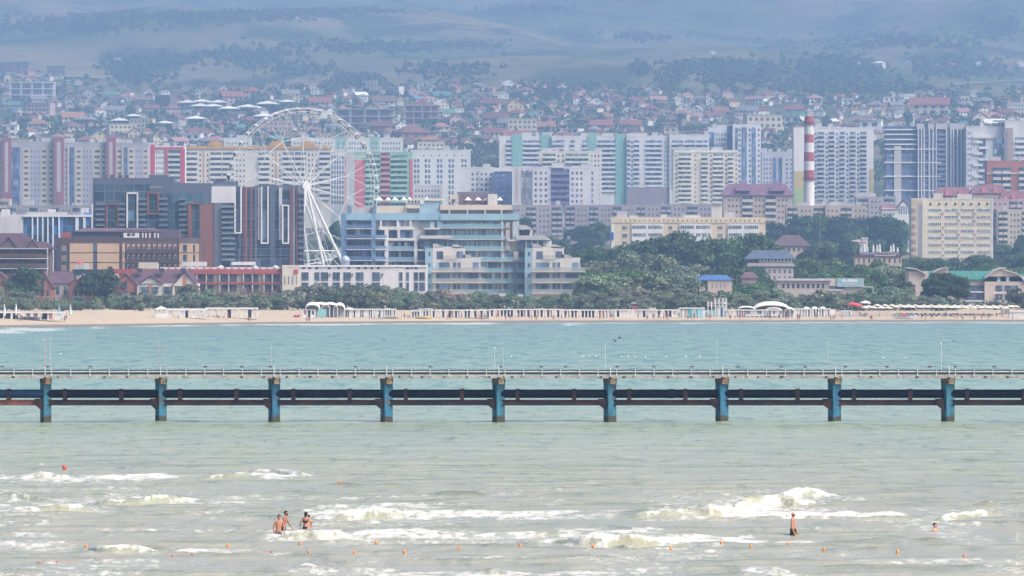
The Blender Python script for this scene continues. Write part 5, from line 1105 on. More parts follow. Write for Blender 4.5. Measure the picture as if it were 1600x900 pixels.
# single trees
for px, yt, D, kind, c, lab in ((35, 421, 1700, 'round', (.06,.10,.06), 'large dark bushy tree in front of the brick gables at far left'), (1478, 427, 1705, 'broad', (.04,.075,.04), 'large dark rounded tree in front of the green roofed resort'), (1460, 432, 1700, 'round', (.04,.08,.045), 'dark tree left of the large rounded one at the resort'),
    (1497, 436, 1700, 'round', (.035,.07,.04), 'dark tree right of the large rounded one at the resort'), (1408, 436, 1700, 'round', (.11,.14,.09), 'silvery tree with street lamp beside it left of the resort'), (1590, 452, 1700, 'shrub', (.12,.13,.12), 'grey green tree at the right end of the resort'), (158, 424, 1716, 'broad', (.05,.075,.055), 'dark green tree between the lettered gable and its neighbour'), (170, 420, 1716, 'tall', (.05,.09,.05), 'small tree before the red parapet end'),
    (297, 445, 1700, 'round', (.13,.15,.11), 'pale olive tree in front of the white gables'), (645, 324, 2700, 'tall', DARKG, 'dark tree top behind the striped canopy'), (486, 400, 2300, 'round', (.05,.10,.06), 'green tree between the ferris wheel legs'), (505, 392, 2350, 'round', (.05,.10,.06), 'green tree right of the ferris wheel legs'), (517, 372, 2400, 'tall', (.05,.11,.06), 'tall green tree beside the blue hotel wing'), (523, 350, 2500, 'tall', (.05,.11,.06), 'tree top above the leg beam of the wheel'),
    (205, 345, 2450, 'round', DARKG, 'dark tree hidden behind beige hotel roof'), (60, 330, 2560, 'broad', (.06,.1,.06), 'green tree on the slope above the striped office')):
    z = ground(wx(px, D), D); s = (wz(yt, D)-z)/(TOP[kind]*.97); tree(kind, wx(px, D), D, z, min(s, 1.5), c, lab, PG, px, yt, sz=s)
# ---------------------------------------------------------------- hillside: houses, trees
HP = []   # prototypes: (builder) -> root mesh object with roof and windows as children
def mesh_box(w_, d, h, name='wall'): return MB().box(-w_/2, w_/2, 0, d, -5, h).mesh(name, 'wall')
def proto(kind):
    ch = []  # (name, mesh, loc, colourkey)
    win = lambda w_, h: MB().box(-w_/2, w_/2, -.08, .1, 0, h).mesh('window', 'glass')
    if kind == 'gable':
        body = MB().box(-5.5,5.5,0,9,-6,5.6).prism([(-5.5,5.6),(5.5,5.6),(0,9.2)],0,9).mesh('house', 'wall')
        ch = [('roof', MB().prism([(-6.2,5.2),(0,9.4),(6.2,5.2),(6.2,5.55),(0,9.85),(-6.2,5.55)], -.6, 9.6).mesh('roof','roof'), (0,0,0), 'r')] + [('window', win(1.3,1.5), (x,0,z), 'w') for x, z in ((-3.2,.8),(3.2,.8),(-3.2,3.4),(0,3.4),(3.2,3.4),(0,6.3))] + [('chimney', MB().box(-.4,.4,3,3.8,7,10.5).mesh('chimney','wall'), (2.5,0,0), 'c')]
    elif kind == 'side':
        body = MB().box(-7,7,0,9,-6,5.2).mesh('house', 'wall'); v = [(-7.7,-.8,4.9),(7.7,-.8,4.9),(7.7,9.8,4.9),(-7.7,9.8,4.9),(-7.7,4.5,8.6),(7.7,4.5,8.6)]
        ch = [('roof', MB().add(v, [(0,1,5,4),(2,3,4,5),(1,2,5),(3,0,4),(0,3,2,1)]).mesh('roof','roof'), (0,0,0), 'r')] + [('window', win(1.4,1.4), (x,0,z), 'w') for x in (-4.8,-1.6,1.6,4.8) for z in (.8,3.1)] + [('chimney', MB().box(-.4,.4,4,4.8,6,9.8).mesh('chimney','wall'), (-3,0,0), 'c')]
    elif kind == 'hip':
        body = MB().box(-6.5,6.5,0,11,-6,6.2).mesh('house', 'wall'); v = [(-7.4,-.9,5.9),(7.4,-.9,5.9),(7.4,11.9,5.9),(-7.4,11.9,5.9),(-1.6,5.5,9.2),(1.6,5.5,9.2)]
        ch = [('roof', MB().add(v, [(0,1,5,4),(1,2,5),(2,3,4,5),(3,0,4),(0,3,2,1)]).mesh('roof','roof'), (0,0,0), 'r')] + [('window', win(1.5,1.6), (x,0,z), 'w') for x in (-4.2,0,4.2) for z in (.8,3.8)]
    elif kind == 'villa':
        body = MB().box(-7,7,0,12,-8,7.5).mesh('house', 'wall'); v = [(-10,-3,7.6),(10,-3,7.6),(10,15,7.6),(-10,15,7.6),(0,6,10.4),(.1,6,10.4),(-10,-3,7.2),(10,-3,7.2),(10,15,7.2),(-10,15,7.2)]
        ch = [('roof', MB().add(v, [(0,1,5,4),(1,2,5),(2,3,4,5),(3,0,4),(9,8,7,6),(6,7,1,0),(7,8,2,1),(9,6,0,3)]).mesh('roof','roof'), (0,0,0), 'r')] + [('window', win(2.6,2.0), (x,0,z), 'w') for x in (-4.3,0,4.3) for z in (.8,4.2)] + [('terrace', MB().box(-7.5,7.5,-2,0,3.2,3.6).mesh('terrace','wall'), (0,0,0), 'c')]
    elif kind == 'flat':
        body = MB().box(-8,2,0,10,-6,7.2).box(2,8,1,10,-6,4.2).mesh('house', 'wall')
        ch = [('roof_slab', MB().box(-8.4,2.3,-.6,10.3,7.2,7.6).box(2.1,8.5,.3,10.3,4.2,4.6).mesh('roof_slab','wall'), (0,0,0), 'c')] + [('window', win(2.4,1.8), (x,0,z), 'w') for x, z in ((-5.5,1),(-1,1),(-5.5,4.4),(-1,4.4))] + [('window', win(3.5,2), (5,1,1), 'w')]
    elif kind == 'block':
        body = MB().box(-10,10,0,11,-6,10.5).mesh('house', 'wall')
        ch = [('roof_slab', MB().box(-10.3,10.3,-.3,11.3,10.5,11).mesh('roof_slab','wall'), (0,0,0), 'c')] + [('window', win(1.6,1.6), (x,0,z), 'w') for x in (-8,-4.8,-1.6,1.6,4.8,8) for z in (.8,4.2,7.6)]
    elif kind == 'frame':
        mb = MB()
        for x in (-8,-4,0,4,8): mb.box(x-.25,x+.25,0,.5,-6,9).box(x-.25,x+.25,7,7.5,-6,9)
        for z in (0,3,6,9): mb.box(-8.4,8.4,-.3,7.9,z-.18,z+.18)
        body = mb.mesh('house', 'wall'); ch = [('inner_wall', MB().box(-7.6,7.6,3,3.3,-6,8.8).mesh('inner_wall','wall'), (0,0,0), 'd')]
    return body, ch
PR = {k: proto(k) for k in ('gable','side','hip','villa','flat','block','frame')}
RC = {'maroon': (.20,.09,.09), 'red': (.27,.11,.10), 'brown': (.17,.12,.10), 'grey': (.22,.22,.23), 'orange': (.33,.18,.12), 'teal': (.10,.24,.25), 'blue': (.12,.22,.42), 'white': (.78,.78,.76), 'green': (.10,.22,.15), 'pink': (.36,.21,.21)}
WC = {'white': (.72,.72,.72), 'cream': (.62,.56,.44), 'beige': (.50,.42,.33), 'pinkish': (.50,.36,.34), 'grey': (.40,.40,.41), 'yellow': (.60,.48,.22), 'brick': (.33,.17,.13), 'dark': (.16,.14,.14)}
HL = [(0,'the purple pylons'),(90,'the lilac blocks'),(190,'the dark hotel'),(300,'the orange roofs'),(380,'the wheel left rim'),(470,'the wheel right rim'),(570,'the green and pink block'),(650,'the window column block'),(740,'the blue stair tower'),(810,'the first teal bays'),(900,'the last teal bays'),(990,'the plain edged section'),(1060,'the cream tower'),(1130,'the striped tower'),(1200,'the chimney'),(1290,'the huge white tower'),(1370,'the banded tower'),(1450,'the lilac caps'),(1520,'the rightmost towers'),(9999,'')]
def hl(px):
    for (a, n), (b_, _) in zip(HL, HL[1:]):
        if px < b_: return n
ZN = lambda y: 'top' if y < 122 else ('upper' if y < 150 else ('middle' if y < 176 else 'lower'))
HOUSES = []
KN = {'gable':'gabled house','side':'long roofed house','hip':'hip roofed house','villa':'wide villa','flat':'flat roofed modern house','block':'flat topped block','frame':'bare concrete frame'}
def house(kind, px, py, s=1.0, wc='white', rc='maroon', rot=None, dark=False, lab=None, sx=1.0):
    """house whose roof top shows at row py"""
    body, ch = PR[kind]; hgt = {'gable':9.8,'side':8.6,'hip':9.2,'villa':10.4,'flat':7.6,'block':11,'frame':9}[kind]
    D = Dat(px, py, lift=hgt*s); X = wx(px, D); z = ground(X, D)
    o = link('house', body, None, (X, D, z), (s*sx, s, s), (0, 0, R(random.uniform(-28, 28) if rot is None else rot)), WC[wc])
    for nm, me, loc, ck in ch:
        link(nm, me, o, loc, color={'r': RC[rc], 'w': (.06,.07,.10), 'c': tuple(v*.8 for v in WC[wc]), 'd': (.36,.34,.35)}[ck])
    o['_px'] = px; o['_py'] = py
    if lab is None:
        lab = f'{wc} {KN[kind]}' + (f' with {rc} roof' if kind in ('gable','side','hip','villa') else '') + f', {ZN(py)} slope above {hl(px)}'
    thing(o, lab, 'house', 'houses on the hillside'); HOUSES.append((px, py, 12*s*F/D)); return o
# landmarks of the slope, one by one
for px, py, s in ((292,156,1.0),(316,155,1.0),(340,156,1.0),(312,162,1.0),(334,162,1.0),(358,165,1.1),(386,163,1.1),(418,158,1.15),(448,156,.9),(486,172,.6),(208,178,.8),(187,184,.9),(258,189,.85),(306,181,1.05),(400,166,.9),(413,177,1.1)): house('villa', px, py, s, random.choice(['grey','pinkish','dark']), 'white', random.uniform(-8, 8))
for px, py, wc in ((147,178,'white'),(160,177,'white'),(183,172,'grey'),(620,180,'white'),(509,156,'white'),(478,150,'white')): house('flat', px, py, 1.0, wc, 'grey', random.uniform(-10, 10))
house('flat', 22, 196, 1.5, 'white', rot=0); house('flat', 186, 91, .7, 'white', rot=0); house('flat', 1292, 86, .8, 'white', rot=0)
house('frame', 88, 104, 1.5, 'grey', rot=5, sx=1.0); house('frame', 50, 130, 2.4, 'white', rot=0, sx=1.3); house('frame', 22, 98, 1.4, 'grey', rot=0, sx=1.7); house('frame', 578, 127, 1.0, 'white', rot=5); house('frame', 570, 172, 2.2, 'grey', rot=0, sx=1.5); house('frame', 660, 166, 2.0, 'pinkish', rot=0)
house('side', 1452, 152, 2.0, 'cream', 'red', rot=-6, sx=1.25, lab='very large house with a long bright red roof above the banded tower')
for a in ((1275,148,'hip',1.1,'white','pink'),(1330,154,'flat',1.2,'white','grey'),(1418,147,'block',.9,'white','grey'),(1395,152,'flat',1.2,'white','grey'),(1345,163,'flat',1.1,'yellow','grey'),(1512,150,'flat',1,'white','grey'),(1536,152,'hip',1.3,'pinkish','grey'),(1575,152,'flat',1.2,'yellow','grey'),(1590,160,'block',1.1,'grey','grey'),(1505,170,'side',1.0,'white','pink'),(1370,187,'flat',1.9,'white','grey'),(1245,181,'flat',1.5,'white','grey'),(1240,165,'side',1.2,'pinkish','red'),(1430,175,'gable',1.1,'white','grey'),(1480,178,'gable',.9,'white','grey'),
  (797,126,'gable',1.1,'white','white'),(710,127,'gable',1.2,'pinkish','red'),(752,130,'flat',1,'white','grey'),(665,128,'flat',1.1,'white','grey'),(690,143,'side',1.2,'cream','teal'),(640,147,'gable',1.3,'cream','blue'),(600,150,'side',1.6,'cream','brown'),(655,157,'hip',1.6,'pinkish','maroon'),(692,156,'gable',1.2,'cream','cream' if 0 else 'white'),(765,155,'side',1.3,'pinkish','maroon'),(806,155,'gable',1.5,'yellow','orange'),(770,176,'side',1.5,'pinkish','maroon'),(790,178,'gable',.8,'white','white'),(715,178,'gable',1.4,'pinkish','brown'),(690,192,'hip',1.2,'cream','orange'),(650,196,'hip',2.0,'brick','maroon'),(668,212,'side',1.1,'pinkish','orange'),
  (232,140,'gable',1.0,'white','white'),(262,142,'flat',.9,'white','grey'),(275,142,'block',.7,'pinkish','grey'),(220,152,'hip',.9,'orange' if 0 else 'pinkish','orange'),(115,175,'side',1.5,'cream','orange'),(60,160,'block',1.3,'pinkish','grey'),(365,142,'side',1.6,'pinkish','red'),(395,136,'hip',1.4,'pinkish','red'),(350,134,'gable',1.0,'white','grey'),(455,140,'side',1.3,'cream','grey'),(436,156,'flat',1.2,'white','grey'),(500,152,'side',1.5,'white','red'),(545,150,'hip',.9,'white','red'),(880,188,'gable',.9,'white','orange'),(846,190,'side',1.3,'pinkish','orange'),(940,136,'gable',1.0,'pinkish','red'),(962,140,'flat',.8,'white','grey'),(932,154,'gable',1.2,'white','white'),(975,180,'gable',1.0,'white','red'),(985,188,'side',1.3,'pinkish','red'),(940,187,'side',1.4,'brick','red'),(880,206,'hip',1.2,'brick','red'),(900,202,'flat',1.1,'white','grey'),(930,170,'flat',1.3,'cream','grey'),(1015,165,'hip',1.2,'pinkish','maroon'),(1040,166,'gable',1.2,'pinkish','red'),(1068,162,'gable',1.3,'white','white'),(1088,166,'gable',1.1,'white','white'),(1062,172,'hip',1.2,'cream','orange'),(1060,184,'block',.7,'yellow','grey'),(1030,150,'side',1.2,'pinkish','pink'),(1060,150,'gable',.9,'white','white'),(1110,152,'gable',.8,'white','pink'),(1175,150,'side',1.1,'pinkish','pink'),(1190,155,'flat',1,'white','grey'),(1165,166,'side',1.3,'white','grey'),(1195,180,'block',1.6,'cream','grey'),(1180,178,'flat',1.1,'cream','grey'),(1216,184,'flat',1,'white','grey'),
  (1372,95,'hip',.9,'white','white'),(1416,96,'flat',.7,'white','grey'),(1463,100,'gable',.8,'white','pink'),(1485,100,'side',.9,'pinkish','pink'),(1505,103,'side',.7,'pinkish','pink'),(1532,98,'gable',.9,'white','white'),(1597,97,'flat',.9,'white','grey'),(1335,95,'hip',.7,'grey','brown'),(1115,80,'flat',.5,'white','grey'),(50,118,'hip',.8,'pinkish','orange')):
    house(a[2], a[0], a[1], a[3], a[4], a[5])
tries = 0
while len(HOUSES) < 292 and tries < 6000:
    tries += 1; px = random.uniform(-60, 1660)
    ylo = float(np.interp(px, [0,60,200,330,450,600,800,950,1100,1250,1400,1600], [108,112,148,140,136,134,130,140,144,152,150,148]))
    py = random.uniform(ylo, 222)
    if px < 250 and py < 140 and random.random() < .6: continue
    wd = 13
    if any(abs(px-a) < (wd+c)*.5 and abs(py-b_) < 6.5 for a, b_, c in HOUSES): continue
    kind = random.choices(['gable','side','hip','flat','block','villa'], [5,5,5,2,.8,.8])[0]
    wc = random.choices(list(WC), [9,6,5,3,3,1,1.5,1.5])[0]; rc = random.choices(list(RC), [7,4,6,5,3,1,.6,1.5,1,2])[0]
    house(kind, px, py, random.uniform(.75, 1.35), wc, rc, random.uniform(-40, 40))
# the remaining small houses of the slope, past the three hundred that show largest
def more_houses():
    keys = [('mw', 'wall', (.66,.66,.66)), ('mc', 'wall', (.55,.48,.38)), ('mp', 'wall', (.46,.36,.34)), ('mr', 'roof', (.25,.11,.10)), ('mb', 'roof', (.18,.12,.10)), ('mg', 'roof', (.25,.25,.26)), ('mo', 'roof', (.34,.19,.13)), ('md', 'glass', (.05,.06,.08))]
    for k, _, c in keys:
        m, nt, b = nodemat('house_'+k, .8, .3); b.inputs['Base Color'].default_value = (*c, 1); MATS[k] = m
    mb = MB(); n = 0; tr = 0; used = [(a, b_, c) for a, b_, c in HOUSES]
    while n < 400 and tr < 12000:
        tr += 1; px = random.uniform(-70, 1670); ylo = float(np.interp(px, [0,60,200,330,450,600,800,950,1100,1250,1400,1600], [106,110,142,134,131,129,127,136,140,144,144,140]))
        py = random.uniform(ylo, 215)
        if any(abs(px-a) < (8+c)*.42 and abs(py-b_) < 4.2 for a, b_, c in used): continue
        used.append((px, py, 9)); D = Dat(px, py, 6); X = wx(px, D); z = ground(X, D); w2 = random.uniform(3.5, 6); d = random.uniform(7, 10); h = random.uniform(3.5, 5.5); a = R(random.uniform(-35, 35)); wm = random.choice([0,0,0,1,2]); rm = random.choice([3,3,4,5,6])
        v0 = len(mb.v); t = random.random()
        mb.box(-w2, w2, 0, d, -5, h, wm)
        if t < .5: mb.prism([(-w2-.5,h-.2),(w2+.5,h-.2),(0,h+3)], -.4, d+.4, rm)
        else: mb.add([(-w2-.6,-.6,h),(w2+.6,-.6,h),(w2+.6,d+.6,h),(-w2-.6,d+.6,h),(-w2*.3,d/2,h+2.8),(w2*.3,d/2,h+2.8)], [(0,1,5,4),(1,2,5),(2,3,4,5),(3,0,4),(3,2,1,0)], rm)
        for q in (-.5, .5): mb.box(w2*q-.6, w2*q+.6, -.07, .05, h*.35, h*.35+1.3, 7)
        ca, sa = math.cos(a), math.sin(a)
        for i in range(v0, len(mb.v)): x, y, zz = mb.v[i]; mb.v[i] = (X+x*ca-y*sa, D+x*sa+y*ca, z+zz)
        n += 1
    o = mb.obj('far_houses', [k for k, _, _ in keys]); o['kind'] = 'stuff'; o['label'] = 'many smaller houses packed between the others on the hillside'
more_houses()
# garden trees one can tell apart, then the wood that reads as one mass
HG = [('dark green', (.05,.085,.05)), ('mid green', (.075,.12,.06)), ('bluish green', (.05,.09,.07))]
cnt = 0
while cnt < 45:
    px = random.uniform(-60, 1660); py = random.uniform(128, 330)
    if any(abs(px-a) < c*.45 and -2 < py-b_ < 6 for a, b_, c in HOUSES): continue
    t, c = random.choice(HG); s = random.uniform(.8, 1.3); D = Dat(px, py, 9*s)
    if D < 4000: continue
    z = ground(wx(px, D), D); tree('small', wx(px, D), D, z, s, c, f'{t} garden tree, {ZN(py)} slope above {hl(px)}', 'garden trees on the hillside', px, py); cnt += 1
def mass(name, pts, color, label, cat, seed, per=26, size=1.6, R_=4.6):
    r = np.random.default_rng(seed); c = []; n = []
    for X, D, z, s in pts:
        d = r.normal(0, 1, (per, 3)); d /= np.linalg.norm(d, axis=1)[:, None]; d[:, 2] = abs(d[:, 2])
        c.append(np.array([X, D, z+1.5*s])+d*np.array([R_, R_, R_*1.25])*s*r.uniform(.6, 1, (per, 1))); n.append(d)
    o = link(name, card_mesh(name, cards(np.concatenate(c), np.concatenate(n), size, seed)), color=color); o['kind'] = 'stuff'; o['label'] = label; return o
pts = []
xs = rng.uniform(-80, 1680, 5200); ys = rng.uniform(118, 335, 5200)
cl = fbm(xs/70, ys/14, 3, 91)
for x, y, q in zip(xs, ys, cl):
    top = np.interp(x, [0,200,330,800,950,1250,1600], [120,140,136,130,136,148,140])
    if y < top or q < .40: continue
    D = Dat(x, y); pts.append((wx(x, D), D, ground(wx(x, D), D), random.uniform(.6, 1.4)))
pts_ = pts
mass('hillside_trees', pts, (.06,.10,.06), 'dark green trees filling the gaps between the hillside houses', 'trees', 5)
pts = []
for cx, cy_, sx, sy, n in ((215,112,40,16,260),(270,98,26,7,120),(1128,118,24,12,200),(1180,118,26,12,160),(1105,108,60,10,160),(1050,126,20,10,60),(1300,110,60,20,260),(1500,108,60,12,200),(380,92,60,10,140),(600,76,120,7,220),(300,30,200,6,260),(720,74,60,5,160),(820,16,60,5,80),(1420,66,120,12,180),(1560,46,30,14,90),(90,44,120,9,180),(520,22,160,4,160),(1000,62,40,7,60),(460,110,60,10,60),(700,112,60,10,80),(1330,140,120,8,200),(560,130,30,8,80),(830,150,40,10,80),(1000,110,12,8,30)):
    a = rng.normal(0, .6, (int(n*1.5), 2))
    for dx, dy in a:
        D = Dat(cx+dx*sx, cy_+dy*sy); X = wx(cx+dx*sx, D); pts.append((X, D, ground(X, D), random.uniform(.45, 1.1)))
mass('hill_scrub', pts, (.062,.088,.058), 'dark scrub patches on the bare hills above the town', 'scrub', 6, 16, 2.2)
# undergrowth that hides the ground between the park and the beach
pts = []
for i in range(900):
    px = random.uniform(-60, 1660); D = random.uniform(1668, 1800) if random.random() < .6 else random.uniform(1800, 2700)
    X = wx(px, D); pts.append((X, D, ground(X, D)-1, random.uniform(.35, .6)))
mass('undergrowth', pts, (.08,.105,.06), 'low undergrowth between the beach belt and the buildings', 'undergrowth', 7, 60, .5, 5)
# ---------------------------------------------------------------- people: one skinned body per pose
def body_mesh(name, joints, radii, edges, mats, sub=2, post=None, scale=1.0):
    me = bpy.data.meshes.new(name+'_rig'); me.from_pydata([tuple(Vector(j)*scale) for j in joints], edges, [])
    o = bpy.data.objects.new(name+'_rig', me); C.objects.link(o)
    sk = o.modifiers.new('skin', 'SKIN'); sk.use_smooth_shade = True
    for i, v in enumerate(me.skin_vertices[0].data): v.radius = (radii[i][0]*scale, radii[i][1]*scale) if isinstance(radii[i], tuple) else (radii[i]*scale,)*2
    me.skin_vertices[0].data[0].use_root = True
    ss = o.modifiers.new('sub', 'SUBSURF'); ss.levels = sub; ss.render_levels = sub
    dg = bpy.context.evaluated_depsgraph_get(); dg.update()
    out = bpy.data.meshes.new_from_object(o.evaluated_get(dg)); out.name = name
    bpy.data.objects.remove(o); bpy.data.meshes.remove(me)
    for m_ in mats: out.materials.append(MATS[m_])
    return out
def human(pose='stand', arms=((.2,-.05,.85),(-.2,-.05,.85)), elbows=None, lean=0.0, turn=0, sub=1, female=False, hands=False, headturn=(0,0)):
    """joint chain; x left-right, -y facing"""
    J = []; Rr = []; E = []
    def a(p, r, par=None):
        J.append(p); Rr.append(r); 
        if par is not None: E.append((par, len(J)-1))
        return len(J)-1
    sh = .175 if not female else .15; L = lean
    pel = a((0,0,.95), (.15,.11)); wst = a((0,-L*.3,1.10), (.125,.095) if not female else (.105,.085), pel); ch = a((0,-L*.7,1.30), (.165,.115) if not female else (.135,.10), wst); nb = a((0,-L,1.46), (.075,.07), ch)
    nk = a((0,-L*1.08,1.53), (.052,.055), nb); hd = a((0,-L*1.15-.01,1.63), (.078,.095), nk); tp = a((0,-L*1.15,1.72), (.062,.075), hd)
    for s, hand in zip((1,-1), arms):
        s0 = a((s*sh,-L*.9,1.42), .058, nb); el = Vector(hand)*.5+Vector((s*sh,-L*.9,1.42))*.5+Vector((s*.05,.05,0)) if elbows is None else Vector(elbows[0 if s == 1 else 1])
        e = a(tuple(el), .043, s0); w_ = a(hand, .030, e); dv = (Vector(hand)-el).normalized(); h1 = a(tuple(Vector(hand)+dv*.08), (.040,.022), w_)
        if hands:
            side = dv.cross(Vector((0,0,1))).normalized() if abs(dv.z) < .9 else Vector((0,1,0))
            for k, (off, ln) in enumerate(((-.032,.065),(-.011,.078),(.011,.072),(.032,.055))):
                b0 = Vector(hand)+dv*.09+side*off; f1 = a(tuple(b0+dv*ln*.5), .0095, h1); a(tuple(b0+dv*ln+Vector((0,-.01,-.012))), .008, f1)
            t1 = a(tuple(Vector(hand)+dv*.04+side*-.055), .011, w_); a(tuple(Vector(hand)+dv*.085+side*-.07), .009, t1)
        else: a(tuple(Vector(hand)+dv*.15), (.034,.018), h1)
    for i, s in enumerate((1,-1)):
        hp = a((s*.09,0,.88), .095, pel)
        if pose == 'stand': kn = a((s*.10,-.02,.50), .062, hp); an = a((s*.11,.02,.10), .042, kn); a((s*.12,-.12,.03), (.045,.03), an)
        elif pose == 'walk':
            f = -.22 if i else .20; kn = a((s*.09,f*.55-.05,.50), .062, hp); an = a((s*.09,f*1.2,.10), .042, kn); a((s*.09,f*1.2-.13,.035), (.045,.03), an)
        elif pose == 'wade': kn = a((s*.12,-.10,.50), .065, hp); an = a((s*.12,-.02,.10), .045, kn); a((s*.12,-.14,.04), (.045,.03), an)
        elif pose == 'sit': kn = a((s*.11,-.42,.92), .062, hp); an = a((s*.11,-.50,.50), .042, kn); a((s*.11,-.62,.46), (.045,.03), an)
    return body_mesh('person', J, Rr, E, ['skin'], sub)
def shorts_mesh(r=1.0, z0=.62, z1=1.02):
    mb = MB()
    mb.lathe([(.150*r,z1-.98+.0),(.160*r,-.04+z1-.98),(.160*r,-.12+z1-.98)], 14, (0,0,.98)); mb.v = [(x, y*.80, z) for x, y, z in mb.v]
    for s in (1,-1): mb.lathe([(.108*r,.92),(.112*r,.80),(.108*r,z0)], 10, (s*.092,-.005,0))
    return mb.mesh('trunks', 'cloth', True)
def top_mesh(): return MB().lathe([(.115,1.00),(.135,1.12),(.168,1.28),(.150,1.42),(.09,1.47)], 14).mesh('shirt', 'cloth', True)
def bikini_mesh(): return MB().lathe([(.132,1.22),(.145,1.26),(.140,1.31)], 14).mesh('swim_top', 'cloth', True)
def hair_mesh(long=False, lean=0, flat=.9):
    bm = bmesh.new(); bmesh.ops.create_uvsphere(bm, u_segments=14, v_segments=10, radius=1)
    for v in bm.verts:
        p = v.co; p.x *= .088; p.y *= .108; p.z *= .105
        if p.y < -.02 and p.z < .035: p.y = max(p.y, -.02); p.z = max(p.z, .0)
        if p.z < 0 and long: p.z *= 2.6; p.y = max(p.y, .02); p.x *= .9
        elif p.z < -.03: p.z = -.03
        p.y += -lean*1.15+.008; p.z += 1.66
    me = bpy.data.meshes.new('hair'); bm.to_mesh(me); bm.free(); me.materials.append(MATS['cloth']); me.polygons.foreach_set('use_smooth', [True]*len(me.polygons)); return me
def face_bits(o, lean=0, skin=(.5,.3,.22), beard=False):
    y = -lean*1.15-.10
    MB().tube((0,y+.005,1.655), (0,y-.022,1.628), .011, 6, .016).obj('nose', 'skin', o, color=skin, smooth=True)
    for s in (1,-1):
        MB().lathe([(.004,-.02),(.014,-.012),(.014,.014),(.004,.02)], 8, (s*.085, -lean*1.15+.0, 1.64)).obj('ear', 'skin', o, color=skin, smooth=True)
        MB().lathe([(.002,-.006),(.010,0),(.002,.006)], 8, (s*.03, y+.012, 1.662)).obj('eye', 'cloth', o, color=(.03,.02,.02), smooth=True)
    MB().box(-.022,.022,y+.002,y+.012,1.596,1.604).obj('mouth', 'cloth', o, color=(.28,.09,.08))
    if beard: MB().lathe([(.02,1.535),(.060,1.55),(.074,1.59),(.070,1.615)], 12, (0,-lean*1.15-.028,0)).obj('beard', 'cloth', o, color=(.035,.025,.02), smooth=True)
SK1=(.42,.20,.13); SK2=(.50,.27,.19); SK3=(.34,.16,.10)
def swimmer(mesh, px, ywat, zwater, rot, label, skin, s=1.0, lean=0, hair=None, trunks=None, trcol=(.03,.035,.03), beard=False, hc=(.02,.015,.012), extra=None, head_only=False):
    D = EYE*F/(ywat-YH); X = wx(px, D); o = link('person', mesh, None, (X, D, zwater+min(.25, zsea(X, D))), (s, s, s), (0, 0, R(rot)), skin)
    if hair: link('hair', hair, o, color=hc)
    if trunks: link('trunks', trunks, o, color=trcol)
    face_bits(o, lean, skin, beard)
    if extra: link('swim_top', extra, o, color=(.03,.02,.04))
    o['_px'] = px; o['_py'] = ywat; thing(o, label, 'person'); return o
H_A = human('wade', ((.24,-.16,.93),(-.22,-.06,.90)), lean=.10, sub=2, hands=True)
H_B = human('wade', ((.30,-.34,.98),(-.24,-.10,.93)), lean=.13, sub=2, hands=True)
H_C = human('stand', ((.19,-.16,.82),(-.19,-.12,.80)), lean=.0, sub=2, hands=True)
H_F = human('wade', ((.26,.03,.98),(-.22,-.20,1.12)), lean=.08, sub=2, female=True, hands=True)
H_K = human('stand', ((.20,-.22,1.20),(-.18,-.20,1.18)), lean=.05, sub=2, hands=True)
sh_m = shorts_mesh(); 
swimmer(H_A, 434.5, 838, -.86, 28, 'tanned bather with short dark hair leaning forward in surf, left one of pair', SK1, .98, .10, hair_mesh(False, .10), sh_m, (.10,.12,.16))
swimmer(H_B, 442, 833, -.84, 78, 'tanned bather with short dark hair and reaching arm, right one of the pair', SK3, .98, .13, hair_mesh(False, .13), sh_m, (.05,.05,.06), beard=True)
swimmer(H_F, 477, 829, -.83, 160, 'person with long dark hair and dark bikini seen from behind in the surf', SK2, .92, .08, hair_mesh(True, .08), shorts_mesh(.86, .80), (.04,.03,.06), extra=bikini_mesh())
swimmer(H_K, 482.5, 826, -.74, 200, 'small short haired bather hugging the long haired one in the surf', SK2, .78, .05, hair_mesh(False, .05), sh_m, (.45,.45,.5))
swimmer(H_C, 1239, 838, -.78, 72, 'bald bearded man in dark trunks standing thigh deep in the sea', (.44,.22,.16), 1.03, 0, None, sh_m, (.03,.045,.03), beard=True)
swimmer(H_C, 1461, 830, -1.38, 60, 'lone swimmer with dark hair, only head and neck above the water', SK2, 1.0, 0, hair_mesh(False, 0), None)
# people on the far beach
POSES = [human('stand'), human('walk', ((.24,-.18,.92),(-.22,.16,.92))), human('walk', ((.24,.18,.92),(-.22,-.16,.92)), lean=.06), human('stand', ((.28,-.22,1.30),(-.2,-.05,.85)), female=True), human('stand', female=True)]
TOPM = top_mesh(); SHM = shorts_mesh(); HRM = hair_mesh(False); HRL = hair_mesh(True)
SKN = [SK1, SK2, (.55,.36,.27), SK3]
CLO = [('black', (.02,.02,.025)), ('navy', (.03,.05,.13)), ('red', (.45,.06,.06)), ('white', (.65,.65,.65)), ('grey', (.2,.2,.21)), ('purple', (.2,.06,.2)), ('green', (.06,.18,.10))]
def beach_place(px):
    """row and label of the nearest beach landmark"""
    for a, n in ((60,'left pergola'),(160,'brown dune'),(245,'sand left of gazebo'),(405,'curtained white pavilion'),(520,'white shell tents'),(625,'long row of cabins'),(700,'yellow boat'),(800,'left colonnade'),(930,'right colonnade'),(1040,'white changing cabins'),(1100,'turquoise cabins'),(1145,'lifeguard tower'),(1250,'big white dome'),(1310,'blue pavilion'),(1395,'red parasol'),(1440,'rescue boat'),(1520,'white parasol row'),(1700,'right end of the beach')):
        if px < a: return n
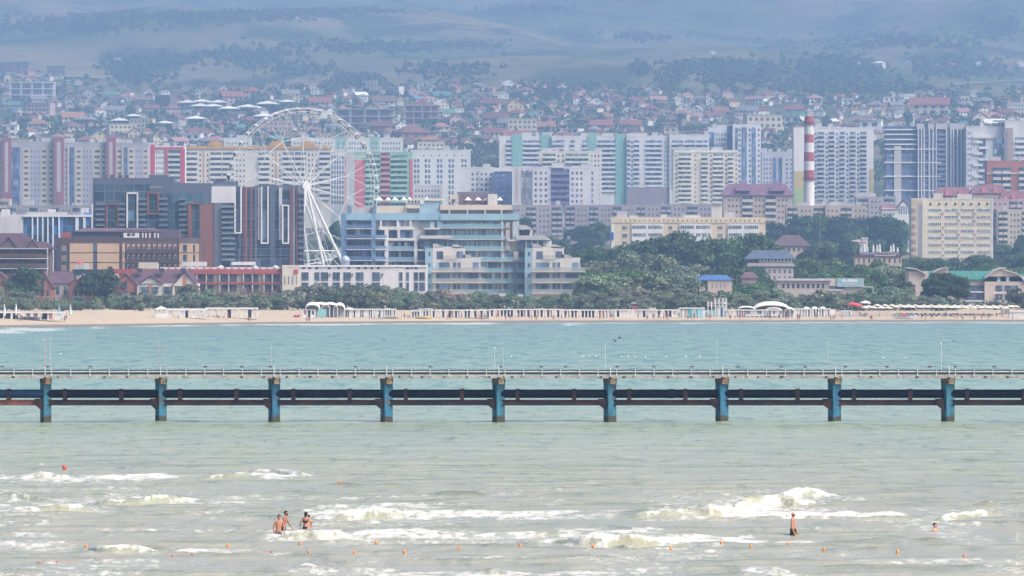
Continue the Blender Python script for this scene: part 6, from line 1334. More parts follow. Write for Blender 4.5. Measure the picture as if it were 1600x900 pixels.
for i, (px, py) in enumerate(((33,503),(101,504),(104,501),(388,504),(391,504),(352,500),(356,500),(316,497),(479,504),(483,504),(585,499),(591,501),(628,502),(632,500),(577,502),(598,497),(700,501),(704,500),(744,501),(750,499),(757,500),(790,501),(797,502),(831,503),(838,503),(885,499),(1012,501),(1020,499),(1022,501),(1028,501),(1037,501),(1040,497),(1042,501),(1044,501),(1054,496),(1057,496),(1061,497),(1075,501),(1104,500),(1108,501),(1111,499),(1229,502),(1246,499),(1249,502),(1275,500),(1298,501),(1302,501),(1305,500),(1440,500),(1446,502),(1455,500),(1474,501),(1478,497),(1490,501),(1495,501),(1502,498),(1504,502),(1523,502),(1534,501),(1545,502),(1557,497),(998,497),(937,501),(340,500),(1316,499),(1590,490))+tuple((random.uniform(640, 1590), random.uniform(496.5, 502)) for _ in range(42))):
    D = Dat(px, py); X = wx(px, D); z = ground(X, D); rot = random.uniform(0, 360); s = random.uniform(.9, 1.05)
    me = random.choice(POSES); fem = me in POSES[3:]
    o = link('person', me, None, (X, D, z), (s, s, s), (0, 0, R(rot)), random.choice(SKN))
    link('hair', HRL if fem else HRM, o, color=(.03,.02,.015)); cn, cc = random.choice(CLO); link('trunks', SHM, o, color=cc)
    if random.random() < .5: tn, tc = random.choice(CLO); link('shirt', TOPM, o, color=tc); d = f'{tn} shirt and {cn} shorts'
    else: d = f'{cn} swimwear'
    o['_px'] = px; o['_py'] = py; thing(o, f'person in {d} by {beach_place(px)}', 'person', 'people on the far beach')
# ---------------------------------------------------------------- beach structures
WH = (.74,.75,.76)
def beach_root(name, label, cat, px, py, group=None):
    D = Dat(px, py); X = wx(px, D); o = bpy.data.objects.new(name, None); C.objects.link(o); o.location = (X, D, ground(X, D)-.05)
    o['_px'] = px; o['_py'] = py; thing(o, label, cat, group); return o, D, D/F
def colonnade(label, x0, x1, ytop, ybase, n, name='pergola', cat='beach pergola', infill=None, seed=0, roofcol=WH, depth=3.2, cap=.28, postw=.16, cross=True):
    r = random.Random(seed); o, D, k = beach_root(name, label, cat, (x0+x1)/2, ybase); h = (ybase-ytop)*k; w_ = (x1-x0)*k; a = -w_/2
    MB().box(a-.2, w_/2+.2, -.3, depth+.3, h-cap, h).obj('roof', 'paint', o, color=roofcol)
    MB().box(a, w_/2, .2, depth, 0, .12).obj('deck', 'paint', o, color=(.55,.52,.48))
    dx = w_/n
    for i in range(n+1):
        boxobj('post', 'paint', o, a+i*dx-postw, a+i*dx+postw, 0, .3, 0, h-cap, WH)
        if i % 2 == 0: boxobj('rear_post', 'paint', o, a+i*dx-.1, a+i*dx+.1, depth-.3, depth, 0, h-cap, WH)
    if infill:
        for i in range(n):
            t = r.choice(infill); c0 = a+i*dx+postw; c1 = c0+dx-2*postw
            if t == 'dark': boxobj('back_panel', 'cloth', o, c0, c1, depth-.2, depth-.1, .1, h-cap, (.10,.12,.14))
            elif t == 'half': boxobj('bench_wall', 'paint', o, c0, c1, .1, .22, .05, h*.38, WH)
            elif t == 'wall': boxobj('panel', 'paint', o, c0, c1, .05, .2, .05, h-cap, (.66,.66,.68))
            elif t == 'col': boxobj('curtain', 'cloth', o, c0, c0+(c1-c0)*.6, .3, .4, .1, h-cap, r.choice([(.5,.16,.12),(.12,.2,.3),(.6,.6,.62),(.45,.3,.3),(.3,.5,.5)]))
            elif t == 'drape': MB().prism([(c0,h-cap),(c0,h*.3),(c0+(c1-c0)*.18,h*.3),(c0+(c1-c0)*.6,h-cap)], -.1, 0).obj('curtain', 'cloth', o, color=(.74,.74,.73))
            elif t == 'lounge': MB().box(c0+.1, c1-.3, .4, 1.3, .3, .42).prism([(c1-.9,.4),(c1-.3,1.0),(c1-.2,.95),(c1-.8,.35)], .4, 1.3).obj('sofa', 'cloth', o, color=(.7,.7,.7))
    return o
colonnade('white flat roofed pergola with cloth panels at the left edge of the beach', -40, 98, 487.5, 499.5, 12, infill=['col','half','half','dark'], seed=1)
colonnade('curtained white beach pavilion with draped arches right half', 322, 402, 480.5, 497.5, 10, infill=['drape','dark','drape','wall','lounge'], seed=2, cap=.45)
colonnade('curtained white beach pavilion with draped arches left half', 262, 321, 483, 498.5, 9, infill=['drape','wall','dark','half','drape'], seed=3, cap=.5)
def gazebo(label, px, w_, ytop, ye, yb, walls=True, grp=None, col=WH):
    o, D, k = beach_root('gazebo', label, 'gazebo', px, yb, grp); hw = w_/2*k; ze = (yb-ye)*k; zt = (yb-ytop)*k
    MB().add([(-hw-.3,-.3,ze),(hw+.3,-.3,ze),(hw+.3,2*hw,ze),(-hw-.3,2*hw,ze),(0,hw,zt)], [(0,1,4),(1,2,4),(2,3,4),(3,0,4),(3,2,1,0)]).obj('tent_roof', 'cloth', o, color=col)
    for x in (-hw, -hw/3, hw/3, hw):
        boxobj('post', 'paint', o, x-.1, x+.1, 0, .2, 0, ze, WH); boxobj('post', 'paint', o, x-.1, x+.1, 2*hw-.4, 2*hw-.2, 0, ze, WH)
    if walls: boxobj('parapet', 'paint', o, -hw, hw, -.06, -.01, 0, ze*.5, WH)
    return o
gazebo('small square white gazebo with pyramid roof at left end of curtained pavilion', 251.5, 19, 479, 484, 497, True)
gazebo('small white tent peak among the cabins right of the shell tents', 546, 22, 481, 486, 497, False)
colonnade('long row of narrow white beach cabins right of the shell tents', 506, 618, 483, 497, 34, 'cabin_row', 'beach cabins', infill=['dark','dark','wall','col'], seed=4, postw=.1)
colonnade('white frame left of the shell tents', 468, 492, 484, 497, 4, infill=['dark','half'], seed=5, cap=.15)
boxobj('turquoise_panel', 'cloth', THINGS[-1], 2.9, 5.2, -.2, -.1, .1, 2.4, (.25,.5,.52))
def shell(label, x0, x1, ytop, ybase, name='shell_tent', lip=True, z0=None, depth=6, col=(.76,.75,.69)):
    """arched membrane roof, open to the front, as a thick barrel"""
    o, D, k = beach_root(name, label, 'tent', (x0+x1)/2, 497); w_ = (x1-x0)*k/2; zt = (497-ytop)*k; zb = (497-ybase)*k; n = 14; v = []
    for j in range(7):
        t = j/6; sc_ = math.sin(math.pi*(.22+.62*t)); yy = t*depth
        for i in range(n+1):
            a = math.pi*i/n; v.append((-w_*math.cos(a)*(.85+.15*sc_), yy, zb+(zt-zb)*math.sin(a)**.8*sc_))
    f = [(j*(n+1)+i, j*(n+1)+i+1, (j+1)*(n+1)+i+1, (j+1)*(n+1)+i) for j in range(6) for i in range(n)]
    r = MB().add(v, f).obj('membrane', 'cloth', o, color=col, smooth=True); so = r.modifiers.new('thick', 'SOLIDIFY'); so.thickness = .12
    if lip: boxobj('back_wall', 'cloth', o, -w_*.8, w_*.8, depth*.5, depth*.5+.1, 0, zb+(zt-zb)*.5, (.40,.42,.46))
    for x in (-w_*.95, w_*.95): boxobj('post', 'paint', o, x-.1, x+.1, .2, .4, 0, zb+.3, WH)
    return o
shell('white shell shaped tent with the left pointed lip', 476, 500, 471.5, 484); shell('wide central white shell tent with a dark edged arch', 482, 516, 473, 483, depth=5); shell('rounded white shell tent in the middle of three', 502, 528, 472.5, 482, depth=8); shell('right white shell tent ending in a pointed lip', 521, 539, 472.5, 484)
shell('big white dome tent right of the lifeguard tower', 1176, 1236, 471.5, 487, depth=11, col=(.78,.77,.70)); shell('small white arch tent at right foot of the big dome', 1225, 1242, 480, 488, depth=4); shell('low white tent left of the big dome', 1153, 1180, 479, 484, depth=5); shell('lower front arch below the big dome', 1196, 1222, 480, 486, depth=2)
colonnade('long white beach colonnade of bare frames, left third', 645, 765, 484, 497, 24, infill=['dark','col','lounge','dark'], seed=6)
colonnade('long white beach colonnade of bare frames, middle third', 766, 880, 484, 497, 22, infill=['dark','lounge','dark','col'], seed=7)
colonnade('long white beach colonnade of bare frames, right third', 881, 962, 484, 497, 15, infill=['dark','col','lounge'], seed=8)
colonnade('white panelled changing cabins right of the colonnade', 963, 1062, 484.5, 497, 17, 'cabin_row', 'beach cabins', infill=['wall','half','wall','dark'], seed=9)
colonnade('raised white frame at the left end of the colonnade', 656, 675, 482, 497, 4, infill=None, seed=10, cap=.15); colonnade('low white frame left of the colonnade', 643, 656, 487, 497, 3, infill=['dark'], seed=10, cap=.15)
colonnade('turquoise and white cabins left of the lifeguard tower', 1062, 1100, 481, 497, 6, 'cabin_row', 'beach cabins', infill=['wall','col'], seed=11)
for i, x in enumerate((1076.5, 1079, 1086, 1092, 1097)): boxobj('turquoise_panel', 'cloth', THINGS[-1], (x-1081)*.182-.35, (x-1081)*.182+.35, -.12, -.05, .1, 2.6, (.08,.36,.38) if i < 2 else (.35,.60,.66))
colonnade('low bar with a bright blue canopy behind the changing cabins', 1040, 1062, 480, 484, 3, 'beach_bar', 'beach bar', roofcol=(.16,.42,.62), cap=.4)
colonnade('curtained grey cabins with red footings below the dome tents', 1137, 1222, 484, 496.5, 24, 'cabin_row', 'beach cabins', infill=['wall','col','half'], seed=12, postw=.09)
for i in range(12): boxobj('red_footing' if i < 4 else 'dark_footing', 'cloth', THINGS[-1], -7.4+i*1.25, -6.5+i*1.25, -.2, -.1, .05, .35, (.5,.08,.07) if i < 4 else (.08,.09,.1))
colonnade('blue curtained beach pavilion with scalloped roof right of the dome', 1240, 1297, 483, 496.5, 13, 'pavilion', 'beach pavilion', infill=['dark','col','wall','dark'], seed=13)
for x in (1260, 1272.5, 1285): gx = (x-1268.5)*.183; MB().lathe([(1.05,0),(.7,.35),(.1,.55)], 10, (gx,1.2,2.45)).obj('scallop', 'cloth', THINGS[-1], color=(.70,.74,.78), smooth=True)
boxobj('white_block', 'paint', THINGS[-1], 5.0, 6.6, -.2, 2.5, 0, 2.2, (.7,.66,.68))
colonnade('white kiosk frame left of the red parasol', 1316, 1330, 485, 496, 3, 'kiosk', 'kiosk', infill=['wall','dark'], seed=14)
colonnade('white fence of tall pickets along the sand below the parasol row', 1304, 1400, 491, 496.5, 48, 'picket_fence', 'fence', cap=.08, postw=.08, depth=.4)
colonnade('white booth at the right end of the parasol row', 1566, 1578, 484, 493, 3, 'kiosk', 'kiosk', infill=['dark','wall'], seed=15)
colonnade('white wall with doors at the right end of the beach', 1578, 1640, 485.5, 497, 8, 'wall', 'beach wall', infill=['wall'], seed=16)
colonnade('low white wall below the resort along the promenade', 1500, 1600, 477.5, 480, 12, 'promenade_wall', 'wall', cap=.2)
# dark roofed beach house
def body_bh(mb, s): mb.box(s.X(965), s.X(999), 0, 6, 0, s.Z(474))
b = Bld('beach_house', 'small dark beach house with white striped roof behind the cabins', 'beach house', 1690, 965, 1000, 470, 490, 6, (.10,.12,.18), body=body_bh)
b.hip(968, 1000, 474, 466, .2, .3, (.30,.32,.38)); b.box('white_fascia', 964, 986, 476, 478, .4, .1, WH); b.box('white_fascia', 970, 990, 463.5, 465, -1, 2, WH); b.windows(967, 986, 479, 483, 6, 1, .5, .8, (.4,.42,.46)); b.box('red_panel', 987, 997, 478, 483, .3, .1, (.45,.12,.14)); b.done()
b = Bld('white_shed', 'plain white box shed on the sand left of the shell tents', 'shed', 1650, 425, 440, 491, 498, 3, (.60,.61,.64)); b.box('door', 430, 434, 492.5, 498, .05, .05, (.45,.45,.5)); b.done()
# lifeguard tower
def lifeguard():
    o, D, k = beach_root('lifeguard_tower', 'white two deck lifeguard tower with a small red flag', 'lifeguard tower', 1121, 496)
    xx = lambda p: (p-1121)*k; zz = lambda y: (496-y)*k
    for z in (zz(478), ): MB().box(xx(1106), xx(1136), 0, 4, z-.12, z).obj('deck', 'paint', o, color=WH)
    MB().box(xx(1118), xx(1136), .5, 3.5, zz(473)-.1, zz(473)).obj('roof', 'paint', o, color=WH)
    for x in (1106.5, 1112, 1118, 1124, 1130, 1135.5):
        for y in (0, 3.9): boxobj('post', 'paint', o, xx(x)-.1, xx(x)+.1, y, y+.15, 0, zz(472) if x < 1118 else zz(466.5), WH)
    for y in (472, 475, 466.5, 469.5):
        x0 = 1106 if y > 470 else 1118; [MB().box(xx(x0), xx(1136), q, q+.06, zz(y)-.04, zz(y)+.05).obj('railing', 'metal', o, color=(.6,.6,.62)) for q in (-.06, 4)]
    boxobj('cabin', 'paint', o, xx(1119), xx(1135), .6, 3.4, 0, zz(479), (.45,.66,.70)); boxobj('door', 'paint', o, xx(1126.5), xx(1130), .5, .62, 0, zz(482), (.06,.12,.25)); boxobj('white_panel', 'paint', o, xx(1120), xx(1123), .5, .62, 0, zz(480), WH); boxobj('white_panel', 'paint', o, xx(1131.5), xx(1134), .5, .62, 0, zz(480), WH)
    boxobj('turquoise_fence', 'paint', o, xx(1098), xx(1118), .3, .4, 0, zz(485), (.36,.60,.64))
    MB().tube((xx(1117),0,zz(474)), (xx(1117),0,zz(463.5)), .05, 5).obj('flag_pole', 'metal', o, color=(.6,.6,.6)); MB().add([(xx(1117),0,zz(464)),(xx(1115),.02,zz(466)),(xx(1114.8),.04,zz(468.5)),(xx(1117),0,zz(467.5)),(xx(1117),.03,zz(464)),(xx(1115),.05,zz(466)),(xx(1114.8),.07,zz(468.5)),(xx(1117),.03,zz(467.5))], [(0,1,2,3),(7,6,5,4),(0,4,5,1),(1,5,6,2),(2,6,7,3)]).obj('flag', 'cloth', o, color=(.62,.12,.12))
    MB().box(xx(1131.5), xx(1134), -.15, -.05, zz(475.5), zz(472.5)).obj('notice_board', 'paint', o, color=(.75,.76,.78))
lifeguard()
# parasols
def parasol_meshes(r=1.35, h=2.35):
    n = 8; c = MB(); v = [(0,0,h+.55)]+[(r*math.cos(2*math.pi*i/n), r*math.sin(2*math.pi*i/n), h) for i in range(n)]+[(r*math.cos(2*math.pi*i/n), r*math.sin(2*math.pi*i/n), h-.16) for i in range(n)]
    f = [(0, 1+i, 1+(i+1) % n) for i in range(n)]+[(1+i, 9+i, 9+(i+1) % n, 1+(i+1) % n) for i in range(n)]
    return c.add(v, f).mesh('canopy', 'cloth'), MB().tube((0,0,0), (0,0,h+.7), .04, 6).tube((0,0,0), (0,0,.12), .3, 10).mesh('pole', 'metal')
pc, pp = parasol_meshes()
def parasol(px, py, s, col, label, grp='open parasols on the far beach'):
    D = Dat(px, py); X = wx(px, D); o = link('parasol', pc, None, (X, D, ground(X, D)), (s, s, s), (0, 0, random.random()), col); link('pole', pp, o, color=(.5,.5,.5))
    o['_px'] = px; o['_py'] = py; thing(o, label, 'parasol', grp)
for i in range(20):
    px = 1352+i*12.1+random.uniform(-1, 1); parasol(px, 493.2, .95, random.choice([(.72,.71,.66),(.66,.63,.56)]), f'off white parasol in {"front" } row on the sand below {"the cream tower" if px < 1470 else "the resort"}')
    parasol(px+6, 491.3, .95, (.58,.54,.46), f'beige parasol in back row on the sand below {"the cream tower" if px < 1470 else "the resort"}')
parasol(1332, 494, 1.35, (.60,.08,.08), 'bright red parasol left of the white parasol row'); parasol(1340, 493, 1.2, (.60,.10,.10), 'red parasol beside the white kiosk frame, right one')
parasol(1352, 490, 1.3, (.72,.72,.7), 'white parasol right behind the two red ones')
for px, c, lab in ((7,(.66,.74,.78),'folded pale parasol at the left end of the left pergola'),(25,(.68,.74,.76),'folded pale parasol in front of the left pergola'),(92.5,(.22,.48,.66),'folded light blue parasol at the right end of the left pergola'),(110,(.55,.68,.74),'folded greyish blue parasol standing alone right of the left pergola')):
    D = Dat(px, 500); X = wx(px, D); o = MB().tube((0,0,0), (0,0,1.2), .05, 6).obj('folded_parasol', 'metal', None, (X, D, ground(X, D)), (.5,.5,.5)); MB().lathe([(.08,1.0),(.32,1.25),(.26,2.6),(.04,4.0)], 8).obj('cloth', 'cloth', o, color=c); o['_px'] = px; thing(o, lab, 'parasol', 'folded parasols')
# sun loungers
lf = MB().box(-.32,.32,-.9,.5,.26,.34).add([(-.32,.5,.30),(.32,.5,.30),(.32,1.0,.78),(-.32,1.0,.78),(-.32,.5,.36),(.32,.5,.36),(.32,.98,.84),(-.32,.98,.84)], [(0,1,2,3),(7,6,5,4),(0,4,5,1),(2,6,7,3)]).mesh('sun_lounger', 'cloth')
ll = MB().box(-.03,.03,-.03,.03,0,.26).mesh('leg', 'metal')
for i in range(70):
    if i < 18: px, py = 30+i*2.4, 501.3; col = random.choice([(.12,.13,.18),(.3,.3,.34)]); lab = 'dark sun lounger in front of left pergola'
    elif i < 26: px, py = 628+(i-18)*2.6-25, 498.5; col = (.7,.7,.7); lab = 'white sun lounger right of the row of cabins'
    else: px, py = 1395+(i-26)*3.6, 494.8+(i % 2)*.9; col = random.choice([(.1,.12,.2),(.15,.2,.35),(.5,.5,.52)]); lab = f'sun lounger under the parasol row below {"the cream tower" if px < 1470 else "the resort"}'
    D = Dat(px, py); X = wx(px, D); o = link('sun_lounger', lf, None, (X, D, ground(X, D)+.02), (1,1,1), (0,0,R(180+random.uniform(-10,10))), col)
    for sx in (-.28, .28):
        for sy in (-.8, .4): link('leg', ll, o, (sx, sy, 0), color=(.6,.6,.6))
    o['_px'] = px; thing(o, lab, 'sun lounger', 'sun loungers on the far beach')
# boats
def boat(px, py, L, label, cols, rot=0, cover=None, mast=False):
    D = Dat(px, py); X = wx(px, D); mb = MB(); n = 11; prof = []
    for i in range(n):
        t = i/(n-1); wdt = math.sin(math.pi*min(1, .12+t*.95))**.6*.85 if t < .97 else .12; prof.append((-L/2+t*L, wdt, .35*(2*t-1)**2 if t > .5 else .1*(1-2*t)))
    v = []
    for x, wd, sh in prof: v += [(x, -wd, .75+sh), (x, -wd*.75, .1+sh*.5), (x, 0, sh*.4), (x, wd*.75, .1+sh*.5), (x, wd, .75+sh), (x, 0, .35+sh*.6)]
    f = [(i*6+j, (i+1)*6+j, (i+1)*6+(j+1) % 6, i*6+(j+1) % 6) for i in range(n-1) for j in range(6)]+[tuple(range(5, -1, -1)), tuple(range((n-1)*6, n*6))]
    o = mb.add(v, f).obj('boat', 'paint', None, (X, D, ground(X, D)), cols[0], rot=(0,0,R(rot)))
    MB().box(-L*.4, L*.42, -.9, -.84, .52, .66).obj('stripe', 'paint', o, color=cols[1]); MB().box(-.6, -.3, -.6, .6, .55, .7).box(.8, 1.1, -.6, .6, .55, .7).obj('bench', 'paint', o, color=(.4,.3,.2))
    MB().lathe([(.12,0),(.16,.2),(.12,.55)], 8, (-L/2+.1,0,.7)).obj('outboard_motor', 'metal', o, color=(.06,.06,.07))
    if cover: MB().box(-1.2, .4, -.65, .65, .8, 1.5).obj('load', 'cloth', o, color=cover)
    o['_px'] = px; thing(o, label, 'boat', 'boats on the sand'); return o
boat(1415, 499, 6.4, 'white and black rescue boat with red gear aboard pulled up on the sand', ((.70,.72,.74),(.05,.06,.07)), 4, (.45,.12,.12)); boat(662, 498.5, 4.6, 'small yellow boat on the sand left of the colonnade', ((.62,.45,.12),(.7,.7,.7)), -3); boat(1349, 495.5, 2.6, 'small dark kayak propped on the sand near the red parasols', ((.05,.08,.2),(.1,.1,.12)), 20)
def redthing(px, py, lab, seed):
    D = Dat(px, py); X = wx(px, D); r = random.Random(seed); mb = MB()
    for i in range(7): mb.tube((r.uniform(-.9,.9), r.uniform(-.3,.3), .1), (r.uniform(-1.1,1.1), r.uniform(-.3,.3), r.uniform(.4,.95)), .16, 6)
    o = mb.obj('inflatable', 'paint', None, (X, D, ground(X, D)), (.62,.07,.10), smooth=True); o['_px'] = px; thing(o, lab, 'inflatable')
redthing(464, 497, 'heap of red inflatables left of the shell tents', 1); 
D = Dat(476.5, 496); o = MB().lathe([(.25,0),(.42,.5),(.42,1.6),(.2,1.9)], 10).obj('inflatable', 'paint', None, (wx(476.5, D), D, ground(wx(476.5, D), D)), (.6,.10,.08), smooth=True); thing(o, 'upright red inflatable standing beside the white frame', 'inflatable')
b = Bld('bin', 'dark rubbish container on the sand below the white gables', 'container', 1600, 212, 219, 492, 498, 1, (.10,.08,.12)); b.box('lid', 211.5, 219.5, 491.5, 492.5, .1, 1.1, (.16,.13,.18)); b.done()
# street lamps and masts near the promenade
def mast(px, ytop, D, label, arm=0, name='street_lamp', cat='street lamp', col=(.35,.36,.38)):
    X = wx(px, D); z = ground(X, D); h = wz(ytop, D)-z; o = MB().tube((0,0,-1), (0,0,h), .10, 7, .06).obj(name, 'metal', None, (X, D, z), col)
    if arm:
        mb = MB(); p = [(0,0,h-.1),(arm*.4,0,h+.35),(arm*1.0,0,h+.5)]
        for q in range(2): mb.tube(p[q], p[q+1], .05, 5)
        mb.obj('arm', 'metal', o, color=col); MB().box(arm*1.0-.35, arm*1.0+.35, -.15, .15, h+.42, h+.55).obj('lamp_head', 'metal', o, color=(.6,.6,.62))
    else: MB().box(-.3, .3, -.1, .1, h-.3, h).obj('lamp_head', 'metal', o, color=(.5,.5,.52))
    o['_px'] = px; thing(o, label, cat)
mast(1386.5, 439, 1695, 'curved street lamp left of the silvery tree', 1.2); mast(1303, 440, 1693, 'thin dark mast in front of the blue sign panel'); mast(1222, 440, 1693, 'thin dark mast before the low grey building, left one'); mast(1292, 458, 1690, 'short pole in the shrub belt right of the dome'); mast(1246, 456, 1690, 'short pole in the shrub belt above the blue pavilion'); mast(969, 440, 1692, 'thin pole behind the small beach house'); mast(1036, 466, 1680, 'short mast with instruments above the changing cabins', 0); mast(1561, 462, 1690, 'slender lamp post before the resort balconies'); mast(457, 464, 1690, 'slender pole in the shrubs left of the shell tents'); mast(222, 486, 1660, 'short pole on the dune edge', 0)
mast(1114, 146, 5900, 'tall floodlight mast on the slope above the cream tower', 0, 'floodlight_mast', 'mast'); mast(892, 165, 5200, 'tall mast on the slope above the teal bays', 0, 'floodlight_mast', 'mast'); mast(1281, 330, 2600, 'thin mast over the park near the chimney foot', 0, 'floodlight_mast', 'mast')
mast(205, 120, 6600, 'mast beside the small white hut on the top left slope', 0, 'floodlight_mast', 'mast')
# ---------------------------------------------------------------- pier with its pipeline
def pier_mats():
    m, nt, b = nodemat('pile_paint', .55, .4)
    oi = N(nt, 'ShaderNodeObjectInfo'); n1 = noise(nt, pos(nt, (1.0,1.0,.7)), 1, 6, .7); n2 = noise(nt, pos(nt, (3,3,.8)), 1, 4, .6)
    g = N(nt, 'ShaderNodeNewGeometry'); sp = N(nt, 'ShaderNodeSeparateXYZ'); nt.links.new(g.outputs['Position'], sp.inputs[0])
    c = mul(nt, oi.outputs['Color'], ramp(nt, n2, [(.3, g3(.55)), (.6, g3(1.12))]))
    c = mixc(nt, ramp(nt, n1, [(.585, g3(0)), (.63, g3(.9))]), c, (.12,.06,.035))
    tide = N(nt, 'ShaderNodeMath', operation='MULTIPLY_ADD'); nt.links.new(n1, tide.inputs[0]); tide.inputs[1].default_value = -.9; nt.links.new(sp.outputs[2], tide.inputs[2])
    c = mixc(nt, ramp(nt, tide.outputs[0], [(0, g3(1)), (.12, g3(0))]), c, (.05,.045,.035))
    nt.links.new(c, b.inputs['Base Color']); MATS['pile_paint'] = m
    m, nt, b = nodemat('rusty_steel', .8, .3)
    oi = N(nt, 'ShaderNodeObjectInfo'); n1 = noise(nt, pos(nt, (.9,.9,2.2)), 1, 5, .7)
    c = mixc(nt, ramp(nt, n1, [(.45, g3(0)), (.62, g3(1))]), (.022,.018,.022), (.065,.030,.025))
    nt.links.new(mul(nt, c, oi.outputs['Color']), b.inputs['Base Color']); MATS['rusty_steel'] = m
    m, nt, b = nodemat('weathered_concrete', .9, .2)
    oi = N(nt, 'ShaderNodeObjectInfo'); n1 = noise(nt, pos(nt, (1.5,1.5,4)), 1, 5, .7); n2 = noise(nt, pos(nt, (3.5,3.5,5)), 1, 3)
    c = mixc(nt, ramp(nt, n1, [(.40, g3(0)), (.7, g3(1))]), (.42,.41,.39), (.26,.23,.22)); c = mixc(nt, ramp(nt, n2, [(.60, g3(0)), (.67, g3(.9))]), c, (.10,.07,.06))
    nt.links.new(mul(nt, c, oi.outputs['Color']), b.inputs['Base Color']); MATS['weathered_concrete'] = m
pier_mats()
PD = 461.0; PK = PD/F
px_ = lambda x: (x-800)*PK
pz = lambda y: EYE+(YH-y)*PK
pier = bpy.data.objects.new('pier', None); C.objects.link(pier); pier.location = (0, PD, 0); pier['_px'] = 800
thing(pier, 'long narrow concrete jetty on square blue piles crossing the whole bay', 'pier')
PX9 = [-632,-456,-280,-104,71.5,251.5,428.5,604,779,953,1128,1304,1481,1657,1833,2009,2185]
for i, x in enumerate(PX9):
    k = i-4; a_ = .56 if k < 3 else .58; h = pz(588)
    a_ *= .90 + .012*max(0, k)
    rt = R(30)
    def sq(a, z0, z1): 
        c = [(a*math.cos(t), a*math.sin(t)) for t in (rt+math.pi*.25+math.pi*.5*j for j in range(4))]; b_ = .06
        return MB().add([(p, q, z0) for p, q in c]+[(p, q, z1) for p, q in c], [(3,2,1,0),(4,5,6,7)]+[(j,(j+1) % 4,4+(j+1) % 4,4+j) for j in range(4)])
    o = sq(a_*1.0, -7, h-.55).obj('pile', 'pile_paint', pier, (px_(x), 0, 0), random.choice([(.022,.15,.27),(.019,.135,.25),(.028,.15,.235),(.024,.155,.28)]))
    bm = o.modifiers.new('bevel', 'BEVEL'); bm.width = .05; bm.segments = 2
    sq(a_*1.02, h-.55, h).obj('cap', 'weathered_concrete', o, color=(.45,.42,.40))
    # pale patched corner block at the right of the cap
    MB().box(.02, a_*.82, -a_*1.12, -a_*.35, h-.62, h-.02).obj('bearing_block', 'weathered_concrete', o, rot=(0,0,R(0)), color=(1.75,1.4,1.1) if k % 3 else (1.8,1.15,.75))
    # rusty bracket carrying the lower beam
    z1 = pz(623); z2 = pz(640)
    MB().prism([(-a_*.75, z2), (-a_*.55, z2), (-a_*.55, z1), (-a_*1.7, z1), (-a_*1.7, pz(632))], -.5, -.25).prism([(-a_*.75, z2), (-a_*.55, z2), (-a_*.55, z1), (-a_*1.7, z1), (-a_*1.7, pz(632))], .25, .5).box(-a_*1.2, -a_*.5, -.52, .52, pz(628), z1).obj('bracket', 'rusty_steel', o, color=(.9,.75,.8))
for i in range(len(PX9)-1):
    a, c = px_(PX9[i]), px_(PX9[i+1]); n = 5
    r = random.Random(i)
    MB().box(a+.006, c-.006, -.75, .85, pz(588.5)-.02, pz(586.5)).obj('deck_slab', 'weathered_concrete', pier, color=(1.05,1.05,1.05))
    for j in range(n):
        x0 = a+(c-a)*j/n; x1 = a+(c-a)*(j+1)/n; MB().box(x0+.03, x1-.03, -1.0, -.752, pz(590.8), pz(585.2)+r.uniform(-.01,.01)).obj('edge_panel', 'weathered_concrete', pier, color=tuple(r.uniform(.95,1.2) for _ in range(1))*3)
        if r.random() < .7: MB().box(x0+1.0, x0+1.0+r.uniform(.12,.25), -1.06, -1.003, pz(589.6), pz(587.6)).obj('rust_stain_plate', 'rusty_steel', pier, color=(.8,.7,.7))
    MB().tube((a, -.85, pz(583)), (c, -.85, pz(583)), .075, 8).obj('cable_duct', 'dull', pier, color=(.05,.05,.06))
    MB().box(a, c, -.80, -.70, pz(584.6), pz(582.2)).obj('duct_tray', 'dull', pier, color=(.09,.09,.10))
    # lower beam
    MB().box(a+.02, c-.02, -.26, .26, pz(632.5), pz(625.5)).box(a+.02, c-.02, -.34, .34, pz(625.5), pz(625.5)+.04).box(a+.02, c-.02, -.34, .34, pz(632.5)-.04, pz(632.5)).obj('lower_beam', 'rusty_steel', pier, color=(5,3.4,2.6) if i == 3 else (1,1,1))
    # upper hand cable sagging a little between the posts
    mb = MB(); m_ = 24
    for j in range(m_):
        sag = lambda t: -.03*abs(math.sin(t*6*math.pi)); mb.tube((a+(c-a)*j/m_, -.9, pz(578)+sag(j/m_)), (a+(c-a)*(j+1)/m_, -.9, pz(578)+sag((j+1)/m_)), .05, 5)
    mb.obj('hand_cable', 'dull', pier, color=(.04,.05,.06))
    MB().tube((a, -.9, pz(580.2)), (c, -.9, pz(580.2)), .038, 6).obj('pale_rail', 'paint', pier, color=(.66,.67,.70))
    MB().tube((a, .85, pz(574.3)), (c, .85, pz(574.3)), .010, 4).obj('far_wire', 'metal', pier, color=(.35,.38,.4))
    for j in range(6):
        x = a+(c-a)*(j+.35)/6; MB().box(x-.035, x+.035, -1.04, -.93, pz(586.5), pz(577)).box(x-.09, x+.09, -1.06, -.92, pz(588), pz(585.5)).obj('railing_post', 'paint', pier, color=(.48,.48,.50)); MB().tube((x+.3, .85, pz(586)), (x+.3, .85, pz(573.6)), .018, 5).obj('far_post', 'paint', pier, color=(.33,.36,.38))
    MB().box(c-.01, c+.07, -1.06, -.94, pz(589), pz(571.5)).obj('tall_post', 'paint', pier, color=(.52,.52,.52)); MB().tube((c+.04,-1.0,pz(589)), (c+.04,-1.0,pz(591.5)), .12, 6).obj('post_foot', 'rusty_steel', pier, color=(2,1.5,1.2))
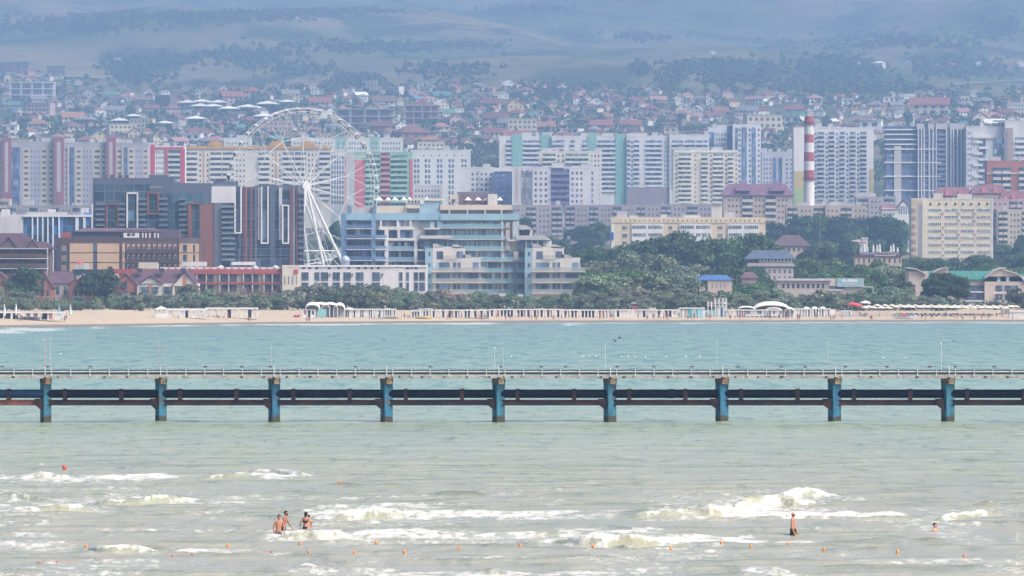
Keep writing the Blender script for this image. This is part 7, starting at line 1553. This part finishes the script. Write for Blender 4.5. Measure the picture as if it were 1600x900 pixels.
# pipeline resting on the lower beam
pl = bpy.data.objects.new('pipeline', None); C.objects.link(pl); pl.location = (0, PD, 0); pl['_px'] = 800; thing(pl, 'thick dark navy pipe running under the jetty above the rusty beam', 'pipeline')
for i in range(len(PX9)-1):
    a, c = px_(PX9[i]), px_(PX9[i+1]); zc = pz(615.2); col = (.006,.010,.022) if i != 3 else (.018,.045,.10)
    MB().tube((a, 0, zc), (c, 0, zc), .345, 20).obj('pipe_section', 'dull', pl, color=col, smooth=False)
    for q in (PX9[i]+30, PX9[i]+118):
        if i == 3 and q < 0: continue
        x = px_(q); cl = MB().lathe([(.37,-.17),(.41,-.17),(.41,.17),(.37,.17)], 20); cl.v = [(z_+x, y_, -x_+zc) for x_, y_, z_ in cl.v]; o = cl.obj('clamp', 'rusty_steel', pl, color=(.9,.8,.95))
        MB().box(x-.17, x+.17, -.40, .40, pz(625.5)+.045, zc-.15).obj('saddle', 'rusty_steel', o, color=(1.1,.9,1.0))
x = px_(1049); cl = MB().lathe([(.35,-.22),(.385,-.22),(.385,.22),(.35,.22)], 20); cl.v = [(z_+x, y_, -x_+pz(615.2)) for x_, y_, z_ in cl.v]; cl.obj('pipe_sleeve', 'dull', pl, color=(.012,.02,.05))
# lamp posts and thin masts on the jetty
def jetty_pole(x, y, col, label, arms=False, banded=False, y_=.8):
    o = MB().tube((0,0,0), (0,0,pz(y)-pz(587)), .035 if arms or banded else .013, 6, .012).obj('lamp_post', 'paint', None, (px_(x), PD+y_, pz(587)), col); h = pz(y)-pz(587)
    if arms:
        for s in (1, -1):
            mb = MB(); p = [(0,0,h-.9),(s*.25,0,h-.82),(s*.36,0,h-.6)]; mb.tube(p[0], p[1], .025, 5).tube(p[1], p[2], .025, 5).obj('arm', 'paint', o, color=col); MB().lathe([(.05,-.05),(.10,.0),(.02,.08)], 8, (s*.37,0,h-.55)).obj('lamp', 'paint', o, color=(.25,.22,.22))
    if banded:
        for q in range(6): MB().tube((0,0,h*(.12+q*.15)), (0,0,h*(.12+q*.15)+.16), .05, 6).obj('band', 'paint', o, color=(.45,.22,.18))
        MB().box(-.12,.12,-.02,.02,h-.02,h+.02).obj('tip', 'paint', o, color=col)
    else: MB().box(-.05,.05,-.03,.03,h-.06,h+.04).obj('tip', 'paint', o, color=col)
    o['_px'] = x; thing(o, label, 'lamp post', 'poles standing on the jetty')
jetty_pole(68.5, 531, (.62,.58,.57), 'rust banded white pole over the first pile from the left', banded=True); jetty_pole(247.5, 532, (.30,.28,.28), 'dark lamp post with two curved arms over the second pile', arms=True)
for x, y, c, t in ((257,545,(.3,.3,.3),'short thin dark pole beside the two armed lamp post'),(77.5,530,(.5,.53,.55),'thin pale pole beside the rust banded one'),(423,538,(.35,.36,.38),'thin dark pole over the third pile from the left'),(599.5,531,(.12,.12,.14),'tall thin black pole over the fourth pile'),(773,543,(.62,.64,.66),'thin pale pole over the fifth pile, left one'),(786,545,(.42,.43,.45),'thin grey pole over the fifth pile, right one'),(946,538,(.5,.53,.55),'thin pale pole over the sixth pile'),(1120.5,533,(.33,.36,.38),'tall thin white pole over the seventh pile'),(1295,534,(.33,.36,.38),'tall thin white pole over the eighth pile'),(1472,536,(.66,.68,.7),'thin pale pole over the ninth pile')): jetty_pole(x, y, c, t)
# birds on the far wire and in the air
bird = MB().lathe([(.01,-.13),(.045,-.09),(.06,0),(.045,.07),(.015,.11)], 8); bird.v = [(z_, y_, x_*.9) for x_, y_, z_ in bird.v]; bird.lathe([(.01,-.03),(.032,0),(.01,.035)], 8, (.11,0,.05)).add([(.14,0,.05),(.18,0,.045),(.14,.008,.042)], [(0,1,2)]).add([(-.12,-.02,.0),(-.22,0,-.02),(-.12,.02,.0),(-.12,0,.02)], [(0,1,3),(3,1,2),(0,2,1)])
bm_ = bird.mesh('bird', 'cloth', True); wing = MB().add([(.05,.0,.04),(-.10,.0,.04),(-.08,-.30,.12),(.0,-.16,.10),(.05,.0,.052),(-.10,.0,.052),(-.08,-.30,.128),(.0,-.16,.112)], [(0,1,2,3),(7,6,5,4),(0,3,7,4),(1,0,4,5),(2,1,5,6),(3,2,6,7)]).mesh('wing', 'cloth')
for i, x in enumerate((2.5,73,140,320,377,422,555,672,782,846,884,965,1022,1082,1154,1222,1259,1322,1387,1454,1494,1555)):
    o = link('bird', bm_, None, (px_(x), PD+.85, pz(574.3)+.06), (1.15,1.15,1.15), (0,0,R(random.choice([0,180])+random.uniform(-25,25))), (.05,.055,.06)); o['_px'] = x
    l = MB().tube((.02,.015,-.06),(.02,.015,0),.006,4).tube((.02,-.015,-.06),(.02,-.015,0),.006,4).obj('legs', 'cloth', o, color=(.3,.12,.05)); thing(o, 'small dark seabird perched on the thin far wire of the jetty', 'bird', 'seabirds perched on the jetty wire')
for i, (x, y) in enumerate(((968.5,528),(961,533),(1489.5,533))):
    D = 700; k = D/F; o = link('bird', bm_, None, (wx(x, D), D, wz(y, D)), (1.6,1.6,1.6), (R(20),0,R(40*i)), (.06,.06,.07)); a = link('wing', wing, o, color=(.08,.08,.09)); c = link('wing', wing, o, scale=(1,-1,1), color=(.08,.08,.09)); o['_px'] = x; thing(o, 'small dark seabird flying low over the water beyond the jetty', 'bird', 'seabirds in flight')
# buoys
bu = MB().lathe([(.02,-.16),(.12,-.12),(.185,0),(.12,.12),(.02,.16)], 14).mesh('buoy', 'paint', True); bn = MB().tube((0,0,.14),(0,0,.24),.035,8).mesh('neck', 'paint')
def zw(px, py): return EYE+(YH-py)/F*(EYE*F/(py-YH))
ORG=(.72,.27,.07)
BP = [(134.5,857.5),(355.5,855),(469.5,853.5),(483,868),(588,850.5),(554,867.5),(632,867),(717,860.5),(812,857.5),(926.5,859.5),(1048.5,862.5),(1127,854.5),(1173,860.5),(1231,855),(1287.5,864),(1402,864.5),(1506.5,870.5),(530.5,759)]
for i, (px, py) in enumerate(BP):
    D = EYE*F/(py-YH); s = 1.0 if px not in (588, 1048.5, 1402) else 1.15; o = link('buoy', bu, None, (wx(px, D), D, zsea(wx(px, D), D)+.05), (s*.62,s*.5,s*.34), (R(random.uniform(-15,15)),R(random.uniform(60,110)),0), ORG); link('neck', bn, o, color=(.6,.25,.08))
    o['_px'] = px; o['_py'] = py; thing(o, 'orange buoy floating in the surf line' if i < 17 else 'lone faint orange buoy on a wave left of centre', 'buoy', 'orange buoys of the bathing line')
for px, py in ((60,880.5),(89,879.5),(269,873.5),(300,871.5),(423,867)):
    D = EYE*F/(py-YH); o = link('buoy', bu, None, (wx(px, D), D, zsea(wx(px, D), D)+.03), (.3,.26,.22), (0,R(80),0), (.55,.08,.09)); link('neck', bn, o, color=(.5,.1,.1)); o['_px'] = px; thing(o, 'small red float of the sunken rope near the lower left', 'buoy', 'red floats of the rope')
o = link('buoy', bu, None, (wx(100.5, EYE*F/(735.5-YH)), EYE*F/(735.5-YH), .2), (.9,.8,.75), (0,R(70),0), (.70,.08,.04)); link('neck', bn, o, color=(.6,.1,.05)); thing(o, 'bright red buoy behind the upper left breaker', 'buoy')
mb = MB()
for a, c in (((60,880.5),(120,878.5)),((150,876.5),(210,874.5)),((258,873.5),(300,871.5)),((395,867.5),(423,867))):
    for t in range(6):
        p = [((a[0]+(c[0]-a[0])*(t+q)/6), (a[1]+(c[1]-a[1])*(t+q)/6)) for q in (0, 1)]; w3 = [(wx(x, EYE*F/(y-YH)), EYE*F/(y-YH), .06+zsea(wx(x, EYE*F/(y-YH)), EYE*F/(y-YH))) for x, y in p]; mb.tube(w3[0], w3[1], .008, 5)
ro = mb.obj('rope', 'cloth', None, color=(.55,.20,.18)); thing(ro, 'faint red rope between the small floats at lower left', 'rope')
for px, py in ((910,557.5),(921,557),(931.5,557.5),(971,558.5),(982,558.5),(992,558.5),(1009,559),(1041,558),(1380,560),(1415,559.5),(1094,558),(1072,558),(799,558),(95,554)):
    D = EYE*F/(py-YH); o = link('float', bu, None, (wx(px, D), D, .1), (.6,.6,.55), (0,0,0), (.78,.78,.76)); link('neck', bn, o, color=(.7,.7,.7)); o['_px'] = px; thing(o, 'small white float on the water just beyond the jetty', 'float', 'white floats beyond the jetty')
# ---------------------------------------------------------------- labels that single each thing out
ORD = ['leftmost', 'second', 'third', 'fourth', 'fifth', 'sixth', 'seventh', 'eighth', 'ninth', 'tenth', 'eleventh', 'twelfth', 'thirteenth', 'fourteenth', 'fifteenth', 'sixteenth', 'seventeenth', 'eighteenth', 'nineteenth', 'twentieth',
 'twenty-first', 'twenty-second', 'twenty-third', 'twenty-fourth', 'twenty-fifth', 'twenty-sixth', 'twenty-seventh', 'twenty-eighth', 'twenty-ninth', 'thirtieth']
def finish_labels():
    by = {}
    for o in THINGS: by.setdefault(o['label'], []).append(o)
    worst = 0
    for lab, os_ in by.items():
        if len(os_) < 2: continue
        worst = max(worst, len(os_))
        os_.sort(key=lambda o: o.get('_px', o.location.x))
        for i, o in enumerate(os_):
            if i == 0: t = 'leftmost ' + lab
            elif i == len(os_)-1: t = 'rightmost ' + lab
            else: t = lab + ', ' + (ORD[i] if i < len(ORD) else str(i+1)+'th') + ' from left'
            o['label'] = t
    for o in THINGS:
        for q in ('_px', '_py'):
            if q in o.keys(): del o[q]
        n = len(o['label'].replace(',', '').split())
        if n > 16 or n < 4: print('LABEL LENGTH', n, o['label'])
    print('things', len(THINGS), 'largest label group', worst)
finish_labels()
from collections import Counter
print(Counter(o.name.split('.')[0] for o in THINGS).most_common(12))
